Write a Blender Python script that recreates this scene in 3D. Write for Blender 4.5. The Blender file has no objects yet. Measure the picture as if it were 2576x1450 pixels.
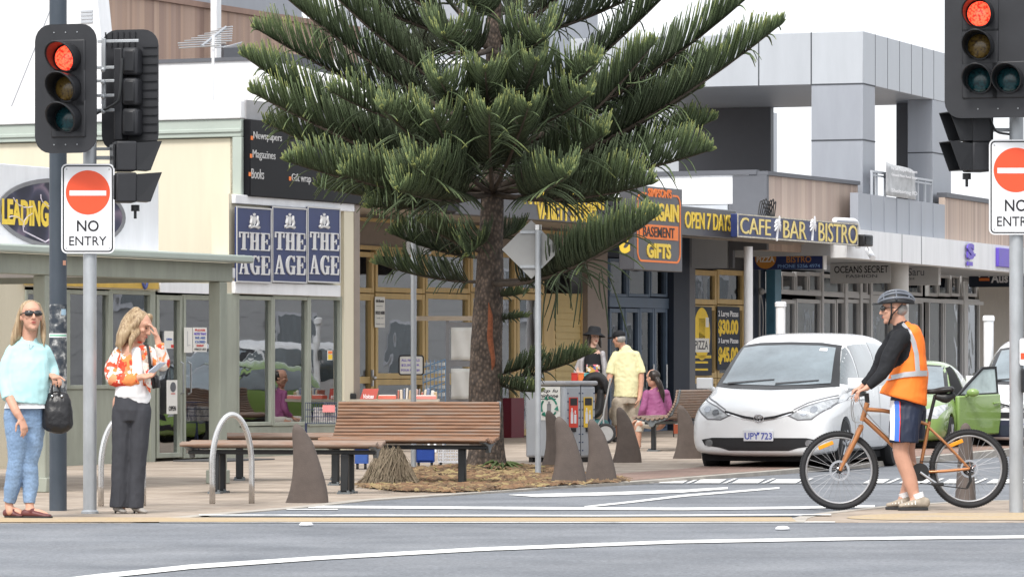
import bpy, bmesh, math, random
from mathutils import Vector, Matrix, noise, geometry
from mathutils.bvhtree import BVHTree
random.seed(7)
SC = bpy.context.scene
COL = SC.collection
PI = math.pi
# ---------------------------------------------------------------- camera
F = 11000.0; CX = 1287.5; HY = 930.0; H = 1.15        # long lens, eye a little over a metre up
cd = bpy.data.cameras.new('camera'); cam = bpy.data.objects.new('camera', cd); COL.objects.link(cam)
cam.location = (0, 0, H); cam.rotation_euler = (math.radians(90), 0, 0)
cd.sensor_width = 36; cd.lens = 36*F/2575; cd.shift_y = (HY-725)/2575
cd.clip_start = 0.5; cd.clip_end = 4000
SC.camera = cam
# ---------------------------------------------------------------- sky and sun (bright overcast)
SUN_EL, SUN_AZ = math.radians(52), math.radians(200)
wd = bpy.data.worlds.new('World'); SC.world = wd; wd.use_nodes = True
nt = wd.node_tree; nt.nodes.clear()
sk = nt.nodes.new('ShaderNodeTexSky'); sk.sky_type = 'NISHITA'; sk.sun_disc = False
sk.sun_elevation = SUN_EL; sk.sun_rotation = SUN_AZ
sk.air_density = 1.0; sk.dust_density = 4.0; sk.ozone_density = 1.0
hs = nt.nodes.new('ShaderNodeHueSaturation'); hs.inputs['Saturation'].default_value = 0.28
mx = nt.nodes.new('ShaderNodeMix'); mx.data_type = 'RGBA'; mx.inputs[0].default_value = 0.55
tcw = nt.nodes.new('ShaderNodeTexCoord'); nzw = nt.nodes.new('ShaderNodeTexNoise'); nzw.inputs['Scale'].default_value = 2.2
crw = nt.nodes.new('ShaderNodeValToRGB')
crw.color_ramp.elements[0].color = (8.2, 8.5, 9.0, 1); crw.color_ramp.elements[1].color = (12.0, 12.2, 12.4, 1)
bgw = nt.nodes.new('ShaderNodeBackground'); bgw.inputs['Strength'].default_value = 0.105
ow = nt.nodes.new('ShaderNodeOutputWorld')
nt.links.new(sk.outputs[0], hs.inputs['Color']); nt.links.new(hs.outputs[0], mx.inputs[6])
nt.links.new(tcw.outputs['Generated'], nzw.inputs['Vector']); nt.links.new(nzw.outputs[0], crw.inputs[0])
nt.links.new(crw.outputs[0], mx.inputs[7]); nt.links.new(mx.outputs[2], bgw.inputs['Color'])
nt.links.new(bgw.outputs[0], ow.inputs[0])
sd = bpy.data.lights.new('sun', 'SUN'); sd.energy = 1.5; sd.angle = math.radians(14); sd.color = (1, .96, .9)
so = bpy.data.objects.new('sun', sd); COL.objects.link(so)
sv = Vector((math.sin(SUN_AZ)*math.cos(SUN_EL), math.cos(SUN_AZ)*math.cos(SUN_EL), math.sin(SUN_EL)))
so.rotation_euler = sv.to_track_quat('Z', 'Y').to_euler(); so.location = (0, 20, 60)
vs = SC.view_settings; vs.view_transform = 'Standard'; vs.look = 'None'; vs.exposure = 0.88; vs.gamma = 1
SC.cycles.max_bounces = 7; SC.cycles.transparent_max_bounces = 10

# ---------------------------------------------------------------- materials
MATS = {}
def mat(name, col, rough=.6, metal=0., var=.12, sc=5., bump=0., bsc=40., spec=.4, coat=0., emit=0., trans=0., stretch=None):
    if name in MATS: return MATS[name]
    m = bpy.data.materials.new(name); m.use_nodes = True; n = m.node_tree; b = n.nodes['Principled BSDF']
    b.inputs['Roughness'].default_value = rough; b.inputs['Metallic'].default_value = metal
    b.inputs['Specular IOR Level'].default_value = spec; b.inputs['Coat Weight'].default_value = coat
    b.inputs['Coat Roughness'].default_value = .06
    b.inputs['Transmission Weight'].default_value = trans
    c = (*col, 1); b.inputs['Base Color'].default_value = c
    tc = n.nodes.new('ShaderNodeTexCoord'); mp = n.nodes.new('ShaderNodeMapping'); n.links.new(tc.outputs['Object'], mp.inputs[0])
    if stretch: mp.inputs['Scale'].default_value = stretch
    if var > 0:
        nz = n.nodes.new('ShaderNodeTexNoise'); nz.inputs['Scale'].default_value = sc; nz.inputs['Detail'].default_value = 5
        nz.inputs['Roughness'].default_value = .65
        n.links.new(mp.outputs[0], nz.inputs['Vector'])
        r = n.nodes.new('ShaderNodeMapRange'); r.inputs[1].default_value = .3; r.inputs[2].default_value = .7
        r.inputs[3].default_value = 1-var; r.inputs[4].default_value = 1+var
        n.links.new(nz.outputs[0], r.inputs[0])
        mm = n.nodes.new('ShaderNodeMix'); mm.data_type = 'RGBA'; mm.blend_type = 'MULTIPLY'; mm.inputs[0].default_value = 1
        mm.inputs[6].default_value = c; n.links.new(r.outputs[0], mm.inputs[7])
        n.links.new(mm.outputs[2], b.inputs['Base Color'])
        r2 = n.nodes.new('ShaderNodeMapRange'); r2.inputs[3].default_value = max(.02, rough-.07); r2.inputs[4].default_value = min(1, rough+.09)
        n.links.new(nz.outputs[0], r2.inputs[0]); n.links.new(r2.outputs[0], b.inputs['Roughness'])
    if bump > 0:
        n2 = n.nodes.new('ShaderNodeTexNoise'); n2.inputs['Scale'].default_value = bsc; n2.inputs['Detail'].default_value = 4
        n.links.new(mp.outputs[0], n2.inputs['Vector'])
        bp = n.nodes.new('ShaderNodeBump'); bp.inputs['Strength'].default_value = bump; bp.inputs['Distance'].default_value = .01
        n.links.new(n2.outputs[0], bp.inputs['Height']); n.links.new(bp.outputs[0], b.inputs['Normal'])
    if emit > 0:
        b.inputs['Emission Color'].default_value = c; b.inputs['Emission Strength'].default_value = emit
    MATS[name] = m; return m

def ramp_mat(name, base, tex, stops, rough=.6, sc=(1, 1, 1), tsc=5., bump=0., const=False, spec=.4, rnd=None, metal=0.):
    """a material whose colour comes from one texture through a ramp"""
    if name in MATS: return MATS[name]
    m = mat(name, base, rough, metal, 0, spec=spec); n = m.node_tree; b = n.nodes['Principled BSDF']
    mp = [x for x in n.nodes if x.type == 'MAPPING'][0]; mp.inputs['Scale'].default_value = sc
    if tex == 'noise':
        t = n.nodes.new('ShaderNodeTexNoise'); t.inputs['Scale'].default_value = tsc; t.inputs['Detail'].default_value = 6; o = t.outputs[0]
    elif tex == 'cell':
        t = n.nodes.new('ShaderNodeTexVoronoi'); t.inputs['Scale'].default_value = tsc; o = t.outputs['Color']
    elif tex == 'dist':
        t = n.nodes.new('ShaderNodeTexVoronoi'); t.inputs['Scale'].default_value = tsc; o = t.outputs['Distance']
    elif tex == 'white':
        t = n.nodes.new('ShaderNodeTexWhiteNoise'); o = t.outputs[0]
        fl = n.nodes.new('ShaderNodeVectorMath'); fl.operation = 'FLOOR'; n.links.new(mp.outputs[0], fl.inputs[0]); n.links.new(fl.outputs[0], t.inputs['Vector'])
    if tex != 'white': n.links.new(mp.outputs[0], t.inputs['Vector'])
    r = n.nodes.new('ShaderNodeValToRGB'); e = r.color_ramp.elements
    if const: r.color_ramp.interpolation = 'CONSTANT'
    while len(e) < len(stops): e.new(.5)
    for i, (p, c) in enumerate(stops): e[i].position = p; e[i].color = (*c, 1)
    n.links.new(o, r.inputs[0]); n.links.new(r.outputs[0], b.inputs['Base Color'])
    if bump > 0:
        bp = n.nodes.new('ShaderNodeBump'); bp.inputs['Strength'].default_value = bump; bp.inputs['Distance'].default_value = .02
        n.links.new(o, bp.inputs['Height']); n.links.new(bp.outputs[0], b.inputs['Normal'])
    return m

def glass_mat(name, tint=(.75, .8, .8), refl=.22, rough=.01):
    m = bpy.data.materials.new(name); m.use_nodes = True; n = m.node_tree; n.nodes.clear()
    o = n.nodes.new('ShaderNodeOutputMaterial'); t = n.nodes.new('ShaderNodeBsdfTransparent'); t.inputs[0].default_value = (*tint, 1)
    g = n.nodes.new('ShaderNodeBsdfGlossy'); g.inputs['Roughness'].default_value = rough; g.inputs['Color'].default_value = (.95, .97, 1, 1)
    tc = n.nodes.new('ShaderNodeTexCoord'); nz = n.nodes.new('ShaderNodeTexNoise'); nz.inputs['Scale'].default_value = 1.3
    bp = n.nodes.new('ShaderNodeBump'); bp.inputs['Strength'].default_value = .06; bp.inputs['Distance'].default_value = .05
    n.links.new(tc.outputs['Object'], nz.inputs['Vector']); n.links.new(nz.outputs[0], bp.inputs['Height']); n.links.new(bp.outputs[0], g.inputs['Normal'])
    fr = n.nodes.new('ShaderNodeFresnel'); fr.inputs[0].default_value = 1.5
    ad = n.nodes.new('ShaderNodeMath'); ad.operation = 'ADD'; ad.inputs[1].default_value = refl; ad.use_clamp = True
    mxs = n.nodes.new('ShaderNodeMixShader')
    n.links.new(fr.outputs[0], ad.inputs[0]); n.links.new(ad.outputs[0], mxs.inputs[0]); n.links.new(t.outputs[0], mxs.inputs[1])
    n.links.new(g.outputs[0], mxs.inputs[2]); n.links.new(mxs.outputs[0], o.inputs[0]); MATS[name] = m; return m

# ---------------------------------------------------------------- frames, things and mesh building
class Fr:
    """a local frame: x along a facade (or to the right), y away from the street side, z up"""
    def __init__(s, o, rz=0.):
        s.o = Vector(o); s.rz = rz; s.x = Vector((math.cos(rz), math.sin(rz), 0)); s.y = Vector((-math.sin(rz), math.cos(rz), 0))
    def w(s, x, y, z): return s.o + s.x*x + s.y*y + Vector((0, 0, z))
    def P(s, px, py, off=0.):
        r = Vector(((px-CX)/F, 1, 0)); D = (s.o.dot(s.y)-off)/r.dot(s.y)
        p = r*D; return ((p-s.o).dot(s.x), H-(py-HY)/F*D-s.o.z)
    def R(s, pxl, pyt, pxr, pyb, off=0.):
        pm = (pxl+pxr)/2
        return s.P(pxl, 0, off)[0], s.P(pxr, 0, off)[0], s.P(pm, pyb, off)[1], s.P(pm, pyt, off)[1]
WORLD = Fr((0, 0, 0))
ORG = {}
def T(name, label, cat, fr=WORLD, at=(0, 0, 0), group=None, kind=None):
    o = bpy.data.objects.new(name, None); COL.objects.link(o); o.empty_display_size = .2
    o.location = fr.w(*at); o.rotation_euler = (0, 0, fr.rz); ORG[o.name] = Vector(at)
    o['label'] = label; o['category'] = cat
    if group: o['group'] = group
    if kind: o['kind'] = kind
    return o
def root_org(p):
    while p.parent: p = p.parent
    return ORG.get(p.name, Vector((0, 0, 0)))
def tag(o, label, cat, group=None, kind=None):
    if label: o['label'] = label
    if cat: o['category'] = cat
    if group: o['group'] = group
    if kind: o['kind'] = kind
    return o
def catmull(pts, n):
    P = [Vector(p) for p in pts]
    if len(P) < 3 or n < 2: return P, [i for i in range(len(P))]
    out = []; idx = []
    for i in range(len(P)-1):
        p0 = P[i-1] if i else P[0]*2-P[1]; p1 = P[i]; p2 = P[i+1]; p3 = P[i+2] if i+2 < len(P) else P[-1]*2-P[-2]
        for k in range(n):
            t = k/n; out.append(.5*((2*p1)+(p2-p0)*t+(2*p0-5*p1+4*p2-p3)*t*t+(3*p1-p0-3*p2+p3)*t**3)); idx.append(i+t)
    out.append(P[-1]); idx.append(len(P)-1.)
    return out, idx
TMP = bpy.data.scenes.new('workbench')                # an empty side scene for evaluating modifiers quickly; removed at the end
def bake(o):
    for c in list(o.users_collection): c.objects.unlink(o)
    TMP.collection.objects.link(o)
    with bpy.context.temp_override(scene=TMP, view_layer=TMP.view_layers[0]):
        dg = bpy.context.evaluated_depsgraph_get(); dg.update(); return bpy.data.meshes.new_from_object(o.evaluated_get(dg))
class MB:
    def __init__(s, fr=None): s.v = []; s.f = []; s.fr = fr        # fr: frame the points are given in, when not the parent's own
    def add(s, vs, fs):
        b = len(s.v); s.v += [Vector(v) for v in vs]; s.f += [tuple(i+b for i in f) for f in fs]; return s
    def box(s, x0, x1, y0, y1, z0, z1, M=None):
        vs = [Vector(p) for p in ((x0,y0,z0),(x1,y0,z0),(x1,y1,z0),(x0,y1,z0),(x0,y0,z1),(x1,y0,z1),(x1,y1,z1),(x0,y1,z1))]
        if M: vs = [M @ v for v in vs]
        return s.add(vs, [(3,2,1,0),(4,5,6,7),(0,1,5,4),(1,2,6,5),(2,3,7,6),(3,0,4,7)])
    def prism(s, pts, y0, y1, M=None):
        """outline in x,z extruded along y"""
        n = len(pts); vs = [Vector((x, y0, z)) for x, z in pts]+[Vector((x, y1, z)) for x, z in pts]
        if M: vs = [M @ v for v in vs]
        return s.add(vs, [tuple(range(n)), tuple(range(2*n-1, n-1, -1))]+[(i, i+n, (i+1) % n+n, (i+1) % n) for i in range(n)])
    def slab(s, pts, z0, z1):
        """outline in x,y extruded along z"""
        n = len(pts); vs = [Vector((x, y, z0)) for x, y in pts]+[Vector((x, y, z1)) for x, y in pts]
        return s.add(vs, [tuple(range(n-1, -1, -1)), tuple(range(n, 2*n))]+[(i, (i+1) % n, (i+1) % n+n, i+n) for i in range(n)])
    def tube(s, pts, r, n=8, sub=1, caps=True, ref=None, closed=False, rcap=False):
        P, ix = catmull(pts, sub)
        rs = r if isinstance(r, list) else [r]*len(pts)
        def rad(t):
            i = min(int(t), len(rs)-2) if len(rs) > 1 else 0; f = t-i
            a = rs[i]; b = rs[min(i+1, len(rs)-1)]
            if not isinstance(a, (list, tuple)): a = (a, a)
            if not isinstance(b, (list, tuple)): b = (b, b)
            f2 = f*f*(3-2*f); return (a[0]+(b[0]-a[0])*f2, a[1]+(b[1]-a[1])*f2)
        m = len(P); rings = []; prev = None
        if rcap:
            t0 = (P[0]-P[1]).normalized(); t1 = (P[-1]-P[-2]).normalized(); r0 = rad(0); r1 = rad(len(rs)-1)
            m0 = min(r0); m1 = min(r1)
            R = [rad(t) for t in ix]
            k = lambda r, c: (r[0]*c, r[1]*c)
            P = [P[0]+t0*m0*.95, P[0]+t0*m0*.75, P[0]+t0*m0*.4]+P; R = [k(r0, .3), k(r0, .66), k(r0, .91)]+R
            if rcap != 2: P = P+[P[-1]+t1*m1*.4, P[-1]+t1*m1*.75, P[-1]+t1*m1*.95]; R = R+[k(r1, .91), k(r1, .66), k(r1, .3)]     # 2: round start, flat hem
            m = len(P)
        else: R = [rad(t) for t in ix]
        for i in range(m):
            if closed: t = P[(i+1) % m]-P[i-1]
            else: t = P[min(i+1, m-1)]-P[max(i-1, 0)]
            if t.length < 1e-9: t = Vector((0, 0, 1))
            t.normalize()
            q = Vector(ref) if ref is not None else (prev if prev is not None else (Vector((0, 0, 1)) if abs(t.z) < .9 else Vector((1, 0, 0))))
            u = q-t*q.dot(t)
            if u.length < 1e-4: u = Vector((0, 1, 0))-t*t.y
            u.normalize(); prev = u; w = t.cross(u); rings.append((P[i], u, w, R[i]))
        b = len(s.v)
        for p, u, w, (a, c) in rings:
            for k in range(n):
                an = 2*PI*k/n; s.v.append(p+u*(math.cos(an)*a)+w*(math.sin(an)*c))
        for i in range(m if closed else m-1):
            j = (i+1) % m
            for k in range(n): s.f.append((b+i*n+k, b+i*n+(k+1) % n, b+j*n+(k+1) % n, b+j*n+k))
        if caps and not closed:
            s.f.append(tuple(b+k for k in range(n-1, -1, -1))); s.f.append(tuple(b+(m-1)*n+k for k in range(n)))
        return s
    def ball(s, c, r, n=12, M=None, sq=1.):
        rr = r if isinstance(r, (list, tuple)) else (r, r, r); b = []; fs = []; c = Vector(c)
        for i in range(1, n):
            ph = PI*i/n
            for k in range(2*n):
                th = PI*k/n; d = Vector((math.sin(ph)*math.cos(th)*rr[0], math.sin(ph)*math.sin(th)*rr[1], math.cos(ph)*rr[2]))
                b.append(c+(M @ d if M else d))
        d = Vector((0, 0, rr[2])); d = M @ d if M else d
        b += [c+d, c-d]; q = 2*n
        for i in range(n-2):
            for k in range(q): fs.append((i*q+k, (i+1)*q+k, (i+1)*q+(k+1) % q, i*q+(k+1) % q))
        for k in range(q): fs.append(((n-1)*q, k, (k+1) % q)); fs.append(((n-1)*q+1, (n-2)*q+(k+1) % q, (n-2)*q+k))
        return s.add(b, fs)
    def lathe(s, prof, n=20, M=None):
        b = []; fs = []
        for r, z in prof:
            for k in range(n):
                v = Vector((r*math.cos(2*PI*k/n), r*math.sin(2*PI*k/n), z)); b.append(M @ v if M else v)
        m = len(prof)
        for i in range(m-1):
            for k in range(n): fs.append((i*n+k, i*n+(k+1) % n, (i+1)*n+(k+1) % n, (i+1)*n+k))
        fs.append(tuple(range(n-1, -1, -1))); fs.append(tuple((m-1)*n+k for k in range(n)))
        return s.add(b, fs)
    def grid(s, fn, nu, nv, wrap=False):
        vs = [fn(i/(nu-1), j/(nv-1)) for i in range(nu) for j in range(nv)]
        return s.add(vs, [(i*nv+j, (i+1)*nv+j, (i+1)*nv+j+1, i*nv+j+1) for i in range(nu-1) for j in range(nv-1)])
    def xf(s, M): s.v = [M @ v for v in s.v]; return s
    def mesh(s, name, org=Vector((0, 0, 0))):
        me = bpy.data.meshes.new(name); me.from_pydata([v-org for v in s.v], [], s.f); me.update(); return me
    def build(s, name, m, parent=None, smooth=35, bevel=0., solid=0., recalc=True):
        if s.fr and parent:
            r = parent
            while r.parent: r = r.parent
            R_ = Matrix.Rotation(-r.rotation_euler.z, 3, 'Z'); og = root_org(parent); s.v = [R_ @ (s.fr.w(*v)-r.location)+og for v in s.v]
        org = root_org(parent) if parent else Vector((0, 0, 0)); me = s.mesh(name, org)
        if recalc:
            bm = bmesh.new(); bm.from_mesh(me); bmesh.ops.recalc_face_normals(bm, faces=bm.faces); bm.to_mesh(me); bm.free()
        return link(name, me, m, parent, smooth, bevel, solid)
def link(name, me, m, parent=None, smooth=35, bevel=0., solid=0.):
    if m and not me.materials: me.materials.append(m)
    if smooth:
        me.polygons.foreach_set('use_smooth', [True]*len(me.polygons))
        if smooth < 180: me.set_sharp_from_angle(angle=math.radians(smooth))
    o = bpy.data.objects.new(name, me); COL.objects.link(o); o.parent = parent
    if solid:
        q = o.modifiers.new('solid', 'SOLIDIFY'); q.thickness = solid; q.offset = 0
    if bevel:
        q = o.modifiers.new('bevel', 'BEVEL'); q.width = bevel; q.segments = 2; q.limit_method = 'ANGLE'; q.angle_limit = math.radians(40)
    return o
def kids(o): return [c for c in o.children]
def dup(o, loc=None, rz=None, label=None, parent=None):
    c = o.copy(); COL.objects.link(c); c.parent = parent
    if o.name in ORG: ORG[c.name] = ORG[o.name].copy()
    if loc is not None: c.location = loc
    if rz is not None: c.rotation_euler = (0, 0, rz)
    if label: c['label'] = label
    for k in list(o.children): dup(k, parent=c)
    return c
def text_mesh(txt, x0, x1, z0, z1, y, th=.006, bold=0., keep=False, space=1., shear=0., M=None):
    cu = bpy.data.curves.new('lettering', 'FONT'); cu.body = txt; cu.size = 1; cu.offset = bold; cu.space_character = space; cu.shear = shear
    cu.extrude = 0.0; cu.align_x = 'CENTER'; cu.resolution_u = 3
    ob = bpy.data.objects.new('lettering', cu); me = bake(ob)
    bpy.data.objects.remove(ob); bpy.data.curves.remove(cu)
    vs = [v.co.copy() for v in me.vertices]; fs = [tuple(p.vertices) for p in me.polygons]; bpy.data.meshes.remove(me)
    ax = min(v.x for v in vs); bx = max(v.x for v in vs); az = min(v.y for v in vs); bz = max(v.y for v in vs)
    kz = (z1-z0)/(bz-az); kx = (x1-x0)/(bx-ax)
    if keep: kx = min(kx, kz); xo = (x0+x1)/2-kx*(bx-ax)/2
    else: xo = x0
    q = MB(); n = len(vs)
    fv = [Vector((xo+(v.x-ax)*kx, y-th, z0+(v.y-az)*kz)) for v in vs]
    bv = [Vector((v.x, y, v.z)) for v in fv]
    ed = {}
    for f in fs:
        for i in range(len(f)):
            e = (f[i], f[(i+1) % len(f)]); ed[e] = 1
    side = [(a, b, b+n, a+n) for (a, b) in ed if (b, a) not in ed]
    q.add(fv+bv, fs+side)
    if M: q.xf(M)
    return q
def lettering(parent, txt, x0, x1, z0, z1, y, m, name='lettering', **k):
    return text_mesh(txt, x0, x1, z0, z1, y, **k).build(name, m, parent, smooth=0, recalc=False)
def rrect(x0, x1, z0, z1, r, n=5):
    o = []
    for cx, cz, a in ((x1-r, z1-r, 0), (x0+r, z1-r, 90), (x0+r, z0+r, 180), (x1-r, z0+r, 270)):
        for k in range(n+1):
            t = math.radians(a+90*k/n); o.append((cx+r*math.cos(t), cz+r*math.sin(t)))
    return o
def ellipse(cx, cz, rx, rz, n=32): return [(cx+rx*math.cos(2*PI*k/n), cz+rz*math.sin(2*PI*k/n)) for k in range(n)]
def ring(mb, outer, inner, y0, y1):
    """a flat frame between two outlines with equal point counts"""
    n = len(outer); vs = [(x, y0, z) for x, z in outer]+[(x, y0, z) for x, z in inner]+[(x, y1, z) for x, z in outer]+[(x, y1, z) for x, z in inner]
    fs = []
    for i in range(n):
        j = (i+1) % n; fs += [(i, j, n+j, n+i), (2*n+j, 2*n+i, 3*n+i, 3*n+j), (j, i, 2*n+i, 2*n+j), (n+i, n+j, 3*n+j, 3*n+i)]
    return mb.add(vs, fs)
# ---------------------------------------------------------------- ground heights
def zf(Y): return 0. if Y < 50 else .005*(Y-50)                    # footpath, rising gently to the shops
def zr(Y): return -.004 if Y < 38 else (-.004-.038*min(1, (Y-38)/12))  # road, dropping below the kerb
def hit(px, py, zz=zf):
    a, b = 5., 600.
    for _ in range(60):
        D = (a+b)/2
        if H-(py-HY)/F*D-zz(D) > 0: a = D
        else: b = D
    return Vector(((px-CX)/F*D, D, zz(D)))
def base(px, py, zz=zf): return Fr(hit(px, py, zz))
# ---------------------------------------------------------------- ground
M_asph = ramp_mat('asphalt', (.13,.14,.155), 'noise', [(.3,(.135,.145,.162)),(.5,(.17,.18,.198)),(.72,(.205,.215,.232))], rough=.85, tsc=1.1, spec=.25)
def speckle(m, sc, lo, hi):
    n = m.node_tree; b = n.nodes['Principled BSDF']; l = b.inputs['Base Color'].links[0]; src = l.from_socket
    tc = [x for x in n.nodes if x.type == 'TEX_COORD'][0]
    t = n.nodes.new('ShaderNodeTexNoise'); t.inputs['Scale'].default_value = sc; t.inputs['Detail'].default_value = 3; n.links.new(tc.outputs['Object'], t.inputs['Vector'])
    r = n.nodes.new('ShaderNodeMapRange'); r.inputs[1].default_value = .3; r.inputs[2].default_value = .7; r.inputs[3].default_value = lo; r.inputs[4].default_value = hi
    mm = n.nodes.new('ShaderNodeMix'); mm.data_type = 'RGBA'; mm.blend_type = 'MULTIPLY'; mm.inputs[0].default_value = 1
    n.links.new(t.outputs[0], r.inputs[0]); n.links.new(src, mm.inputs[6]); n.links.new(r.outputs[0], mm.inputs[7]); n.links.new(mm.outputs[2], b.inputs['Base Color'])
    return m
speckle(M_asph, 28, .78, 1.22)
speckle(M_asph, 95, .78, 1.24); speckle(M_asph, .45, .86, 1.12)
A1 = math.atan((6394-CX)/F); RZ1 = PI/2-A1           # the street of shops runs away to the right
A2 = math.atan((5315-CX)/F); RZ2 = PI/2-A2           # the grey modern building
def brick_mat(name, c1, c2, cm, sx, sy, rot):
    m = mat(name, c1, .85, 0, 0, spec=.2); n = m.node_tree; b = n.nodes['Principled BSDF']
    mp = [x for x in n.nodes if x.type == 'MAPPING'][0]; mp.inputs['Rotation'].default_value = (0, 0, rot)
    t = n.nodes.new('ShaderNodeTexBrick'); t.inputs['Color1'].default_value = (*c1, 1); t.inputs['Color2'].default_value = (*c2, 1); t.inputs['Mortar'].default_value = (*cm, 1)
    t.inputs['Scale'].default_value = 1; t.inputs['Brick Width'].default_value = sx; t.inputs['Row Height'].default_value = sy; t.inputs['Mortar Size'].default_value = .012
    n.links.new(mp.outputs[0], t.inputs['Vector']); n.links.new(t.outputs[0], b.inputs['Base Color'])
    return speckle(m, 1.6, .78, 1.2)
M_pave = brick_mat('tan_paver', (.385,.325,.27), (.33,.272,.22), (.26,.215,.178), .46, .23, .4)
M_pink = brick_mat('pink_paver', (.30,.205,.17), (.25,.165,.14), (.2,.15,.12), .23, .115, .4)
def area(name, m, px=None, xy=None, zz=zf, dz=0., depth=0., step=0):
    pts = [Vector(p) for p in xy] if xy else [hit(*p, zz).to_2d() for p in px]
    pts = [Vector((p[0], p[1])) for p in pts]
    if step:
        q = []
        for i in range(len(pts)):
            a, b = pts[i], pts[(i+1) % len(pts)]; k = max(1, int(abs(a.y-b.y)/step))
            for j in range(k): q.append(a+(b-a)*j/k)
        pts = q
    n = len(pts); vs, ed, fs, *_ = geometry.delaunay_2d_cdt(pts, [(i, (i+1) % n) for i in range(n)], [], 1, 1e-5)
    mb = MB(); k = len(vs)
    mb.v = [Vector((v.x, v.y, zz(v.y)+dz)) for v in vs]; mb.f = [tuple(f) for f in fs]
    if depth:
        mb.v += [Vector((v.x, v.y, zz(v.y)+dz-depth)) for v in vs]
        cnt = {}
        for f in fs:
            for i in range(len(f)): cnt[(f[i], f[(i+1) % len(f)])] = 1
        mb.f += [(a, b, b+k, a+k) for a, b in cnt if (b, a) not in cnt]
    o = mb.build(name, m, None, smooth=0); o['kind'] = 'structure'; return o
area('road', M_asph, xy=[(-60,4),(60,4),(60,38),(60,50),(60,300),(-60,300),(-60,50),(-60,38)], zz=zr)
gr = MB(); gr.add([(-900,-300,-.5),(900,-300,-.5),(900,2200,-.5),(-900,2200,-.5)], [(0,1,2,3)])
go = gr.build('ground', mat('far_ground', (.16,.16,.14), .9), None, smooth=0); go['kind'] = 'structure'
kerbpx = [(330,1305.5),(429,1303),(529,1293),(640,1284),(760,1274),(910,1257),(1073,1246),(1200,1237),(1305,1230),(1390,1222),(1553,1213)]
kerb = [hit(*p).to_2d() for p in kerbpx]
sdir = Vector((math.sin(.345), math.cos(.345)))
far = [kerb[-1]+sdir*t for t in (3, 6, 12, 30, 120)]
leftpts = [Vector((-40, 33.0)), hit(-300,1313.5).to_2d(), hit(330,1313).to_2d(), hit(420,1309).to_2d()]+kerb[1:]+far+[Vector((-40, far[-1].y))]
area('footpath', M_pave, xy=leftpts, depth=.16, step=8)
# right-hand corner the cyclist stands on
isl = [(2003,1312),(2012,1303),(2040,1295),(2110,1286),(2250,1271),(2400,1262),(2575,1256),(2900,1249),(3300,1240),(3300,1312)]
islp = [hit(*p).to_2d() for p in isl]
area('footpath_corner', M_pave, xy=islp, depth=.1)
M_kerb = mat('kerb_concrete', (.38,.35,.31), .8, var=.2, sc=3)
def strip(name, pts, w, m, zz, dz, depth=0.):
    L = []; R = []
    for i, p in enumerate(pts):
        t = (pts[min(i+1, len(pts)-1)]-pts[max(i-1, 0)]).normalized(); nn = Vector((t.y, -t.x)); L.append(p-nn*w/2); R.append(p+nn*w/2)
    return area(name, m, xy=L+R[::-1], zz=zz, dz=dz, depth=depth)
strip('kerb', kerb[1:]+far, .16, M_kerb, zf, .004, .14)
strip('kerb', islp[:9], .12, M_kerb, zf, .004, .1)
# pink paving along the side street
edge = [kerb[-1]+Vector((-.12, .1))]+[p+Vector((-.12, 0)) for p in far[:4]]
perp = Vector((-sdir.y, sdir.x))
area('paving_band', M_pink, xy=edge+[p+perp*1.1 for p in edge[::-1]], dz=.004)
M_och = speckle(ramp_mat('ochre_paint', (.5,.3,.1), 'noise', [(.35,(.40,.32,.225)),(.6,(.43,.32,.185)),(.8,(.38,.31,.23))], rough=.8, tsc=2.5), 30, .85, 1.12)
M_line = speckle(ramp_mat('road_paint', (.7,.7,.68), 'noise', [(.3,(.42,.43,.43)),(.45,(.74,.74,.73)),(.8,(.82,.82,.80))], rough=.7, tsc=5), 40, .85, 1.1)
def zc(Y): return max(zf(Y), zr(Y)) if Y < 38 else zr(Y)
area('ochre_band', M_och, px=[(-60,1299.5),(330,1300.5),(900,1301),(1500,1301),(1990,1300),(2003,1310.5),(1000,1311),(330,1312),(-60,1312.5)], zz=lambda Y: .002, dz=.003)
M_och2 = speckle(ramp_mat('worn_ochre', (.42,.33,.22), 'noise', [(.3,(.385,.32,.25)),(.55,(.43,.33,.20)),(.75,(.39,.325,.26))], rough=.85, tsc=2), 30, .85, 1.12)
area('ochre_band', M_och2, px=[(2128,1301),(2145,1297.5),(2190,1293.5),(2260,1291),(2390,1289.5),(2550,1289),(2730,1290),(2730,1307),(2390,1308),(2260,1307.5),(2180,1306),(2140,1304)], dz=.004)
def line(px, th=None, zz=zr, dz=.006):
    top = [(x, y-h/2) for x, y, h in px]; bot = [(x, y+h/2) for x, y, h in px]
    o = area('lane_line', M_line, px=top+bot[::-1], zz=zz, dz=dz); return o
line([(150,1462,13),(250,1450,12),(480,1426,11),(800,1404,9.5),(1200,1382,9),(1700,1363,8),(2150,1355,7.5),(2700,1349,7)])
line([(775,1274.5,6),(1000,1276,6.5),(1300,1278,6.5),(1717,1280,6.5),(2000,1277,6),(2200,1273,5)])
line([(720,1281,2),(850,1281,2.2)])
line([(500,1297,2),(900,1297.5,2.4),(1500,1298.5,2.8),(2090,1296,2.4)], zz=zf, dz=.012)
line([(400,1313.5,1.6),(1000,1313.6,2),(1500,1313.6,2.2),(2100,1313,2)])
line([(1280,1244.5,.8),(1350,1246,8),(1500,1242.5,8),(1717,1235,7.5),(1830,1227.5,5)])
line([(1470,1275,4),(1600,1261,4.5),(1717,1247,5),(1960,1227,4)])
def para(x0, x1, y0, y1, sh):
    area('speed_hump_marking', M_line, px=[(x0,y1),(x1,y1),(x1+sh,y0),(x0+sh,y0)], zz=zr, dz=.008)
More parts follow.
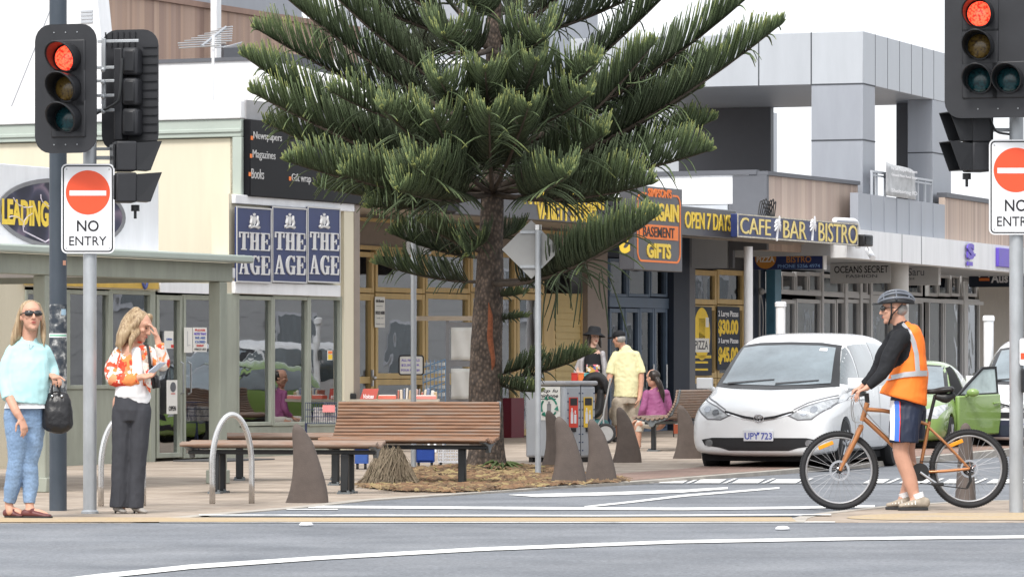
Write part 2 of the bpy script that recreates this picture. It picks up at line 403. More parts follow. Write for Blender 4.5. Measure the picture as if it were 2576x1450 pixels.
for x0, w in ((1565,60),(1655,62),(1745,64),(1840,66),(1935,66),(2170,50),(2260,70),(2370,70),(2480,80)):
    para(x0, x0+w, 1205.5, 1215.5, 18)
    para(x0+w+8, x0+w+17, 1203.5, 1215.5, 28)
hm = [hit(1550,1218,zr).to_2d(), hit(1800,1217.5,zr).to_2d(), hit(2020,1217,zr).to_2d(), hit(2600,1216,zr).to_2d()]
strip('hump_edge', hm, .09, mat('dark_rubber', (.035,.04,.05), .8), zr, .003)

# ---------------------------------------------------------------- shared facade materials
M_cream = mat('cream_render', (.65,.60,.47), .75, var=.045, sc=3.5, stretch=(1,1,.12))
M_green = mat('grey_green_paint', (.30,.32,.27), .6, var=.14, sc=4, stretch=(1,1,.3))
M_green2 = mat('pale_grey_green', (.38,.43,.39), .6, var=.06, sc=2)
M_white = mat('white_paint', (.76,.77,.79), .5, var=.08, sc=4, stretch=(1,1,.15))
M_blk = mat('black_gloss_board', (.008,.008,.010), .34, var=.05, spec=.12, coat=.0)
M_navy = mat('navy_board', (.022,.035,.12), .3, var=.15, sc=2)
M_ochre = mat('ochre_timber', (.52,.37,.165), .55, var=.15, sc=4, stretch=(1,1,.3))
M_brown = mat('brown_render', (.25,.21,.18), .8, var=.1, sc=3)
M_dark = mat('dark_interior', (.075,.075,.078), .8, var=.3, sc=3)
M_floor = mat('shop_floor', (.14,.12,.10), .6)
M_steelblue = mat('blue_grey_frame', (.09,.13,.19), .5, var=.1)
M_dnavy = mat('dark_blue_render', (.016,.024,.042), .6, var=.1)
M_grey = mat('grey_panel', (.30,.32,.36), .42, metal=.0, var=.07, sc=2.2, stretch=(1,1,.2), spec=.5)
M_grey2 = mat('light_grey_panel', (.42,.445,.48), .42, var=.06, sc=2.2, stretch=(1,1,.2), spec=.5)
M_dgrey = mat('dark_grey_panel', (.105,.11,.125), .5, var=.05)
M_wframe = mat('pale_frame', (.50,.50,.50), .45, var=.05)
M_join = mat('panel_joint', (.06,.065,.075), .7)
G_shop = glass_mat('shop_glass', (.84,.87,.87), .22)
G_dark = glass_mat('dark_glass', (.40,.43,.45), .07)
cl_k = 1.25
def clad_mat(name, cols, w):
    return ramp_mat(name, cols[0], 'white', [(i/len(cols), tuple(min(.8, x*cl_k) for x in c)) for i, c in enumerate(cols)], rough=.75, sc=(1/w, .0001, .0001), const=False, spec=.2)
M_clad = clad_mat('timber_cladding', [(.34,.235,.18),(.27,.19,.155),(.40,.29,.225),(.30,.215,.18),(.23,.16,.135),(.37,.26,.20)], .085)
M_clad2 = clad_mat('weathered_timber_cladding', [(.38,.30,.25),(.31,.245,.21),(.43,.345,.29),(.34,.27,.23),(.29,.22,.19),(.40,.315,.26)], .085)
M_post = mat('paper', (.75,.74,.70), .7, var=.05)
M_yel = mat('yellow_lettering', (.78,.56,.07), .5, var=.05)
M_whl = mat('white_lettering', (.78,.78,.80), .5, var=.05)
M_org = mat('orange_paint', (.80,.20,.04), .5, var=.05)
M_mag = speckle(ramp_mat('magazine_covers', (.4,.4,.4), 'cell', [(0,(.55,.1,.08)),(.2,(.1,.22,.4)),(.4,(.65,.6,.5)),(.55,(.12,.35,.2)),(.7,(.6,.45,.1)),(.85,(.7,.7,.72)),(1,(.25,.12,.3))], rough=.4, tsc=7), 40, .5, 1.4)

# ---------------------------------------------------------------- newsagency (left): ground floor, AGE panels, tall cream wall
F1 = Fr((*hit(560,1152).to_2d(), 0), RZ1)             # plane of its shopfront and of the awning edges
FV = Fr((*hit(570,1215).to_2d(), 0), RZ1)             # front of its veranda
C1 = Fr((F1.w(F1.P(612,0)[0], 0, 0).x, F1.w(F1.P(612,0)[0], 0, 0).y, 0), -A1)   # cream wall square to the street
def rb(mb, fr, a, b, c, d, o0=0., o1=.05):
    """a box from o0 to o1 in front of the facade whose front shows at these pixels"""
    x0, x1, z0, z1 = fr.R(a, b, c, d, o1); mb.box(x0, x1, -o1, -o0, z0, z1); return x0, x1, z0, z1
nb = T('newsagency', 'cream newsagency with grey-green veranda posts and a row of navy panels above its windows', 'shop building', F1)
w = MB()
xa = F1.P(-60,0)[0]; xb = F1.P(895,0)[0]; xs = F1.P(585,0)[0]
xw0 = F1.P(592,0)[0]; xw1 = F1.P(857,0)[0]
dado = MB(); dado.box(xs-.1, xw1, 0, .22, 0, F1.P(725,1070)[1]); dado.build('dado_panel', M_green, nb, bevel=.01); dado = MB()
xd0, xd1 = F1.P(388,0)[0], F1.P(552,0)[0]
xl0, xl1 = F1.P(62,0)[0], F1.P(384,0)[0]
zs = F1.P(250,978)[1]; zt = F1.P(300,728)[1]
dado.box(xl0, xl1, 0, .22, 0, zs); dado.build('dado_panel', M_green, nb, bevel=.01); dado = MB()
dado.box(xd0-.12, xd0, -.02, .22, 0, zt); dado.build('door_frame', M_green, nb, bevel=.01); dado = MB(); dado.box(xd1, xd1+.5, -.02, .22, 0, zt)
dado.build('door_frame', M_green, nb, bevel=.01)
w.box(xa, xl0, 0, .25, 0, 2.62); w.box(xl0, xs-.1, .0, .25, zt, 2.62)
z_at, z_ab = F1.P(725,521)[1], F1.P(725,711)[1]
w.box(xs-.1, xw1, 0, .25, F1.P(725,743)[1], F1.P(725,498)[1])
w.box(xw1, F1.P(881,0)[0], -.05, .4, 0, F1.P(870,512)[1])
w.build('wall', M_cream, nb)
p = MB(); p.box(F1.P(881,0)[0], xb, -.06, .5, 0, F1.P(888,515)[1]); p.box(F1.P(881,0)[0], xb, .5, 2.6, 0, 3.3); p.build('pilaster', M_brown, nb)
fr_ = MB()
for a, b, c, d in ((592,712,857,742),(592,500,895,522)): rb(fr_, F1, a, b, c, d, 0, .06)
fr_.build('white_trim', M_white, nb, bevel=.008)
def window(parent, fr, a, b, c, d, m, fw=.05, gm=G_shop, mull=(), rails=(), off=0., name='window'):
    """frame and pane seen at these pixels; mullions given in px, rails in py"""
    x0, x1, z0, z1 = fr.R(a, b, c, d, off); q = MB(fr); y0, y1 = -off-.02, -off+.07
    q.box(x0, x0+fw, y0, y1, z0, z1); q.box(x1-fw, x1, y0, y1, z0, z1)
    q.box(x0+fw, x1-fw, y0+.003, y1, z0, z0+fw); q.box(x0+fw, x1-fw, y0+.003, y1, z1-fw, z1)
    for mpx in mull:
        xm = fr.P(mpx, 0, off)[0]; q.box(xm-fw/2, xm+fw/2, y0+.005, y1, z0+fw, z1-fw)
    for mpy in rails:
        zm = fr.P((a+c)/2, mpy, off)[1]; q.box(x0+fw, x1-fw, y0+.008, y1, zm-fw/2, zm+fw/2)
    o = q.build(name, m, parent, bevel=.006)
    g = MB(fr); g.box(x0+fw*.5, x1-fw*.5, -off+.03, -off+.038, z0+fw*.5, z1-fw*.5); g.build('pane', gm, o, smooth=0)
    return o
for a, c in ((592,684),(684,775),(775,857)): window(nb, F1, a, 744, c, 1070, M_green, .05)
for a, c in ((62,168),(168,276),(276,384)): window(nb, F1, a, 730, c, 978, M_green, .05)
# glazed entrance
d1 = window(nb, F1, 392, 742, 456, 1150, M_green, .06, name='door'); d2 = window(nb, F1, 459, 742, 550, 1150, M_green, .06, name='door')
for dd, px_ in ((d1, 449), (d2, 468)):
    x, z = F1.P(px_, 950); q = MB(); q.tube([(x,-.03,z-.2),(x,-.07,z-.18),(x,-.07,z+.18),(x,-.03,z+.2)], .012, 6); q.build('handle', mat('steel', (.55,.56,.58), .3, metal=1.), dd)
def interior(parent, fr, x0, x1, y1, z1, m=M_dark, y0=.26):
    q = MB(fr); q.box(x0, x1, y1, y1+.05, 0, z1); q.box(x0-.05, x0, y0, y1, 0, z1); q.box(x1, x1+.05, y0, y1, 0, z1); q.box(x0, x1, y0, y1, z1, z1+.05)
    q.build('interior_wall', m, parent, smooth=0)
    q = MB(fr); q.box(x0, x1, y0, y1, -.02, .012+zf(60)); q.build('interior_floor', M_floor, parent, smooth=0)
rv = mat('teal_reveal', (.012,.028,.04), .35)
for a, c in ((659,683),(751,774),(827,850)):
    q = MB(); x0, x1, z0, z1 = F1.R(a, 748, c, 1066, -.05); q.box(x0, x1, .05, .30, z0, z1); q.build('reveal_panel', rv, nb)
for a, c in ((146,164),(246,272),(357,380)):
    q = MB(); x0, x1, z0, z1 = F1.R(a, 734, c, 974, -.05); q.box(x0, x1, .05, .30, z0, z1); q.build('reveal_panel', rv, nb)
mt = T('door_mat', 'dark doormat outside the newsagency doors', 'mat', F1, ((xd0+xd1)/2, -.5, 0)); q = MB(); q.box(xd0+.2, xd1-.1, -.85, -.15, 0.012, .04); q.build('mat', M_dark, mt, bevel=.006)
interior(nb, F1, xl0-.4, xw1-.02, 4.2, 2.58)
# veranda
vr = T('veranda', 'grey-green veranda with white roof over the footpath of the newsagency', 'veranda', FV)
ze0, ze1 = FV.P(600,643)[1], FV.P(600,662)[1]; zb = FV.P(585,709)[1]
xv0, xv1 = FV.P(-80,0)[0], FV.P(600,0)[0]
dv = (F1.o-FV.o).dot(FV.y)
q = MB(); q.add([(xv0,-.12,ze0-.02),(xv1,-.12,ze0-.02),(xv1,dv-.02,2.64),(xv0,dv-.02,2.64),(xv0,dv+1.6,2.95),(xv1-.2,dv-.01,2.66),(xv1-1.2,dv+1.6,2.95)], [(0,1,2,3),(3,5,6,4)]); q.build('roof_sheet', M_white, vr, smooth=0, solid=.03)
q = MB(); q.box(xv0, xv1+.04, -.16, -.02, ze1, ze0); q.build('gutter', M_green2, vr, bevel=.02)
q = MB(); q.box(xv0, xv1-.12, 0, .14, zb, ze1-.003); q.box(xv1-.26, xv1-.12, .142, dv-.02, zb, ze1-.004); q.build('beam', M_green, vr, bevel=.01)
for a, c in ((552,586),(112,128)):
    x0 = FV.P(a,0)[0]; q = MB(); q.box(x0+.02, x0+.17, .002, .138, 0, zb-.002); q.box(x0, x0+.19, -.02, .16, 0, .14); q.build('post', M_green, vr, bevel=.01)
q = MB()
for i in range(6): q.box(xv0+.3+i*1.0, xv0+.37+i*1.0, .15, dv-.03, zb+.05, zb+.15)
q.build('rafter', M_white, vr)
# tall cream wall above the veranda roof
cw = T('cream_parapet_wall', 'tall cream parapet wall capped with a pale green band and white coping, above the veranda', 'wall', C1)
q = MB(); x0, _ = C1.P(-60,0); zb_ = C1.P(300,352)[1]; q.box(x0, -.02, 0, .3, 2.3, zb_-.01); q.build('wall', M_cream, cw)
q = MB(); zg = C1.P(300,308)[1]; q.box(x0, 0, -.06, .3, zb_, zg); q.box(x0,.002,-.08,.0,zg-.17,zg-.12); q.box(-.13, 0.002, -.062, .3, C1.P(605,495)[1], zb_-.003); q.build('green_band', M_green2, cw, bevel=.01)
q = MB(); zw = C1.P(300,262)[1]; q.box(x0, .01, -.09, .35, zg+.003, zw); q.build('coping', M_white, cw, bevel=.015)
q = MB(); x2 = F1.P(668,0)[0]; q.box(F1.P(614,0)[0], x2+6, -.03, 1.2, F1.P(640,302)[1], F1.P(640,254)[1])
rp = T('roof_edge', 'grey box gutter running back behind the black newsagency fascia', 'roof edge', F1)
q.build('box_gutter', mat('gutter_grey', (.33,.33,.34), .6), rp)
# LEADING EDGE board standing on the veranda
x0, x1, z0, z1 = FV.R(-60, 425, 399, 622, -.2)
lb = T('shop_sign', 'white board with a dark oval and yellow letters standing on the veranda roof', 'sign', FV, ((x0+x1)/2, .2, z0))
q = MB(); q.box(x0, x1, .2, .26, z0, z1); q.build('board', M_white, lb, bevel=.005)
ca, cb = FV.P(2,540,-.2), FV.P(303,540,-.2); ce = ((ca[0]+cb[0])/2, FV.P(150,538,-.2)[1]); rx = (cb[0]-ca[0])/2+.02; rz_ = (FV.P(150,450,-.2)[1]-FV.P(150,622,-.2)[1])/2*.98
q = MB(); ring(q, ellipse(*ce, rx+.06, rz_+.02, 48), ellipse(*ce, rx, rz_-.02, 48), .186, .199); q.build('oval_rim', mat('rim_grey', (.2,.2,.21), .4), lb, smooth=0)
M_swirl = ramp_mat('dark_swirl', (.05,.05,.1), 'dist', [(0,(.015,.015,.025)),(.35,(.025,.025,.045)),(.5,(.05,.05,.085)),(.62,(.20,.15,.20)),(.7,(.03,.03,.05)),(1,(.02,.02,.03))], rough=.35, tsc=2.6)
q = MB(); q.prism(ellipse(*ce, rx, rz_-.02, 48), .19, .199); q.build('oval_panel', M_swirl, lb, smooth=0)
q = MB()
for k in range(9):
    cx_, cz_ = ce[0]-rx*.8+k*rx*.2, ce[1]+(.5 if k % 2 else -.45)*rz_; r_ = .12+.03*(k % 3)
    pts = [(cx_+r_*1.6*math.cos(t*.35+k), .187, cz_+r_*.8*math.sin(t*.35+k)) for t in range(13)]
    pts = [p for p in pts if ((p[0]-ce[0])/rx)**2+((p[2]-ce[1])/rz_)**2 < .85]
    if len(pts) > 2: q.tube(pts, .007, 4)
q.build('swirl_lines', mat('swirl_white', (.6,.55,.62), .4), lb)
xa_, za_ = FV.P(0,572,-.2); xe_, ze_ = FV.P(290,496,-.2)
lettering(lb, 'LEADING EDGE', FV.P(2,0,-.2)[0], FV.P(196,0,-.2)[0], FV.P(100,570,-.2)[1], FV.P(100,505,-.2)[1], .189, M_yel, bold=.035)
# THE AGE panels: three navy panels with serif letters and a crest
def serif(mb, s, x0, x1, z0, z1, y):
    W_ = x1-x0; Hh = z1-z0; n = len(s); gap = W_*.045; cw_ = [1.0 if c in 'TEH' else 1.08 for c in s]; tot = sum(cw_); ux = (W_-gap*(n-1))/tot
    x = x0; k = 0
    def bar(a, b, c, d):
        nonlocal k; k += 1; mb.box(x+a*lw, x+b*lw, y-.012-.0004*k, y, z0+c*Hh, z0+d*Hh)
    def poly(pts):
        nonlocal k; k += 1; mb.prism([(x+a*lw, z0+c*Hh) for a, c in pts], y-.012-.0004*k, y)
    for c, q in zip(s, cw_):
        lw = q*ux
        if c == 'T':
            bar(.36,.64,.05,.93); bar(.22,.78,0,.06); bar(.0,1,.92,1)
            poly([(0,.93),(.07,.93),(.14,.7),(0,.68)][::-1]); poly([(1,.93),(1,.68),(.86,.7),(.93,.93)])
        if c == 'H':
            for a in (.08,.62): bar(a,a+.28,.05,.95); bar(a-.08,a+.38,0,.06); bar(a-.08,a+.38,.94,1)
            bar(.36,.62,.47,.55)
        if c == 'E':
            bar(.1,.4,.05,.95); bar(0,.96,0,.07); bar(0,.93,.93,1); bar(.4,.66,.47,.54); bar(.62,.7,.37,.64)
            poly([(.84,.93),(.93,.93),(.93,.68),(.89,.68)]); poly([(.86,.07),(.93,.33),(.98,.33),(.96,.07)])
        if c == 'A':
            poly([(.4,1),(.55,1),(.95,.04),(.62,.04)]); poly([(.4,1),(.47,.86),(.17,.04),(.09,.04)]); bar(.26,.66,.3,.37); bar(-.02,.32,0,.06); bar(.54,1.03,0,.06)
        if c == 'G':
            o = []; i_ = []
            for t in range(19):
                an = math.radians(42+t*15.3); o.append((.52+.5*math.cos(an), .5+.51*math.sin(an))); i_.append((.56+.25*math.cos(an), .5+.43*math.sin(an)))
            poly(o+i_[::-1]); bar(.66,.93,.02,.42); bar(.54,1.03,.4,.46); bar(.84,.92,.68,.99)
        x += lw+gap
M_silver = mat('silver_lettering', (.62,.62,.62), .45, var=.08)
nav = []
for i, (a, c) in enumerate(((594,682),(684,771),(773,855))):
    x0, x1, z0, z1 = F1.R(a, 521, c, 711, .09)
    t = T('navy_sign', ['leftmost navy panel reading THE AGE, its first letters cut off by the cream wall', 'middle navy panel reading THE AGE under a silver crest', 'rightmost and darkest navy panel reading THE AGE, beside the cream pilaster'][i], 'sign panel', F1, ((x0+x1)/2, -.07, z0), 'navy newspaper panels above the windows')
    q = MB(); q.box(x0+.008, x1-.008, -.09, -.061, z0+.01, z1-.01); q.build('board', M_navy, t, bevel=.004)
    q = MB(); ring(q, [(x0,z0),(x1,z0),(x1,z1),(x0,z1)], [(x0+.018,z0+.02),(x1-.018,z0+.02),(x1-.018,z1-.02),(x0+.018,z1-.02)], -.1, -.091); q.build('frame', M_wframe, t, smooth=0)
    hh = z1-z0; ww = x1-x0
    q = MB(); serif(q, 'THE', x0+ww*.07, x1-ww*.06, z0+hh*.43, z0+hh*.665, -.091); serif(q, 'AGE', x0+ww*.07, x1-ww*.06, z0+hh*.11, z0+hh*.36, -.091); q.build('lettering', M_silver, t, smooth=0)
    q = MB(); cx_ = (x0+x1)/2; cz_ = z0+hh*.80; u = hh*.085
    q.prism([(cx_-.5*u,cz_+.9*u),(cx_+.5*u,cz_+.9*u),(cx_+.45*u,cz_-.1*u),(cx_,cz_-.55*u),(cx_-.45*u,cz_-.1*u)][::-1], -.1, -.091)
    for sg in (-1, 1):
        q.tube([(cx_+sg*.7*u,-.096,cz_-.6*u),(cx_+sg*1.15*u,-.096,cz_-.1*u),(cx_+sg*.95*u,-.096,cz_+.5*u),(cx_+sg*1.1*u,-.096,cz_+1.0*u)], [u*.16,u*.3,u*.26,u*.2], 6, sub=3)
        q.tube([(cx_+sg*.75*u,-.095,cz_+.3*u),(cx_+sg*.5*u,-.095,cz_+.5*u)], u*.1, 5)
        q.tube([(cx_+sg*1.2*u,-.095,cz_-.55*u),(cx_+sg*1.75*u,-.095,cz_-.75*u)], u*.2, 5)
    q.tube([(cx_-1.4*u,-.095,cz_-.85*u),(cx_,-.095,cz_-.65*u),(cx_+1.4*u,-.095,cz_-.85*u)], u*.2, 5, sub=4)
    q.prism([(cx_-.3*u,cz_+1.0*u),(cx_+.3*u,cz_+1.0*u),(cx_+.4*u,cz_+1.4*u),(cx_+.1*u,cz_+1.15*u),(cx_,cz_+1.45*u),(cx_-.1*u,cz_+1.15*u),(cx_-.4*u,cz_+1.4*u)][::-1], -.1, -.091)
    q.build('crest', M_silver, t, smooth=30)
# black fascia board of the newsagency
x0 = F1.P(612,0)[0]; x1 = F1.P(1140,0)[0]; z0 = F1.P(605,493)[1]; z1 = F1.P(612,301)[1]
fb = T('black_fascia_sign', 'long black fascia board listing newspapers, magazines and books above the navy panels', 'sign', F1, ((x0+x1)/2, 0, z0))
q = MB(); q.box(x0, x1, -.1, .2, z0, z1); q.build('board', M_blk, fb, bevel=.01)
M_gl = mat('grey_white_lettering', (.5,.5,.5), .5)
for s, a, c, b, d in (('Newspapers',637,708,334,358),('Magazines',635,692,379,405),('Books',632,663,425,450),('Greeting cards',737,822,391,414),('Gift wrap',733,781,438,463)):
    r = F1.R(a, b, c, d, .1); lettering(fb, s, r[0], r[1], r[2], r[3], -.101, M_gl)
q = MB()
for a, b in ((633,346),(631,391),(628,437),(733,402),(729,448)):
    r = F1.R(a-2.5, b-4, a+2.5, b+6, .1); q.box(r[0], r[1], -.106, -.101, r[2], r[3])
q.build('bullet', M_org, fb)
# ochre sign strip and grey notice strip under the veranda
x0, x1, z0, z1 = F1.R(66, 699, 398, 721, .06)
t = T('ochre_sign_strip', 'ochre yellow sign strip over the windows under the veranda', 'sign', F1, ((x0+x1)/2, -.05, z0))
q = MB(); q.box(x0, x1, -.07, -.03, z0, z1); q.build('board', mat('ochre_sign', (.55,.36,.06), .5), t)
q = MB(); c0 = F1.P(361,712,.06); q.tube([(c0[0]-.05,-.08,c0[1]+.07),(c0[0]-.05,-.08,c0[1]),(c0[0],-.08,c0[1]-.06),(c0[0]+.05,-.08,c0[1]),(c0[0]+.05,-.08,c0[1]+.07)], .02, 6, sub=3); q.build('emblem', mat('emblem_blue', (.06,.08,.25), .5), t)
x0, x1, z0, z1 = F1.R(402, 711, 548, 737, .06)
t = T('white_sign_strip', 'plain white strip above the newsagency doors', 'sign', F1, ((x0+x1)/2, -.05, z0)); q = MB(); q.box(x0, x1, -.07, -.03, z0, z1); q.build('board', M_white, t)
# ---------------------------------------------------------------- variety store with recessed ochre front, bargain entrance, cafe
F0 = Fr((*hit(1277,1099).to_2d(), 0), RZ1)
dA = (F0.o-F1.o).dot(F0.y)                            # depth of the awning
zg0 = zf(70)
vs_ = T('variety_store', 'brown variety store with ochre timber shopfront behind the pine tree', 'shop building', F0)
x0, x1 = F0.P(870,0)[0], F0.P(1480,0)[0]
zt0 = F0.P(1000,632)[1]; zt1 = F0.P(1000,562)[1]
q = MB(); q.box(x0-1, x1, .0, .3, zt0, 3.9); q.build('fascia_wall', M_brown, vs_)
q = MB(); q.box(x0-1, x1, -.05, 0, zt1, zt1+.05); q.box(x0-1, x1, -.04, .0, zt0-.001, zt0+.06); q.build('fascia_trim', M_ochre, vs_)
q = MB(); rb(q, F0, 1478, 560, 1528, 1100, 0, .12); q.v = [Vector((v.x, v.y, (0 if v.z < 1.5 else 3.9))) for v in q.v]; q.build('pilaster', mat('taupe_render', (.27,.23,.205), .8, var=.06), vs_)
def brow(fr, a, c, b, d, **k): window(vs_, fr, a, b, c, d, M_ochre, **k)
for a, c in ((893,938),(942,1066),(1068,1180),(1182,1296),(1298,1366)): window(vs_, F0, a, 633, c, 736, M_ochre, .075)
for a, c in ((942,1066),(1068,1180),(1182,1296)):
    window(vs_, F0, a, 738, c, 952, M_ochre, .085); window(vs_, F0, a, 953, c, 1092, M_ochre, .085)
da = window(vs_, F0, 893, 738, 938, 1096, M_ochre, .1, rails=(955,), name='door'); db = window(vs_, F0, 1298, 738, 1366, 1094, M_ochre, .1, rails=(930,), name='door')
q = MB(); hx, hz = F0.P(931,950); q.box(hx-.02, hx+.02, -.05, -.02, hz-.12, hz+.12); q.ball((hx,-.07,hz), .035, 6); q.build('handle', MATS['steel'], da)
q = MB(); hx, hz = F0.P(1358,930); q.box(hx-.02, hx+.02, -.05, -.02, hz-.12, hz+.12); q.build('handle', MATS['steel'], db)
q = MB(); rb(q, F0, 1368, 738, 1396, 1094, -.1, .03); rb(q, F0, 1462, 738, 1477, 1094, -.1, .03); q.build('door_post', M_ochre, vs_)
wb = MB(); x0_, x1_, z0_, z1_ = F0.R(1396, 738, 1462, 1094)
nb_ = 22
for i in range(nb_):
    za = z0_+(z1_-z0_)*i/nb_; zb2 = z0_+(z1_-z0_)*(i+1)/nb_; wb.add([(x0_,-.02,za),(x1_,-.02,za),(x1_,-.002,zb2),(x0_,-.002,zb2),(x0_,.05,za),(x1_,.05,za),(x1_,.05,zb2),(x0_,.05,zb2)], [(0,1,2,3),(4,7,6,5),(0,4,5,1),(3,2,6,7),(0,3,7,4),(1,5,6,2)])
wb.build('weatherboard', mat('ochre_boards', (.50,.38,.17), .6, var=.08), vs_, smooth=0)
x0r, x1r, z0r, z1r = F0.R(1286, 1000, 1318, 1096, .2); q = MB(); q.box(x0r, x1r, -.2, -.02, 0.05, z1r); q.build('maroon_panel', mat('maroon_paint', (.13,.012,.025), .5), vs_)
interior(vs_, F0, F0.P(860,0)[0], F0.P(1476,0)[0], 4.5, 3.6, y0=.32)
q = MB(); q.box(F0.P(1100,0)[0], F0.P(1290,0)[0], .5, .54, .9, 2.7); q.build('display_screen', mat('grey_green_screen', (.24,.29,.28), .7), vs_)

# bargain basement entrance
be = T('bargain_entrance', 'blue-grey framed glass entrance doors with dark blue surround under the bargain sign', 'shop entrance', F0, (F0.P(1530,0)[0], 0, 0))
xa, xb = F0.P(1529,0)[0], F0.P(1682,0)[0]
for a, c, r in ((1531,1568,0),(1570,1606,0),(1607,1643,0),(1644,1676,0)):
    dd = window(be, F0, a, 775, c, 1087, M_steelblue, .07, G_dark, name='door'); q = MB(); hx, hz = F0.P(c-6 if r == 0 else a+6, 945); q.tube([(hx,-.05,hz-.2),(hx,-.05,hz+.2)], .015, 6); q.build('handle', MATS['steel'], dd)
for a, c in ((1531,1576),(1578,1632),(1634,1676)): window(be, F0, a, 650, c, 746, M_steelblue, .05, G_dark)
q = MB(); q.box(xa, xb, -.03, .1, F0.P(1605,774)[1], F0.P(1605,747)[1]); q.build('transom', M_steelblue, be, bevel=.01)
q = MB(); q.box(F0.P(1678,0)[0], F0.P(1718,0)[0], -.12, .3, 0, 3.6); q.box(xa, xb, 0, .3, F0.P(1605,650)[1], 3.6); q.build('wall', M_dnavy, be)
interior(be, F0, xa+.02, F0.P(1700,0)[0], 5, 3.5)
# cafe front
cf = T('cafe', 'cafe shopfront with ochre window frames in a dark wall beside the blue post', 'shop building', F0, (F0.P(1735,0)[0], 0, 0))
q = MB(); q.box(F0.P(1719,0)[0], F0.P(1735,0)[0], -.1, .3, 0, 3.7); q.build('pilaster', mat('slate_render', (.16,.165,.18), .7, var=.06), cf)
q = MB(); q.box(F0.P(1735,0)[0], F0.P(1872,0)[0], 0, .3, F0.P(1800,678)[1], 3.7); q.build('wall', mat('charcoal_render', (.05,.05,.053), .8, var=.1), cf)
q = MB(); q.box(F0.P(1872,0)[0], F0.P(1912,0)[0], -.1, .3, 0, 3.7); q.build('wall', M_dnavy, cf)
for a, c in ((1737,1800),(1802,1870)):
    window(cf, F0, a, 679, c, 765, M_ochre, .09, G_dark); window(cf, F0, a, 767, c, 950, M_ochre, .09, G_dark); window(cf, F0, a, 951, c, 1072, M_ochre, .09, G_dark)
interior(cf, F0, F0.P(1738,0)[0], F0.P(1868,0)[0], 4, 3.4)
q = MB(); q.box(F0.P(1910,0)[0], F0.P(1926,0)[0], -.3, -.12, 0, 3.3); q.build('post', mat('teal_paint', (.06,.16,.23), .4), cf, bevel=.01)
q = MB(); xx = F0.P(1890,0)[0]
q.tube([(xx,-.15,3.2),(xx,-.15,1.2)], .018, 6); q.ball((xx-.02,-.2,2.55), .06, 6); q.tube([(xx,-.15,2.6),(xx+.1,-.18,2.2),(xx+.12,-.16,1.5),(xx+.15,-.16,.2)], .012, 5, sub=4); q.build('pipe', mat('pipe_grey', (.3,.3,.3), .5), cf)
# posters in the cafe windows
def poster(name, label, fr, a, b, c, d, off, items, m=M_post, group=None, th=.006):
    x0, x1, z0, z1 = fr.R(a, b, c, d, off); t = T(name, label, 'poster', fr, ((x0+x1)/2, -off, z0), group)
    q = MB(); q.box(x0, x1, -off, -off+th, z0, z1); q.build('sheet', m, t, smooth=0)
    for kind, m2, e, f, g, h, *tx in items:
        p = fr.R(e, f, g, h, off)
        if kind == 't': lettering(t, tx[0], *p, -off-.002, m2, bold=tx[1] if len(tx) > 1 else .02, th=.003)
        elif kind == 'b': q = MB(); q.box(p[0], p[1], -off-.004-.0005*tx[0] if tx else -off-.004, -off-.001, p[2], p[3]); q.build('print_block', m2, t, smooth=0)
        elif kind == 'e': q = MB(); q.prism(ellipse((p[0]+p[1])/2, (p[2]+p[3])/2, (p[1]-p[0])/2, (p[3]-p[2])/2), -off-.004, -off-.001); q.build('print_shape', m2, t, smooth=0)
    return t
M_pblk = mat('print_black', (.015,.015,.02), .5); M_pyel = mat('print_yellow', (.85,.58,.02), .5); M_pblue = mat('print_blue', (.05,.12,.4), .5); M_pred = mat('print_red', (.6,.04,.03), .5)
poster('pizza_poster', 'dark window poster with a yellow surfboard shape and the word PIZZA', F0, 1741, 771, 1790, 943, .06, [
    ('e', M_pyel, 1744, 773, 1785, 905), ('b', M_pblk, 1757, 800, 1772, 850), ('b', M_post, 1774, 798, 1782, 822, 1), ('b', M_post, 1744, 850, 1783, 885, 1), ('t', M_pblk, 1747, 856, 1780, 878, 'PIZZA', .015),
    ('b', M_pyel, 1746, 893, 1788, 900), ('b', M_pyel, 1748, 908, 1780, 913), ('b', M_pyel, 1748, 926, 1780, 931)], M_dnavy)
poster('price_poster', 'dark window poster with yellow pizza prices $30.00 and $45.00', F0, 1804, 771, 1860, 930, .06, [
    ('t', M_whl, 1806, 781, 1856, 800, '2 Large Pizzas', .02), ('t', M_pyel, 1806, 803, 1856, 845, '$30.00', .05), ('t', M_whl, 1806, 850, 1856, 866, '3 Large Pizzas', .02), ('t', M_pyel, 1806, 872, 1856, 915, '$45.00', .05)], M_dnavy)
# awning over variety store and cafe
aw = T('shop_awning', 'long flat awning over the variety store, bargain entrance and cafe', 'awning', F1, (F1.P(1400,0)[0], 0, 3))
xq0, xq1 = F1.P(897,0)[0], F1.P(2157,0)[0]; za0 = F1.P(1430,556)[1]
q = MB(); q.box(xq0, xq1, .21, dA-.02, za0+.12, za0+.26); q.build('roof_sheet', M_white, aw)
q = MB(); q.box(xq0, xq1, .205, dA-.03, za0+.06, za0+.117); q.build('soffit', mat('soffit_beige', (.42,.37,.31), .7, var=.08), aw)
q = MB()
xb0 = F1.P(1716,0)[0]
for k in range(4): q.box(xb0+.0, xq1-1.2-.25*k, .1+k*.12, .16+k*.12, za0-.02-.02*k, za0+.05)
for k in range(5): q.box(xb0+.6+k*1.1, xb0+.7+k*1.1, .09, .6, za0-.03, za0+.055)
q.build('beam', mat('beam_taupe', (.33,.28,.235), .7), aw)
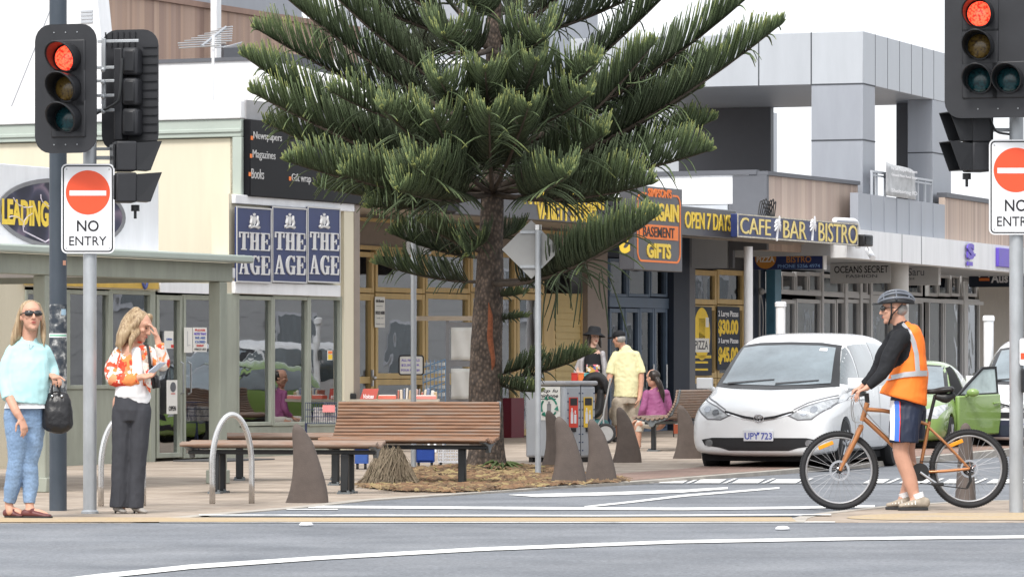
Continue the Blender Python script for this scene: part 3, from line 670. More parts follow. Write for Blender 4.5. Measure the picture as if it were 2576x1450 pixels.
# signs on the awning edge
def awsign(name, label, a, b, c, d, m, texts, off=.0, th=.2, cat='sign', border=None):
    x0, x1, z0, z1 = F1.R(a, b, c, d, off); t = T(name, label, cat, F1, ((x0+x1)/2, -off+th/2, z0))
    q = MB(); q.box(x0, x1, -off, -off+th, z0, z1); q.build('board', m, t, bevel=.012)
    for tx, e, f, g, h, mm, bo in texts: p = F1.R(e, f, g, h, off); lettering(t, tx, *p, -off-.001, mm, bold=bo, th=.012)
    return t, (x0, x1, z0, z1)
M_dbrd = mat('charcoal_board', (.075,.075,.085), .35, var=.15, sc=1.5, coat=.2)
awsign('variety_sign', 'charcoal fascia board with yellow letters NATIONAL DISCOUNT VARIETY STORES behind the tree', 1145, 478, 1568, 554, M_dbrd,
    [('NATIONAL DISCOUNT',1318,484,1522,521,M_yel,.03), ('VARIETY STORES',1350,515,1502,556,M_yel,.03)])
awsign('open_days_sign', 'charcoal fascia board with yellow letters OPEN 7 DAYS', 1660, 521, 1851, 594, M_dbrd, [('OPEN 7 DAYS',1722,536,1838,578,M_yel,.012)])
t, (x0, x1, z0, z1) = awsign('bargain_sign', 'tall charcoal box sign with orange outline reading BARGAIN BASEMENT GIFTS', 1594, 470, 1716, 681, M_dbrd,
    [("SIMPSON'S",1628,475,1687,497,M_org,.03), ('BARGAIN',1612,511,1706,556,M_yel,.035), ('GIFTS',1626,612,1686,650,M_yel,.04)], off=.35, th=.25)
p = F1.R(1608, 566, 1704, 602, .35); q = MB(); q.box(p[0], p[1], -.362, -.351, p[2], p[3]); q.build('orange_panel', M_org, t, smooth=0)
p = F1.R(1615, 571, 1694, 597, .35); lettering(t, 'BASEMENT', *p, -.363, M_pblk, bold=.01)
p = F1.R(1602, 487, 1711, 660, .35); q = MB(); ring(q, rrect(p[0], p[1], p[2], p[3], .16), rrect(p[0]+.035, p[1]-.035, p[2]+.03, p[3]-.03, .135), -.358, -.351); q.build('outline', M_org, t, smooth=0)
p = F1.R(1625, 473, 1690, 500, .35); q = MB(); q.box(p[0], p[1], -.3595, -.3505, p[2], p[3]); q.build('title_patch', M_dbrd, t, smooth=0)
o = [k for k in t.children if k.name.startswith('lettering')][0]; o.location.y -= .006
sm = Matrix.Translation((x0, 0, 0)) @ Matrix.Rotation(-PI/2, 4, 'Z')
lm = text_mesh('S', .12, .3, z0+.25, z0+.62, -.001, bold=.04); lm.v = [Vector((x0+v.y, -.35+v.x-.06, v.z)) for v in lm.v]; lm.build('side_lettering', M_yel, t, smooth=0, recalc=False)
M_yl2 = mat('faded_yellow_lettering', (.74,.60,.22), .5, var=.12, sc=9)
t, (x0, x1, z0, z1) = awsign('cafe_bar_bistro_sign', 'weathered navy board with yellow letters CAFE BAR BISTRO and two white palms', 1854, 550, 2157, 607, M_navy,
    [('CAFE',1861,549,1937,590,M_yl2,.0), ('BAR',1969,556,2027,600,M_yl2,.0), ('BISTRO',2058,563,2155,610,M_yl2,.0)], off=.3, th=.12)
q = MB(); ring(q, [(x0,z0),(x1,z0),(x1,z1),(x0,z1)], [(x0+.03,z0+.025),(x1-.03,z0+.025),(x1-.03,z1-.02),(x0+.03,z1-.02)], -.309, -.301); q.build('edge_trim', mat('worn_cream', (.5,.47,.4), .7, var=.4, sc=20), t, smooth=0)
for px_ in (1953, 2042):
    cx_, cz_ = F1.P(px_, 575, .3); q = MB(); y_ = -.308
    q.tube([(cx_-.02,y_,cz_-.2),(cx_,y_,cz_-.05),(cx_+.03,y_,cz_+.06)], .022, 5, sub=3)
    for k in range(9):
        an = -.5+k*.52; q.tube([(cx_+.02,y_,cz_+.04),(cx_+.02+.09*math.cos(an),y_,cz_+.06+.10*math.sin(an)),(cx_+.02+.14*math.cos(an),y_,cz_+.02+.12*math.sin(an))], [.03,.03,.01], 5, sub=2)
    q.ball((cx_+.11,y_,cz_+.17), (.05,.006,.05), 6); q.build('palm_emblem', M_whl, t)
q = MB(); q.tube([(x1-.6,-.1,z1+.05),(x1+.1,-.1,z1+.06),(x1+.42,-.1,z1+.05),(x1+.55,-.1,z1-.1),(x1+.55,-.1,z0-.02)], .05, 8, sub=3)
t = T('awning_pipe', 'white pipe bending down at the end of the cafe awning', 'pipe', F1, (x1+.3, -.1, z0)); q.build('pipe', M_white, t)
t = T('floodlight', 'black floodlight box fixed at the right end of the cafe sign', 'floodlight', F1, (x1+.1, -.3, z0+.05))
q = MB(); q.box(x1+.06, x1+.5, -.4, -.15, z0+.0, z0+.2); q.build('housing', mat('black_plastic', (.02,.02,.022), .4), t, bevel=.02); q = MB(); q.box(x1+.1, x1+.46, -.41, -.401, z0+.03, z0+.17); q.build('lens', G_dark, t)
cmx, cmz = F1.P(2185, 635, .2)
t = T('security_camera', 'small white security camera hanging under the end of the cafe awning', 'camera', F1, (cmx, -.2, cmz))
q = MB(); q.tube([(cmx-.1,-.2,cmz+.3),(cmx-.1,-.2,cmz+.12),(cmx,-.2,cmz+.05)], .015, 6); q.build('bracket', M_white, t)
q = MB(); q.tube([(cmx+.2,-.1,cmz+.06),(cmx-.2,-.35,cmz-.1)], .05, 8); q.build('housing', M_white, t)
# hanging cafe sign under the awning, square to the street
pp = F1.w(F1.P(2075,0)[0], .4, 0); CH = Fr((pp.x, pp.y, 0), -A1)
def hang(name, label, px_, a, b, c, d, m, texts, back, frd, th=.14, edge=None):
    pq = frd.w(frd.P(c,0,-back)[0], back, 0); fr = Fr((pq.x, pq.y, 0), -A1); x0, x1, z0, z1 = fr.R(a, b, c, d); t = T(name, label, 'sign', fr, ((x0+x1)/2, 0, z0))
    q = MB(); q.box(x0, x1, 0, th, z0, z1); q.build('board', m, t, bevel=.008)
    if edge: q = MB(); q.box(x1, x1+.02, -.002, th+.002, z0-.01, z1); q.build('end_cap', edge, t)
    q = MB()
    for f in (.2,.8): q.tube([(x0+(x1-x0)*f,th/2,z1-.01),(x0+(x1-x0)*f,th/2,z1+.12)], .01, 5)
    q.build('hanger', MATS['steel'], t)
    for tx, e, f, g, h, mm, bo in texts: lettering(t, tx, *fr.R(e, f, g, h), -.001, mm, bold=bo, th=.004)
    return t, fr
M_dorg = mat('orange_brown_print', (.45,.2,.04), .5); M_lblue = mat('pale_blue_print', (.2,.35,.65), .5)
t, fr = hang('pizza_cafe_sign', 'dark blue hanging sign CAFE BAR BISTRO with an orange PIZZA disc', 0, 1893, 622, 2069, 677, M_navy, [('CAFE / BAR',1957,624,2063,641,M_dorg,.01), ('BISTRO',1978,644,2040,660,M_dorg,.01), ('PHONE 5256 4974',1956,664,2062,673,M_lblue,.01)], .5, F1, edge=M_white)
p = fr.R(1899, 622, 1952, 677); q = MB(); q.prism(ellipse((p[0]+p[1])/2, (p[2]+p[3])/2, (p[1]-p[0])/2, (p[3]-p[2])/2-.01), -.006, -.001); q.build('disc', M_dorg, t, smooth=0)
lettering(t, 'PIZZA', *fr.R(1903, 645, 1948, 659), -.007, M_silver, bold=.03, th=.003)

# ---------------------------------------------------------------- grey modern building with its open frame
pz = Vector(((2130-CX)/F*76, 76, 0)); FGa = Fr(pz, RZ2)
pz = Vector(((2170-CX)/F*79, 79, 0)); FU = Fr(pz, RZ2); CU = Fr(pz, -A2)
gbt = T('grey_frame_building', 'modern grey panelled building with an open rooftop frame over pale shopfronts', 'building', FU)
SOF = FU.P(2170,210)[1]; TOP = FU.P(2170,78)[1]
def fu(px, py=0): return FU.P(px, py)
L = 6.1; LX = CU.P(1450,0)[0]   # lengths along and across the street, seen from the corner
def tow(fr, p): return fr.w(*p)
# in the FU frame: x along the street, y back (to the left in the picture)
def gbox(mb, x0, x1, y0, y1, z0, z1): mb.box(x0, x1, y0, y1, z0, z1)
q = MB(); gbox(q, 0, L+.35, 0, 5.6, SOF, TOP); q.build('roof_frame', M_grey2, gbt, bevel=.01)
wcol = -CU.P(2040,0)[0]
c1 = fu(2201)[0]; c2a = fu(2346)[0]
q = MB(); gbox(q, .004, c1, .004, wcol, 3.3, SOF-.002); q.build('column', M_grey, gbt, bevel=.01)
q = MB(); gbox(q, c2a, L+.3, .004, .5, 3.3, SOF-.002); q.build('column', M_grey, gbt, bevel=.01)
q = MB(); gbox(q, L-.2, L+.3, .503, .97, 3.3, SOF-.003); q.build('inner_wall', M_dgrey, gbt); q = MB(); gbox(q, L+.1, L+.3, 3.6, 5.5, 3.3, SOF-.003); q.build('inner_wall', M_dgrey, gbt)
jn = MB()
for px_ in (1908, 2040): x = -CU.P(px_,0)[0]; jn.box(-.003, .01, x-.012, x+.012, SOF+.002, TOP-.002)
for px_ in (2201,2232,2262,2292,2320,2348): x = fu(px_)[0]; jn.box(x-.01, x+.01, -.003, .01, SOF+.002, TOP-.002)
for z in (SOF-.001, FU.P(2170,351)[1]): jn.box(-.0035, c1, -.0035, wcol, z-.014, z+.012)
jn.box(c2a-.003, L+.25, -.003, .5, FU.P(2170,351)[1]-.012, FU.P(2170,351)[1]+.012)
jn.build('panel_joint', M_join, gbt, smooth=0)
# upper storey terrace parapet on the street side
FP = Fr(FU.w(-.4, -.25, 0), RZ2)
q = MB(FP); p0, p1 = FP.P(2158,0)[0], FP.P(2376,0)[0]; zp1 = FP.P(2270,500)[1]; zp0 = FP.P(2270,600)[1]; q.box(p0, p1, 0, .15, zp0-.3, zp1); q.build('parapet', M_grey, gbt)
q = MB(FP)
for k in range(1, 7): x = p0+(p1-p0)*k/7; q.box(x-.012, x+.012, -.012, .01, zp0-.3, zp1)
q.build('standing_seam', M_grey, gbt)
q = MB(FP); q.box(p1+.003, p1+8, -.0, .12, zp0-.3, FP.P(2430,504)[1]); q.build('timber_cladding', M_clad2, gbt)
q = MB(FP); q.box(p1, p1+8, -.04, .16, FP.P(2430,504)[1]+.002, FP.P(2430,504)[1]+.09); q.build('capping', M_dgrey, gbt)
# balustrade and its banner
bl = MB(FP); zr1, zr0 = FP.P(2260,437)[1], zp1
xx = [FP.P(k,0)[0] for k in (2203,2215,2236,2318,2336,2352)]
for x in xx: bl.box(x-.018, x+.018, .06, .1, zr0, zr1)
bl.box(xx[0], xx[-1], .05, .11, zr1-.04, zr1); bl.box(xx[0], xx[-1], .065, .095, zr0+.35, zr0+.38); bl.build('balustrade', M_grey2, gbt)
x0, x1, z0, z1 = FP.R(2224, 412, 2300, 497); t = T('real_estate_banner', 'grey banner with white print hung on the terrace balustrade', 'banner', FP, ((x0+x1)/2, -.02, z0))
q = MB(FP); q.grid(lambda u, v: (x0+(x1-x0)*u, -.03+.05*math.sin(u*7)*v, z0+(z1-z0)*v-.1*u*v), 14, 8); q.build('cloth', mat('banner_grey', (.45,.46,.47), .6, var=.25, sc=4), t, smooth=180, solid=.004)
for i, (tx, f, h) in enumerate((('For Sale Designer Apartments', 424, 434), ('Ground Floor Retail Shops', 440, 449), ('Sheltering IO', 478, 490))):
    p = FP.R(2229, f, 2294, h); lettering(t, tx, *p, -.095, M_whl, bold=.01, th=.002)
# street awning fascia and shopfronts
FA = Fr(FGa.o, RZ2)
x0, x1 = FA.P(2130,0)[0], FA.P(2130,0)[0]+26; zb0 = FA.P(2317,664)[1]; zb1 = FA.P(2317,594)[1]
q = MB(FA); q.box(x0, x1, 0, .3, zb0, zb1); q.build('awning_fascia', M_white, gbt); 
q = MB(FA); q.box(x0, x1, .303, 2.35, zb0+.04, zb1-.1); q.build('awning', M_grey2, gbt)
q = MB(FA); x = FA.P(2317,0)[0]; q.box(x-.012, x+.012, -.004, .01, zb0, zb1); x = FA.P(2268,0)[0]; q.box(x-.012, x+.012, -.004, .01, zb0, zb1); q.build('panel_joint', M_join, gbt, smooth=0)
t = T('salon_sign', 'violet S emblem mounted on the white awning fascia', 'sign', FA, (FA.P(2438,0)[0], -.05, FA.P(2438,640)[1]))
M_vio = mat('violet_paint', (.13,.08,.5), .4)
p = FA.R(2430, 612, 2447, 652, .04); lettering(t, 'S', p[0], p[1], p[2], p[3], -.04, M_vio, bold=.06, th=.03); p = FA.R(2441, 634, 2452, 644, .04); lettering(t, 'laser', p[0], p[1], p[2], p[3], -.04, M_vio, th=.02)
p = FA.R(2432, 658, 2444, 668, .04); q = MB(FA); q.box(p[0], p[1], -.06, -.03, p[2], p[3]); q.build('small_block', M_vio, t)
p = FA.R(2511, 625, 2560, 672, .06); t = T('violet_panel_sign', 'plain violet panel on the white awning fascia beside the pole', 'sign', FA, ((p[0]+p[1])/2, -.04, p[2])); q = MB(FA); q.box(p[0], p[1], -.07, -.0, p[2], p[3]); q.build('board', M_vio, t, bevel=.01)
FS = Fr(FGa.w(0, 2.4, 0), RZ2)
def fs(px, py=0): return FS.P(px, py)
zt_ = FS.P(2150,768)[1]
q = MB(FS); q.box(fs(1915)[0], fs(1915)[0]+34, .1, .3, FS.P(2050,680)[1], zb1); q.build('wall', M_grey2, gbt)
for a, c in ((1930,1962),(1964,1998),(2000,2030),(2032,2062)): window(gbt, FS, a, 684, c, 738, M_wframe, .07, G_dark)
for a, c in ((2066,2120),(2124,2180),(2184,2238),(2242,2318)): window(gbt, FS, a, 690, c, 742, M_wframe, .07, G_dark)
for a, c in ((2334,2356),(2358,2388),(2390,2412),(2416,2455)): window(gbt, FS, a, 690, c, 745, M_wframe, .07, G_dark)
for a, c, n_ in ((1930,1999,'window'),(2001,2062,'window'),(2066,2100,'window'),(2102,2124,'door'),(2126,2160,'door'),(2162,2186,'window'),(2188,2238,'window'),(2242,2320,'window'),(2334,2372,'window'),(2374,2420,'window'),(2428,2462,'door')):
    window(gbt, FS, a, 752, c, 1080, M_wframe, .075, G_dark, name=n_)
q = MB(FS)
for a, c in ((2062,2066),(2120,2127),(2158,2164),(2184,2189),(2238,2243),(2420,2429)): q.box(fs(a)[0], fs(c)[0], -.05, .09, 0, FS.P(2200,690)[1])
q.box(fs(1925)[0], fs(2470)[0], -.03, .095, FS.P(2200,752)[1]-.001, FS.P(2200,742)[1]); q.build('mullion', M_wframe, gbt)
q = MB(FS); q.box(fs(2462)[0], fs(2700)[0], .0, .09, 0, FS.P(2500,690)[1]); q.build('rendered_panel', mat('stone_beige', (.36,.335,.30), .8, var=.05), gbt)
interior(gbt, FS, fs(1932)[0], fs(2466)[0], 5, 3.2, y0=.12)
x = FA.P(2325,0)[0]; q = MB(FA); q.lathe([(.19,0),(.19,zb0+.03)], 20, Matrix.Translation((x, .5, 0))); q.build('column', mat('pale_column', (.5,.49,.47), .6, var=.04), gbt)
for i, (px_, yy, top) in enumerate(((1963,1100,758),(2486,1110,793))):
    f = base(px_, yy); z1 = f.P(px_, top)[1]; t = T('capped_pipe_bollard', ['tall white capped bollard in front of the dark shop windows, near the cafe post', 'tall white capped bollard before the beige panel, close to the right-hand pole'][i], 'bollard', f, (0,0,0), 'white capped bollards outside the grey building')
    q = MB(); q.lathe([(.075,0),(.075,z1-.08)], 16); q.build('post', M_white, t); q = MB(); q.lathe([(.09,z1-.079),(.09,z1-.02),(.07,z1)], 16); q.build('cap', M_white, t)
f = F1; xw = F1.P(1924,0)[0]
t = T('awning_post', 'round white post holding up the end of the cafe awning', 'post', F1, (xw, .3, 0)); q = MB(); q.lathe([(.1,0),(.1,.05),(.075,.06),(.075,3.2)], 16, Matrix.Translation((xw, .3, 0))); q.build('shaft', M_white, t)
hang('fashion_sign', 'grey hanging sign reading OCEANS SECRET FASHION under the pale awning', 0, 2087, 661, 2240, 712, M_wframe, [('OCEANS SECRET',2098,668,2234,686,M_pblk,.012), ('FASHION',2128,690,2206,698,M_dgrey,.01)], .6, FA)
hang('boutique_sign', 'pale hanging sign with thin script letters AmiSaru behind the fashion sign', 0, 2236, 671, 2360, 717, M_wframe, [('AmiSaru',2244,674,2324,693,M_dgrey,.0), ('BOUTIQUE',2262,698,2300,704,M_dgrey,.01)], .6, FA)
t, fr = hang('bank_sign', 'dark navy hanging sign with a triangle emblem and white letters Aus', 0, 2436, 683, 2600, 721, M_dnavy, [('Aus',2492,687,2535,711,M_whl,.03)], .8, FA)
p = fr.R(2462, 688, 2488, 706); q = MB(); q.prism([(p[0],p[2]),(p[1],p[2]),(p[1],p[2]+.06),(p[0],p[2]+.06)], -.006, -.001); q.build('emblem_base', M_org, t, smooth=0); q = MB(); q.tube([(p[0],-.004,p[2]+.08),((p[0]+p[1])/2,-.004,p[3]+.03),(p[1],-.004,p[2]+.08)], .014, 5); q.build('emblem_roof', M_whl, t)

# timber and white upper storey beside the cafe
FT = Fr(F1.w(F1.P(1925,0,-.8)[0], .8, 0), RZ1); CT = Fr(FT.o, -A1)
tb = T('timber_clad_upper_storey', 'low upper storey with weathered timber cladding and a white side wall above the cafe', 'building', FT)
x1 = FT.P(2157,0)[0]; zt1 = FT.P(1931,441)[1]
q = MB(); q.box(.08, x1, 0, .2, 3.2, zt1); q.build('timber_cladding', M_clad2, tb)
q = MB(); q.box(-.02, x1, -.05, .3, zt1+.002, zt1+.07); q.box(-.02, .077, -.03, .6, 3.2, zt1); q.build('capping', M_dgrey, tb)
q = MB(); q.box(-.005, .05, .15, 3.2, CT.P(1800,513)[1], CT.P(1800,441)[1]); q.build('side_wall', M_white, tb)
q = MB(); q.box(-.04, .1, .15, 3.2, CT.P(1800,441)[1]+.002, CT.P(1800,429)[1]); q.box(0, .09, .6, .68, 2.9, CT.P(1800,513)[1]-.002); q.build('roof_trim', M_dgrey, tb)
q = MB(); q.box(.0, .06, .7, 3.2, 2.9, CT.P(1800,515)[1]); q.build('lower_wall', M_grey2, tb)
t = T('cable_coil', 'tangle of black cable with a clay pot behind the cafe sign', 'cables', FT, (.2, -.5, zt1-.9))
q = MB(); c0 = FT.P(1925, 530, .3)
for k in range(7): q.tube([(c0[0]-.35+.08*k,-.3,c0[1]-.1),(c0[0]-.2+.06*k,-.3-.02*k,c0[1]+.16+.02*(k % 3)),(c0[0]+.1+.05*k,-.3,c0[1]-.1)], .011, 5, sub=5)
q.build('cable', mat('black_cable', (.015,.015,.015), .5), t)
# ---------------------------------------------------------------- buildings behind
FB = Fr(((1287-1287.5)/F*92, 92, 0), -A2)
bb = T('grey_apartment_building', 'plain grey panelled apartment block behind the pine tree', 'building', FB)
def fb(px, py): return FB.P(px, py)
x0, x1, z0, z1 = FB.R(850, -140, 1270, 500); q = MB(); q.box(x0, x1, 0, 6, 0, z1); q.build('wall', M_grey, bb)
x0, x1, z0, z1 = FB.R(1268, 250, 1745, 500); q = MB(); q.box(x0, x1, .2, 6, 0, z1); q.build('wing_wall', M_grey2, bb)
q = MB()
for z in (5.2, 6.6): q.box(fb(850,0)[0], fb(1270,0)[0], -.004, .01, z, z+.03)
for px_ in (960,1080,1190): x = fb(px_,0)[0]; q.box(x-.015, x+.015, -.005, .01, 3, 9)
q.build('panel_joint', M_join, bb, smooth=0)
for a, b, c, d in ((955,175,1075,250),(1090,150,1180,255)): window(bb, FB, a, b, c, d, M_white, .09, G_dark, off=.02)
x0, x1, z0, z1 = FB.R(840, 285, 1150, 470); q = MB(); q.box(x0, x1, -1.2, -.02, 0, z1); q.build('balcony', M_white, bb)
FC = Fr(((400-CX)/F*76, 76, 0), RZ1)
tc_ = T('timber_apartment_building', 'upper storey clad in reddish vertical timber with white posts, behind the cream wall', 'building', FC)
x0 = FC.P(200,0)[0]; x1 = FC.P(900,0)[0]; z1 = FC.P(403,4)[1]; q = MB(); q.box(x0, x1, 0, .2, 4, z1); q.build('timber_cladding', M_clad, tc_)
q = MB(); q.box(x0, x1, -.05, .25, z1+.002, z1+.1); q.build('capping', mat('rust_capping', (.28,.18,.14), .6), tc_)
q = MB(); q.box(x0, x1, 1.2, 1.4, 4, z1+5); q.build('upper_wall', M_grey, tc_)
for px_ in (548, 857): x, _ = FC.P(px_,0,.3); q = MB(); q.box(x-.05, x+.12, -.3, -.18, 4.2, z1+3); q.build('post', M_white, tc_)
q = MB(); x, z = FC.P(560,112,.1); q.box(x, x1, -.12, -.05, 4, z); q.build('lower_panel', M_dgrey, tc_)
CB = Fr(((400-CX)/F*70, 70, 0), -A1)
wh = T('white_rear_building', 'white rendered wall with a curved right end above the cream parapet', 'building', CB)
x0, x1, z0, z1 = CB.R(380, 156, 664, 320); pts = [(x0,z0),(x1+2.6,z0),(x1+2.4,z0+.5)]+[(x1+.3+math.sin(t*PI/2/6)*-.0+2.0*(1-t/6)**1.5, z0+.55+(z1-z0-.55)*(t/6)) for t in range(1,6)]+[(x1-.25,z1),(x0,z1)]
q = MB(); q.prism(pts, 0, .4); q.build('wall', M_white, wh, smooth=0)
q = MB(); q.box(x0, x1-.2, -.03, .43, z1, z1+.06); q.build('capping', M_dgrey, wh)
CG = Fr(((120-CX)/F*66, 66, 0), -A1)
wg = T('white_gable_building', 'large white rendered gable end at the far left, behind the traffic lights', 'building', CG)
x0, _ = CG.P(-60,0); x1, _ = CG.P(238,0); x2, _ = CG.P(254,0); z0 = 0; z1 = CG.P(100,-60)[1]; zk = CG.P(246,95)[1]
q = MB(); q.prism([(x0,3),(x2,3),(x2,zk),(x1,z1),(x0,z1)], 0, .35); q.build('wall', M_white, wg, smooth=0)
q = MB(); a = CG.P(18,295); b = CG.P(135,5); q.add([(a[0]-.01,-.004,a[1]),(a[0]+.01,-.004,a[1]),(b[0]+.01,-.004,b[1]),(b[0]-.01,-.004,b[1])], [(0,1,2,3)]); q.build('render_joint', M_grey, wg, smooth=0)
q = MB()
for k in range(4): p = CG.R(202, 26+k*9, 232, 31+k*9, .02); q.box(p[0], p[1], -.02, .01, p[2], p[3])
q.build('vent', M_grey2, wg)
# television aerial
fa = Fr(((533-CX)/F*60, 60, 0), 0)
t = T('tv_aerial', 'metal television aerial on a thin mast above the cream parapet', 'aerial', fa, (0,0,fa.P(533,252)[1]))
za, zb_ = fa.P(533,262)[1], fa.P(533,98)[1]; q = MB(); q.tube([(0,0,za-.6),(.02,0,zb_+.05)], .02, 6); q.build('mast', M_white, t)
q = MB(); m = D_ = 60/F
q.tube([(-.14,0,zb_-.1),(.16,.5,zb_+.2)], .022, 5)
for k in range(9):
    f_ = k/8; c = Vector((-.14+.3*f_, .5*f_, zb_-.1+.3*f_)); l = .42-.05*abs(k-2); q.tube([c+Vector((-l,.1,-.02)), c+Vector((l*.8,-.1,.0))], .01, 5)
for k in range(4): q.tube([(.0+.05*k,.0,zb_-.12),(.35+.02*k,.1,zb_-.1+.02*k)], .009, 5)
q.build('antenna_rod', MATS['steel'], t)
# ---------------------------------------------------------------- Norfolk pine
M_bark = ramp_mat('pine_bark', (.1,.08,.06), 'dist', [(0,(.20,.15,.11)),(.25,(.135,.10,.078)),(.55,(.075,.058,.047)),(1,(.045,.037,.032))], rough=.9, sc=(1,1,.7), tsc=30, bump=.8)
speckle(M_bark, 9, .7, 1.35)
M_twig = mat('twig_bark', (.075,.058,.045), .9, var=.3, sc=12)
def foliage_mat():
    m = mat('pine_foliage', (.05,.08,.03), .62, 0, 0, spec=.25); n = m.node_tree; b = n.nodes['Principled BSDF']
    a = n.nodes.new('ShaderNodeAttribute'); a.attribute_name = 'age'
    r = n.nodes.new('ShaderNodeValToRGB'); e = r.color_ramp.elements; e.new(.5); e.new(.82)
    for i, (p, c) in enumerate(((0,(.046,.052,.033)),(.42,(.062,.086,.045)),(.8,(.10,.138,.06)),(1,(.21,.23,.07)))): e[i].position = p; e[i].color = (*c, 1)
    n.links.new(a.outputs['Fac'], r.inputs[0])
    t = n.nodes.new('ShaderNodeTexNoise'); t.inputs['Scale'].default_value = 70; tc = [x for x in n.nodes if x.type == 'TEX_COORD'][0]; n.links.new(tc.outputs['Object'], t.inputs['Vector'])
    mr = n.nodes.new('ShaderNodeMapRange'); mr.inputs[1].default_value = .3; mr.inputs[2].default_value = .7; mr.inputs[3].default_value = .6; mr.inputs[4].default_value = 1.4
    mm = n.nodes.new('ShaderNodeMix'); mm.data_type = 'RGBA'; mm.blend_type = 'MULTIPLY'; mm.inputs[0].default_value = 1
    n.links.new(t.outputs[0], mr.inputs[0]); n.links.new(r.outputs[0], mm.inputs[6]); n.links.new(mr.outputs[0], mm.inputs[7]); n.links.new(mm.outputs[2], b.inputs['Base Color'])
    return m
M_fol = foliage_mat()
TF = base(1222, 1190); TD = TF.o.y; TM = TD/F                    # metres per photo unit at the tree
tree = T('pine_tree', 'Norfolk pine with upswept rope-like branches growing behind the slatted bench', 'tree', TF)
def tp(px, py, dy=0.): D = TD+dy; return Vector(((px-CX)/F*D-TF.o.x, dy, H-(py-HY)/F*D))
tk = [(1222,1200,52),(1222,1170,47),(1222,1100,44),(1222,1000,43),(1224,900,41),(1228,760,37),(1233,600,31),(1238,480,28),(1240,300,23),(1243,100,19),(1246,-160,15),(1247,-420,11)]
q = MB()
def tr(u, v):
    f = v*(len(tk)-1); i = min(int(f), len(tk)-2); g = f-i; g2 = g*g*(3-2*g)*.3+g*.7
    px, py, r = [tk[i][k]+(tk[i+1][k]-tk[i][k])*g2 for k in range(3)]; c = tp(px, py); an = 2*PI*u; rr = r*TM
    rr *= 1+.05*math.sin(3*an+v*14)+.045*noise.noise((math.cos(an)*1.5, math.sin(an)*1.5, c.z*4))+(.25*max(0, 1-c.z/.28)*(.5+.5*math.sin(an*5)) if c.z < .28 else 0)
    return c+Vector((math.cos(an)*rr, math.sin(an)*rr, 0))
q.grid(tr, 33, 130); trunk = q.build('trunk', M_bark, tree, smooth=180)
q = MB(); sc_ = [tp(1228,758,-.16),tp(1233,800,-.175),tp(1232,850,-.18),tp(1240,905,-.18),tp(1236,935,-.17)]
q.tube(sc_, [.008,.03,.034,.026,.006], 6, sub=4); q.build('bark_scar', mat('scar_rust', (.25,.085,.04), .9, var=.35, sc=30), trunk, smooth=180)
fol = MB(); age_shade = []; wood = MB()
RT = random.Random(11)
def branchlet(p, d, up, ln, a0, a1, r):
    """one rope-like shoot: leaves the limb along d and bends towards up"""
    n = 5; pts = []; dd = d.normalized(); x = p.copy()
    for i in range(n):
        pts.append(x.copy()); dd = (dd+up*(.42)).normalized(); x = x+dd*ln/(n-1)
    b0 = len(fol.v); rr = [r*.7, r, r*1.05, r*.95, r*.55]
    fol.tube(pts, rr, 4, caps=True)
    for i in range(n): age_shade.extend([a0+(a1-a0)*(i/(n-1))**1.4]*4)
def limb(b, tip, r0, sag=.12, t0=.2, dens=1., ln=.42, shade=0., wig=.05, mid=None):
    b = Vector(b); tip = Vector(tip); L_ = (tip-b).length
    m = mid if mid is not None else (b+tip)/2+Vector((RT.uniform(-wig, wig), RT.uniform(-wig, wig), -sag*L_))
    def pt(t): return b*(1-t)**2+m*2*t*(1-t)+tip*t*t
    def dr(t): return ((m-b)*2*(1-t)+(tip-m)*2*t).normalized()
    wood.tube([pt(t/10) for t in range(11)], [r0*(1-.86*t/10) for t in range(11)], 7)
    n = int(L_*(1-t0)/.0072*dens)
    for k in range(n):
        t = t0+(1-t0)*(k+RT.random())/n; d = dr(t); side = d.cross(Vector((0, 0, 1)))
        if side.length < .05: side = Vector((1, 0, 0))
        side.normalize(); sg = 1 if k % 2 else -1; upv = side.cross(d).normalized()
        out = max(0., (t-t0)/(1-t0)); taper = min(1., (1-t)*4.6+.34)
        l = ln*taper*RT.uniform(.75, 1.15)*(.8+.35*math.sin(out*PI))
        sp = RT.gauss(1.05, .25); dirv = side*sg*sp+d*(.38+.25*RT.random())+Vector((0, 0, 1))*(.30+RT.gauss(0, .22))
        drp = 1-out
        upb = (Vector((0, 0, 1))*(.95-.3*drp)+d*.16-side*sg*.12).normalized()
        if RT.random() < .10*drp+.03: upb = Vector((0, 0, -.6)); dirv = side*sg+d*.5; l *= .9
        a0 = .10+.38*out+RT.uniform(-.1, .1)-shade; a1 = a0+.16+.26*out+(.3 if (out > .55 and RT.random() < .4) else 0)  # rear and low limbs darkened here: shade painted into the foliage colour
        branchlet(pt(t), dirv, upb, l, max(0, min(1, a0)), max(0, min(1, a1)), .0078*RT.uniform(.8, 1.25))
    for k in range(int(14*dens)):     # the bright growing tip
        d = dr(1.); side = Vector((RT.gauss(0, 1), RT.gauss(0, 1), RT.gauss(.4, .8))); branchlet(pt(.985), d+side*.35, (d+Vector((0, 0, .4))).normalized(), RT.uniform(.05, .12), .55, 1., .009)
def dyv(px, py, by, full):
    """depth offset that gives a limb its natural full length"""
    dx = (px-1236)*TM; dz = (by-py)*TM; return math.sqrt(max(0., full*full-dx*dx-dz*dz))
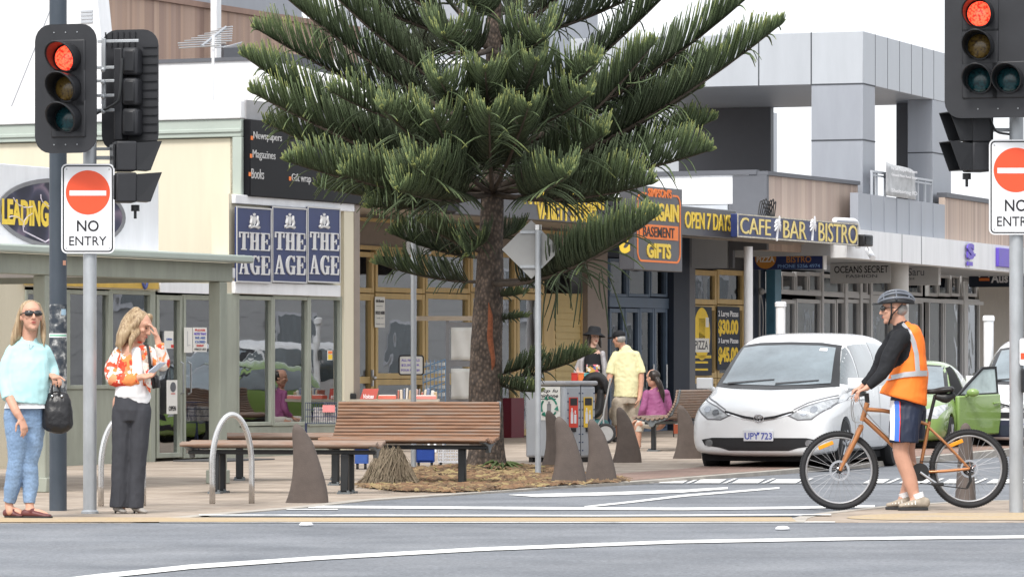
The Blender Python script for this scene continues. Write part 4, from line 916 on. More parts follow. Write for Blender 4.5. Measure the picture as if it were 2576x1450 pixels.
# whorls: base height (py), tip (px, py), towards (-1) or away (+1), thickness, foliage start
LIMBS = [
 # lowest whorl: (trunk py, tip px, tip py, depth sense, thickness, foliage start)
 (487,608,138,.15,.075,.22),(484,632,232,-.35,.07,.25),(486,668,308,.5,.062,.28),(490,720,405,-.6,.05,.3),(488,800,470,.3,.045,.3),
 (484,1646,108,-.45,.075,.25),(487,1762,220,.1,.075,.25),(480,1968,58,.35,.075,.3),(488,1798,300,.4,.066,.25),(482,1788,378,-.2,.066,.28),(490,1640,462,-.4,.052,.3),(492,1545,505,.2,.035,.35),(480,1560,380,.8,.05,.3),
 (480,1230,282,-1,.055,.38),(486,1088,290,-1,.055,.38),(484,1330,268,-1,.055,.38),(470,962,275,-.9,.055,.34),(478,950,300,.9,.05,.3),(488,860,440,-.5,.045,.3),(486,1000,480,-.8,.04,.35),(488,930,520,-.3,.03,.3),
 (488,1040,420,-.95,.045,.36),(485,1430,440,-.9,.045,.36),(484,1520,340,-.75,.05,.3),(478,1120,350,.9,.045,.35),(478,1360,340,.9,.045,.35),
 # second whorl
 (350,640,70,.2,.066,.26),(345,692,-28,-.35,.066,.26),(300,790,-60,-.4,.062,.28),(395,1885,-10,-.2,.07,.3),(350,1730,-70,.3,.066,.28),(345,1790,148,.6,.055,.28),(350,1107,205,-1,.055,.38),(345,1220,176,-1,.055,.38),(340,1350,155,-1,.055,.38),(348,1500,160,-.8,.055,.32),(352,1600,200,.8,.05,.3),
 (348,985,150,.8,.05,.32),(348,1480,240,-.85,.045,.35),(342,1330,120,.9,.045,.35),(350,830,230,-.5,.05,.3),
 # third whorl
 (125,860,-160,-.3,.058,.28),(120,1000,-170,.6,.055,.3),(112,1600,-190,-.3,.058,.28),(118,1480,-150,.6,.055,.3),(120,1112,88,-1,.05,.38),(128,1368,95,-1,.05,.38),(125,960,80,.8,.045,.3),(110,1690,-60,.3,.055,.28),(118,770,-70,.3,.055,.28),
 # whorls mostly above the frame
 (-60,900,-330,.2,.05,.25),(-60,1620,-320,.3,.05,.25),(-65,1080,-240,-.9,.05,.3),(-60,1400,-240,-.9,.05,.3),(-65,1240,-200,-1,.045,.35),(-60,1000,-280,.8,.045,.3),(-60,1500,-290,-.6,.045,.3),(20,1180,-10,-1,.03,.3),(20,1320,-20,.9,.03,.3),
 (-230,1020,-470,.2,.04,.25),(-230,1480,-470,-.2,.04,.25),(-230,1240,-400,-1,.04,.3),(-230,1120,-440,.9,.04,.3)]
for by, px, py, dep, r, t0 in LIMBS:
    full = 3.0 if by > 0 else 2.3
    dd = dyv(px, py, by, full)*(1 if dep > 0 else -1)*(1 if abs(dep) >= .8 else abs(dep)*.8)
    b_ = tp(1238, by); tpv = tp(px, py); k = (TD+dd)/TD; tpv = Vector((tpv.x*k+TF.o.x*(k-1), dd, H+(tpv.z-H)*k))
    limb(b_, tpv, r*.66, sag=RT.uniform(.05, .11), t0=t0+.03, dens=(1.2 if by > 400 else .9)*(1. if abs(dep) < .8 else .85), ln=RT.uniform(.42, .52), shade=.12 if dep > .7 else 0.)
# low side branches on the bare trunk
for by, px, py, dy_, r, t0, ln, mid in ((712,1655,540,-2.4,.035,.2,.46,(1400,735)),(705,1580,600,-2.1,.022,.25,.44,None),(708,948,662,.1,.022,.15,.34,None),(650,985,588,.2,.02,.15,.36,None),(640,1060,560,-.4,.02,.2,.3,None),(610,1310,575,.3,.014,.2,.25,None),
                                     (955,1485,888,-.35,.018,.25,.24,None),(945,1370,900,-.2,.012,.2,.22,None),(960,1350,985,-.3,.01,.1,.2,None),(800,1320,796,-.1,.008,.3,.1,None),(742,1312,738,-.15,.008,.2,.12,None),(560,1180,640,-.5,.016,.2,.3,None)):
    limb(tp(1232, by), tp(px, py, dy_), r, sag=.1, t0=t0+.03, dens=1.1, ln=ln, shade=.04, mid=tp(*mid, dy_*.75) if mid else None)
for k in range(16):           # hanging withered shoots
    p = tp(RT.uniform(1380, 1540), RT.uniform(640, 690), RT.uniform(-.5, -.1)); branchlet(p, Vector((RT.gauss(.2,.3), RT.gauss(0,.2), -1)), Vector((RT.gauss(0,.2), 0, -.7)), RT.uniform(.35, .9), .15, .5, .008)
for k in range(34):           # stray long shoots
    by, px, py, *_ = RT.choice(LIMBS[:34]); f = RT.uniform(.3, .7); p = tp(1238+(px-1238)*f, by+(py-by)*f*.8, RT.uniform(-.8, -.2)); branchlet(p, Vector((RT.gauss(0,1), RT.gauss(0,.5), RT.gauss(0,.6))), Vector((RT.gauss(0,.3), 0, RT.gauss(.1,.5))), RT.uniform(.3, .55), .5, .75, .010)
wood.build('branch', M_twig, tree, smooth=180)
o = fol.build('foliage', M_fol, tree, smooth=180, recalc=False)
at = o.data.attributes.new('age', 'FLOAT', 'POINT'); at.data.foreach_set('value', age_shade)
# needle litter round the trunk
RL = random.Random(5)
lit = MB(); lc = []
bed = [hit(*p).to_2d() for p in ((915,1226),(1000,1236),(1130,1238),(1250,1233),(1400,1222),(1560,1213),(1540,1206),(1450,1196),(1330,1184),(1240,1176),(1120,1184),(1000,1194),(930,1212))]
area('needle_bed', speckle(mat('leaf_mould', (.12,.088,.06), .95, var=.4, sc=4), 60, .6, 1.4), xy=bed, dz=.012)
bc = sum(bed, Vector((0, 0)))/len(bed)
for k in range(3600):
    e = RL.randrange(len(bed)); a, b2 = bed[e], bed[(e+1) % len(bed)]; f = RL.random(); p = bc+(a+(b2-a)*f-bc)*(RL.random()**.5)*1.06
    d = (p-Vector((TF.o.x, TF.o.y))).length; z = .01+.10*max(0, 1-d/1.6)*RL.random()+.02*RL.random()
    an = RL.uniform(0, 2*PI); l = RL.uniform(.05, .22); w_ = RL.uniform(.006, .018); dx, dy = math.cos(an)*l/2, math.sin(an)*l/2; tz = RL.uniform(-.015, .03)
    lit.tube([(p.x-dx,p.y-dy,z),(p.x,p.y,z+.012),(p.x+dx,p.y+dy,z+tz)], [w_*.5,w_,w_*.3], 3, caps=False)
o = lit.build('fallen_needles', ramp_mat('dead_needles', (.3,.2,.08), 'cell', [(0,(.17,.10,.06)),(.3,(.23,.14,.08)),(.5,(.11,.075,.05)),(.7,(.28,.20,.11)),(.88,(.34,.27,.13)),(1,(.15,.16,.06))], rough=.9, tsc=9), None, smooth=0, recalc=False)
tag(o, 'brown fallen pine needles strewn round the trunk and under the bench', 'leaf litter', kind='stuff')
# small green sprig at the foot of the trunk
sf = base(1262, 1192)
t = T('fern_plant', 'small green sprig growing at the foot of the pine trunk', 'plant', sf); q = MB()
for k in range(26):
    an = RL.uniform(0, 2*PI); l = RL.uniform(.1, .3); q.tube([(0,0,0),(math.cos(an)*l*.5,math.sin(an)*l*.4,l*.5),(math.cos(an)*l*1.2,math.sin(an)*l*.8,l*.45*RL.random())], [.012,.02,.004], 4, sub=2)
q.build('leaf', mat('leaf_green', (.06,.09,.025), .6, var=.3), t)
# dry grass tussock under the bench
gf = base(980, 1222)
t = T('grass_tussock', 'dry brown grass tussock between the two benches', 'plant', gf); q = MB()
for k in range(1700):
    an = RL.uniform(0, 2*PI); rr = RL.random()**.5; a2 = an+RL.gauss(0, .5); l = RL.uniform(.22, .40); x0, y0 = math.cos(an)*rr*.10, math.sin(an)*rr*.10; o_ = RL.uniform(.07, .25)*(.45+.6*rr)
    q.tube([(x0,y0,.05),(math.cos(an)*(.05+o_*.45),math.sin(an)*(.04+o_*.45),l*(1.1-.35*rr)),(math.cos(a2)*(.06+o_*.85),math.sin(a2)*(.06+o_*.85),l*(.62-.4*rr)),(math.cos(a2)*(.08+o_),math.sin(a2)*(.08+o_),max(.01,l*(.25-.4*rr)+RL.uniform(-.05,.10)))], [.0035,.004,.003,.0015], 3, sub=2, caps=False)
q.ball((0,0,.09), (.15,.15,.15), 8)
q.build('blades', ramp_mat('dry_grass', (.25,.19,.11), 'cell', [(0,(.15,.115,.08)),(.4,(.23,.185,.13)),(.7,(.19,.15,.105)),(1,(.11,.10,.06))], rough=.9, tsc=40), t, smooth=0, recalc=False)
# ---------------------------------------------------------------- street furniture
M_fin = mat('cast_concrete', (.105,.083,.072), .75, var=.16, sc=7, bump=.25, bsc=90)
M_ss = mat('brushed_stainless', (.62,.61,.60), .25, metal=1., var=.06, sc=8)
M_galv = mat('galvanised_steel', (.40,.42,.44), .5, metal=.55, var=.14, sc=7, stretch=(1,1,.4))
M_bm = mat('black_metal', (.018,.02,.022), .4, var=.1)
def fin_mesh():
    # outline seen from the side: a shark's fin leaning to the left, about 0.7 m tall; unit frame, base front at z 0
    prof = [(0,-.19,.187),(.012,-.187,.187),(.06,-.168,.184),(.13,-.147,.174),(.23,-.129,.150),(.345,-.120,.115),(.45,-.121,.082),(.525,-.125,.054),(.58,-.128,.022),(.61,-.129,.002),(.64,-.128,-.020),(.662,-.124,-.040),(.680,-.117,-.058),(.691,-.108,-.073),(.696,-.098,-.083)]
    q = MB(); n = 32; rows = []
    for i, (z, a, b) in enumerate(prof):
        c = (a+b)/2; w = (b-a)/2; dp = min(.095-.05*(z/.69), w*1.0)
        for k in range(n):
            an = 2*PI*k/n; cs, sn = math.cos(an), math.sin(an); q.v.append(Vector((c+w*math.copysign(abs(cs)**.85, cs), dp*math.copysign(abs(sn)**.75, sn), z)))
    m = len(prof)
    for i in range(m-1):
        for k in range(n): q.f.append((i*n+k, i*n+(k+1) % n, (i+1)*n+(k+1) % n, (i+1)*n+k))
    q.f.append(tuple(range(n-1, -1, -1))); q.f.append(tuple((m-1)*n+k for k in range(n)))
    return q
FINS = [(772,1263,.0,1.0,'brown fin-shaped bollard standing alone in front of the low bench'),
        (1428,1218,.15,1.0,'brown fin-shaped bollard at the needle bed, nearest the thin sign pole'),
        (1508,1213,.1,.95,'brown fin-shaped bollard at the needle bed on the kerb edge, right of its twin'),
        (1398,1172,.1,.97,'brown fin-shaped bollard mostly hidden behind another one, next to the recycling bin'),
        (1576,1162,.1,.99,'brown fin-shaped bollard in front of the man in the yellow shirt'),
        (1728,1152,.1,.99,'brown fin-shaped bollard beside the front of the white people carrier'),
        (2428,1258,PI/2-.1,1.0,'brown fin-shaped bollard seen end-on through the rear bicycle wheel')]
fin0 = None
for px, py, rz, k, lab in FINS:
    f = base(px, py)
    if fin0 is None:
        me = fin_mesh().mesh('fin_bollard'); fin0 = link('fin_bollard', me, M_fin, None, 60); o = fin0
    else: o = fin0.copy(); COL.objects.link(o)
    o.location = f.o-Vector((0, 0, .01)); o.rotation_euler = (0, 0, rz); o.scale = (k, k, k*1.0); tag(o, lab, 'bollard', 'fin-shaped bollards along the kerb')
# bicycle hoops
def hoop(px0, px1, py, top, rz, lab, depth=.06):
    f = base(px0, py); w = (px1-px0)*f.o.y/F; h = (py-top)*f.o.y/F
    fr = Fr(f.o, rz); t = T('bike_hoop', lab, 'bike rack', fr, (0,0,0), 'stainless bicycle hoops')
    pts = [(0,0,0),(0,0,h*.42)]+[(w/2-w/2*math.cos(PI*k/14), 0, h*.42+h*.58*math.sin(PI*k/14)) for k in range(1,14)]+[(w,0,h*.42),(w,0,0)]
    q = MB(); q.tube(pts, .026, 12, sub=2); q.build('hoop', M_ss, t, smooth=180)
hoop(534, 637, 1266, 1042, .35, 'stainless steel bicycle hoop in front of the low bench')
hoop(254, 362, 1272, 1050, .3, 'stainless steel bicycle hoop behind the woman in grey trousers')
# benches
M_slat = ramp_mat('oiled_slat', (.2,.1,.06), 'noise', [(.3,(.14,.08,.052)),(.48,(.24,.128,.075)),(.6,(.22,.145,.105)),(.75,(.20,.16,.135))], rough=.6, sc=(1.5,14,14), tsc=2.2)
M_slat2 = ramp_mat('weathered_slat', (.2,.1,.06), 'noise', [(.3,(.20,.145,.115)),(.5,(.27,.20,.16)),(.65,(.235,.14,.095)),(.8,(.30,.24,.205))], rough=.7, sc=(1.5,14,14), tsc=2.2)
M_cast = mat('cast_alloy', (.15,.165,.175), .5, metal=.4, var=.15)
def make_bench(lab, fr, L, back=True, ms=M_slat, sd=.46, legs=(.14,.86), double=False):
    t = T('slatted_bench', lab, 'bench', fr, (0,0,0), 'slatted timber benches')
    n = 8
    for k in range(n):         # seat slats: a gentle wave in section
        y = -sd/2+sd*k/(n-1); z = .455+.018*math.cos(k/(n-1)*PI*2)-(.015 if k == 0 else 0)
        q = MB(); q.tube([(0,y,z),(L,y,z)], (.026,.02), 10, ref=(0,1,0)); q.build('seat_slat', ms, t, bevel=.002)
    if back:
        for k in range(10):
            f_ = k/9; y = sd/2+.03+.11*f_+.03*math.sin(f_*PI); z = .505+.0345*k
            q = MB(); q.tube([(.0+.002*k,y,z),(L-.004*k,y,z)], (.0165,.0185), 10, ref=(0,1,0)); q.build('back_slat', ms, t, bevel=.002)
    for xf_ in (.06,L-.05):      # cast end brackets
        q = MB(); pts = [(-sd/2-.02,.435),(-sd/2+.04,.425),(-.05,.39),(-.01,.33),(.03,.33),(.07,.38),(.16,.41),(sd/2+.01,.44)]
        if back: pts += [(sd/2+.16,.66),(sd/2+.195,.83),(sd/2+.175,.84),(sd/2+.13,.66),(sd/2+.07,.5)]
        else: pts += [(sd/2+.01,.455)]
        pts += [(.16,.435),(.08,.42),(-.08,.43),(-sd/2+.06,.452)]
        q.prism([(y,z) for y,z in pts], -.022, .022, Matrix.Translation((xf_,0,0)) @ Matrix.Rotation(PI/2,4,'Z')); q.build('end_bracket', M_cast, t, smooth=0, bevel=.006)
    q = MB(); q.box(.04, L-.04, -.09, .09, .365, .405); q.build('seat_rail', M_bm, t, bevel=.008)
    for f_ in legs:
        for y in ((-.14,.14) if double else (.0,)):
            x = L*f_; q = MB(); q.box(x-.038, x+.038, y-.03, y+.03, .02, .37); q.build('leg', M_bm, t, bevel=.01)
            q = MB(); q.box(x-.06, x+.06, y-.08, y+.08, 0, .018); [q.lathe([(.014,.018),(.014,.035)], 6, Matrix.Translation((x+sx,y-.055,0))) for sx in (-.04,.04)]; q.build('foot_plate', M_cast, t)
    return t
f = base(819, 1219); ln = 436*f.o.y/F
b1 = make_bench('long slatted bench with a high back in front of the pine trunk', Fr((f.o.x, f.o.y, 0), -.27), ln, True, M_slat, legs=(.06,.82))
f = base(463, 1240); ln = 500*f.o.y/F
b2 = make_bench('backless slatted bench behind the metal hoop and the nearest fin', Fr((f.o.x, f.o.y+.2, 0), -.14), ln, False, M_slat2, sd=.5, legs=(.17,.83), double=True)
f = base(570, 1210); b3 = make_bench('backless slatted bench half hidden behind the low front bench', Fr((f.o.x-.1, f.o.y+.6, 0), .05), 1.4, False, M_slat2, sd=.5, double=True)
# far bench with the girl: seen at an angle from behind
f = base(1662, 1135); far_b = Fr((f.o.x, f.o.y, f.o.z), 0)
# ---------------------------------------------------------------- poles and street signs
def pole(name, lab, px, py, top, dia, m, cat='pole', z0=0., extra=0.):
    f = base(px, py); h = f.P(px, top)[1]; t = T(name, lab, cat, f); r = dia*f.o.y/F/2
    q = MB(); q.lathe([(r,z0),(r,h)], 20); q.build('shaft', m, t, smooth=40); return t, f, r
M_bpole = ramp_mat('blue_grey_pole', (.05,.065,.085), 'noise', [(.3,(.040,.053,.07)),(.6,(.055,.07,.09)),(.8,(.075,.09,.11))], rough=.5, sc=(1,1,.5), tsc=5)
pt_, pf, pr = pole('lamp_post', 'tall dark blue-grey lamp post behind the left traffic lights, with torn stickers', 146, 1283, -120, 44, M_bpole, 'lamp post')
M_torn = ramp_mat('torn_paper', (.1,.1,.1), 'noise', [(.42,(.035,.045,.06)),(.55,(.12,.13,.14)),(.62,(.45,.46,.46)),(.75,(.05,.06,.075))], rough=.8, tsc=16)
def wrap(name, a, b, pyt, pyb, m, fr, r, par, k=1.01):
    z0 = fr.P(0, pyb)[1]; z1 = fr.P(0, pyt)[1]; q = MB(); q.grid(lambda u, v: Vector((math.cos(a+(b-a)*u)*r*k, math.sin(a+(b-a)*u)*r*k, z0+(z1-z0)*v)), 14, 2); q.build(name, m, par, smooth=180, recalc=False)
wrap('torn_poster', -PI, 0, 765, 1010, M_torn, pf, pr, pt_, 1.008)
wrap('sticker', -2.9, -.2, 838, 848, M_whl, pf, pr, pt_, 1.02)
wrap('sticker', -2.6, -.3, 841, 845, mat('sticker_green', (.2,.5,.35), .5), pf, pr, pt_, 1.03); wrap('sticker', -1.1, -.4, 777, 792, mat('sticker_blue', (.35,.5,.62), .5), pf, pr, pt_, 1.02); wrap('sticker', -.9, -.4, 655, 667, mat('sticker_peach', (.6,.3,.2), .5), pf, pr, pt_, 1.02)
gt, gf_, gr_ = pole('signal_pole', 'galvanised traffic light pole at the left carrying the NO ENTRY sign', 226, 1290, 330, 34, M_galv, 'traffic light')
rt, rf_, rr_ = pole('signal_pole', 'galvanised traffic light pole at the right edge of the picture', 2556, 1287, 20, 36, M_galv, 'traffic light')
q = MB(); q.lathe([(gr_*1.3,0),(gr_*1.3,.015),(gr_*1.02,.03)], 16); q.build('base_collar', M_galv, gt)
M_sgw = mat('sign_white', (.74,.75,.77), .4, var=.02); M_sgr = mat('sign_red', (.75,.085,.03), .4, var=.03); M_sgk = mat('sign_black', (.012,.012,.016), .4)
def no_entry(par, fr, a, b, c, d, off, lab):
    x0, x1, z0, z1 = fr.R(a, b, c, d, off); w = x1-x0; h = z1-z0; cx = (x0+x1)/2
    t = T('no_entry_sign', lab, 'traffic sign', fr, (cx, -off, z0), 'no entry signs')
    q = MB(); q.prism(rrect(x0, x1, z0, z1, .045), -off, -off+.004); q.build('plate', M_sgw, t, smooth=0)
    q = MB(); ring(q, rrect(x0+.012, x1-.012, z0+.012, z1-.012, .035), rrect(x0+.022, x1-.022, z0+.022, z1-.022, .027), -off-.002, -off-.0005); q.build('border', M_sgk, t, smooth=0)
    q = MB(); q.prism(ellipse(cx, z0+h*.68, w*.415, w*.415, 48), -off-.002, -off-.0005); q.build('red_disc', M_sgr, t, smooth=0)
    q = MB(); q.box(cx-w*.345, cx+w*.345, -off-.004, -off-.0025, z0+h*.645, z0+h*.702); q.build('white_bar', M_sgw, t, smooth=0)
    lettering(t, 'NO', cx-w*.205, cx+w*.205, z0+h*.245, z0+h*.37, -off-.0005, M_sgk, bold=.012, th=.002); lettering(t, 'ENTRY', cx-w*.35, cx+w*.35, z0+h*.09, z0+h*.19, -off-.0005, M_sgk, bold=.004, th=.002)
    q = MB()
    for sx in (-.4, .4):
        for zz in (.06, .94): q.ball((cx+sx*w*1.0, -off-.002, z0+h*zz), .006, 5)
    q.build('rivet', M_galv, t)
    q = MB(); q.box(cx-.12, cx+.12, -off+.005, -off+.02, z0+h*.3, z0+h*.34); q.box(cx-.12, cx+.12, -off+.005, -off+.02, z0+h*.75, z0+h*.79); q.build('bracket', M_galv, t)
no_entry(gt, gf_, 154, 412, 288, 637, gr_+.022, 'NO ENTRY sign with red disc on the left-hand pole')
no_entry(rt, rf_, 2487, 351, 2622, 590, rr_+.022, 'NO ENTRY sign with red disc on the right-hand pole, cut off by the picture edge')
# traffic lights
M_tl = mat('signal_black', (.022,.023,.027), .5, var=.12, sc=9); M_tl2 = mat('signal_visor', (.016,.017,.02), .4, var=.1)
def led_mat(name, c, e, c2):
    m = ramp_mat(name, c, 'dist', [(0,c),(.45,c),(.8,c2)], rough=.25, tsc=55); b = m.node_tree.nodes['Principled BSDF']; b.inputs['Coat Weight'].default_value = .3
    if e:
        l = b.inputs['Base Color'].links[0].from_socket; m.node_tree.links.new(l, b.inputs['Emission Color']); b.inputs['Emission Strength'].default_value = e
    return m
M_red = led_mat('red_lens_lit', (1.,.10,.045), 1.15, (.65,.012,.008)); M_amb = led_mat('amber_lens', (.16,.10,.022), 0, (.06,.035,.012)); M_grn = led_mat('green_lens', (.006,.05,.06), 0, (.003,.02,.026))
def visor(par, M, r, lt, lb, cut=0., name='visor', m=None):
    """cowl: a tube open below, longest at the top; local -y is outwards"""
    q = MB(); n = 28; a0, a1 = math.radians(-58+cut), math.radians(238-cut)
    def p(u, v):
        an = a0+(a1-a0)*u; k = (math.sin(an)+.85)/1.85; l = lb+(lt-lb)*max(0, k)**1.0; rr = r*(1+.04*v); return M @ Vector((math.cos(an)*rr, -l*v, math.sin(an)*rr))
    q.grid(p, n, 6); q.build(name, m or M_tl2, par, smooth=180, solid=.008)
def lantern(par, M, lens, r=.1, vis=(.26,.10), hw=.15):
    q = MB(); q.box(-hw, hw, -.0, .16, -hw, hw, M); o = q.build('lantern_housing', M_tl, par, bevel=.012)
    q = MB(); q.lathe([(r*1.12,0),(r*1.12,.02),(r*1.03,.022)], 28, M @ Matrix.Rotation(PI/2, 4, 'X')); q.build('bezel', M_tl2, o)
    q = MB(); n = 24; q.lathe([(r,.0215),(r*.92,.032),(r*.7,.042),(r*.4,.049),(r*.08,.052)], n, M @ Matrix.Rotation(PI/2, 4, 'X')); q.build('lens', lens, o, smooth=180)
    visor(o, M, r*1.13, vis[0], vis[1])
def signal(par, fr, a, b, c, d, off, yaw, lights, lab, rr=.135):
    x0, x1, z0, z1 = fr.R(a, b, c, d, off); w = (x1-x0)/math.cos(yaw); cx = (x0+x1)/2; cz = (z0+z1)/2; h = z1-z0
    t = T('traffic_signal', lab, 'traffic light', fr, (cx, -off, z0))
    M0 = Matrix.Translation((cx, -off, cz)) @ Matrix.Rotation(-yaw, 4, 'Z')
    q = MB(); q.prism(rrect(-w/2, w/2, -h/2, h/2, rr), 0, .01, M0); q.build('target_board', M_tl, t, smooth=0)
    q = MB()
    for sx in (-.17,0,.17):
        for sz in (-1, 1): q.ball(M0 @ Vector((sx*w*1.1, -.001, sz*h*.435)), .006, 5)
    q.build('bolt', M_galv, t)
    for lx, lz, lens in lights: lantern(t, M0 @ Matrix.Translation((lx*w, -.012, lz*h)), lens)
    q = MB(); q.box(-.03, .03, .17, .32, h*.33, h*.37, M0); q.box(-.03, .03, .17, .32, -h*.37, -h*.33, M0); q.build('bracket', M_galv, t)
    return t
signal(gt, gf_, 85, 61, 245, 385, .26, .30, ((.04,.235,M_red),(.045,.0,M_amb),(.05,-.235,M_grn)), 'three-lamp traffic light with lit red lamp at the upper left, facing left')
signal(rt, rf_, 2379, -50, 2640, 296, .24, .28, ((-.165,.255,M_red),(-.165,.02,M_amb),(-.165,-.225,M_grn),(.11,-.225,M_grn)), 'traffic light with lit red lamp and two dark green lamps at the upper right')
# the signal seen from behind
x0, x1, z0, z1 = gf_.R(246, 73, 391, 378, -.1); cx = (x0+x1)/2; cz = (z0+z1)/2; h = z1-z0; w = x1-x0
t = T('traffic_signal', 'traffic light seen from its louvred black back beside the lit one', 'traffic light', gf_, (cx, .1, z0))
M0 = Matrix.Translation((cx, .1, cz)) @ Matrix.Rotation(-.25, 4, 'Z')
q = MB(); q.prism(rrect(-w*.52, w*.52, -h/2, h/2, .13), .08, .09, M0); q.build('target_board', M_tl, t, smooth=0)
q = MB()
for k in range(12): q.box(w*.24, w*.5, .066, .078, -h*.42+k*h*.07, -h*.42+k*h*.07+.008, M0)
for k in range(6): q.box(-w*.45+k*.05, -w*.45+k*.05+.01, .066, .078, h*.36, h*.48, M0)
q.build('louvre', M_tl2, t)
for k in (-1, 0, 1):
    q = MB(); zc_ = k*h*.25-h*.02; q.box(-.02, w*.24, -.07, .078, zc_-.11, zc_+.11, M0); o = q.build('lantern_housing', M_tl, t, bevel=.025)
    q = MB(); q.box(.005, w*.2, -.09, -.072, zc_-.085, zc_+.085, M0); q.build('housing_door', M_tl2, o, bevel=.01)
q = MB(); q.box(-.09, -.02, -.06, .077, -h*.42, h*.34, M0); q.build('back_spine', M_tl, t, bevel=.01)
q = MB(); q.tube([M0 @ Vector(p) for p in ((-.0,-.1,h*.25),(-.02,-.11,-.05),(-.06,-.1,-h*.12),(-w*.5,-.08,-h*.2))], .012, 6, sub=4); q.build('cable', M_bm, t)
q = MB()
q.box(-w*.5, w*.25, -.05, -.03, h*.385, h*.41, M0); q.box(-w*.40, -w*.34, -.07, -.045, h*.16, h*.42, M0); q.box(-w*.40, -w*.34, -.07, -.045, -h*.18, h*.08, M0)
for f_ in (.18,.07,-.05,-.17): q.box(-w*.52, -w*.18, -.065, -.05, h*f_-.012, h*f_+.012, M0)
for f_ in (.16,.06,-.06,-.18): q.ball(M0 @ Vector((-w*.37, -.08, h*f_)), .022, 6)
q.box(-w*.55, w*.3, -.04, -.02, -h*.5, -h*.475, M0); q.build('bracket', M_galv, t, bevel=.003)
def ped(fr, a, b, c, d, right, lab, z_pin):
    """a two-lamp pedestrian signal seen side-on"""
    x0, x1, z0, z1 = fr.R(a, b, c, d, -.02); t = T('pedestrian_signal', lab, 'traffic light', fr, ((x0+x1)/2, .02, z0)); s = 1 if right else -1
    hb = (z1-z0)*.94; wv = x1-x0
    xb0, xb1 = (x0, x0+wv*.45) if right else (x1-wv*.45, x1)
    cx, cy = (xb0+xb1)/2+s*.085, .02
    M0 = Matrix.Translation((cx, .06, z0+.06)) @ Matrix.Rotation((PI/2+.25)*1 if right else -(PI/2-.3), 4, 'Z')
    for k in range(2):
        zc_ = hb*(.25+.5*k)
        q = MB(); q.box(-.115, .115, 0, .17, zc_-.12, zc_+.12, M0); o = q.build('lantern_housing', M_tl, t, bevel=.015)
        q = MB(); q.box(-.10, .10, .172, .19, zc_-.1, zc_+.1, M0); q.build('housing_door', M_tl2, o, bevel=.01)
        q = MB(); u = .105
        q.add([M0 @ Vector(p) for p in ((-u,0,zc_+u),(u,0,zc_+u),(u,0,zc_-u),(-u,0,zc_-u),(-u*1.1,-.2,zc_+u*1.15),(u*1.1,-.2,zc_+u*1.15),(u*1.1,-.11,zc_-u*1.05),(-u*1.1,-.11,zc_-u*1.05))], [(0,4,5,1),(1,5,6,2),(3,7,4,0),(2,6,7,3)]); q.build('visor', M_tl2, o, smooth=0, solid=.008)
        q = MB(); q.box(-.09, .09, -.006, -.001, zc_-.09, zc_+.09, M0); q.build('lens', M_grn if k == 0 else mat('dark_red_lens', (.05,.008,.008), .2), o)
    q = MB(); q.lathe([(.012,z0-.06),(.012,z0-.0),(.035,z0+.0),(.035,z0+.05)], 10, Matrix.Translation((cx, .1, 0))); q.build('mounting_pin', M_tl2, t)
    q = MB(); q.box(min(cx,0), max(cx,0), .08, .12, z0+.09, z0+.12); q.box(min(cx,0), max(cx,0), .08, .12, z1-.12, z1-.09); q.build('bracket', M_galv, t)
ped(gf_, 285, 363, 402, 530, True, 'black pedestrian signal side-on under the left traffic lights', 550)
ped(rf_, 2367, 293, 2487, 450, False, 'black pedestrian signal side-on under the right traffic lights', 470)
q = MB(); a_, b_ = rf_.P(2490, 300), rf_.P(2540, 338); q.tube([(a_[0],0,a_[1]),(a_[0]+.05,-.02,a_[1]-.1),(b_[0],0,b_[1])], .01, 6, sub=4); q.build('cable', M_bm, rt)
x0, x1, z0, z1 = rf_.R(2564, 850, 2600, 918, .08); t = T('button_plate', 'small white plate on the right-hand pole at the picture edge', 'sign', rf_, ((x0+x1)/2,-.08,z0)); q = MB(); q.prism(rrect(x0,x1,z0,z1,.02), -.08, -.07); q.build('plate', M_sgw, t, smooth=0); q = MB(); q.box(x0+.008, x0+.05, -.083, -.0805, z0+.05, z0+.1); q.build('red_print', M_sgr, t, smooth=0)
x0, x1, z0, z1 = rf_.R(2568, 926, 2600, 986, .08); t = T('push_button_box', 'black pedestrian push button box on the right-hand pole', 'push button', rf_, ((x0+x1)/2,-.08,z0)); q = MB(); q.prism(rrect(x0,x1,z0,z1,.02), -.12, .0); q.build('housing', M_tl2, t, bevel=.008)
q = MB(); q.lathe([(.03,0),(.026,.015)], 14, Matrix.Translation(((x0+x1)/2, -.121, (z0+z1)/2)) @ Matrix.Rotation(PI/2,4,'X')); q.build('button', M_galv, t)
# thin sign poles on the footpath
dt, df, dr_ = pole('sign_pole', 'thin grey pole carrying a diamond warning sign seen from behind', 1353, 1199, 566, 15, M_galv)
q = MB(); q.lathe([(dr_*1.15,df.P(0,578)[1]),(dr_*1.15,df.P(0,565)[1])], 14); q.build('cap', M_ss, dt)
cx, cz = df.P(1336, 627, -.05); r_ = 74*df.o.y/F
t = T('diamond_sign', 'grey back of a diamond road sign half hidden by pine foliage', 'traffic sign', df, (cx, .05, cz-r_)); q = MB(); q.prism([(cx-r_,cz),(cx,cz-r_),(cx+r_,cz),(cx,cz+r_)], .05, .056); q.build('plate', mat('sign_back', (.30,.30,.295), .55, metal=.2, var=.06), t, smooth=0)
q = MB(); q.box(cx-.12, cx+.12, .03, .048, cz-.2, cz-.17); q.box(cx-.12, cx+.12, .03, .048, cz+.17, cz+.2); q.build('clamp', M_galv, t)
lt, lf, lr = pole('sign_pole', 'thin grey pole behind the long bench with a sign back in the foliage', 1040, 1176, 545, 14, M_galv)
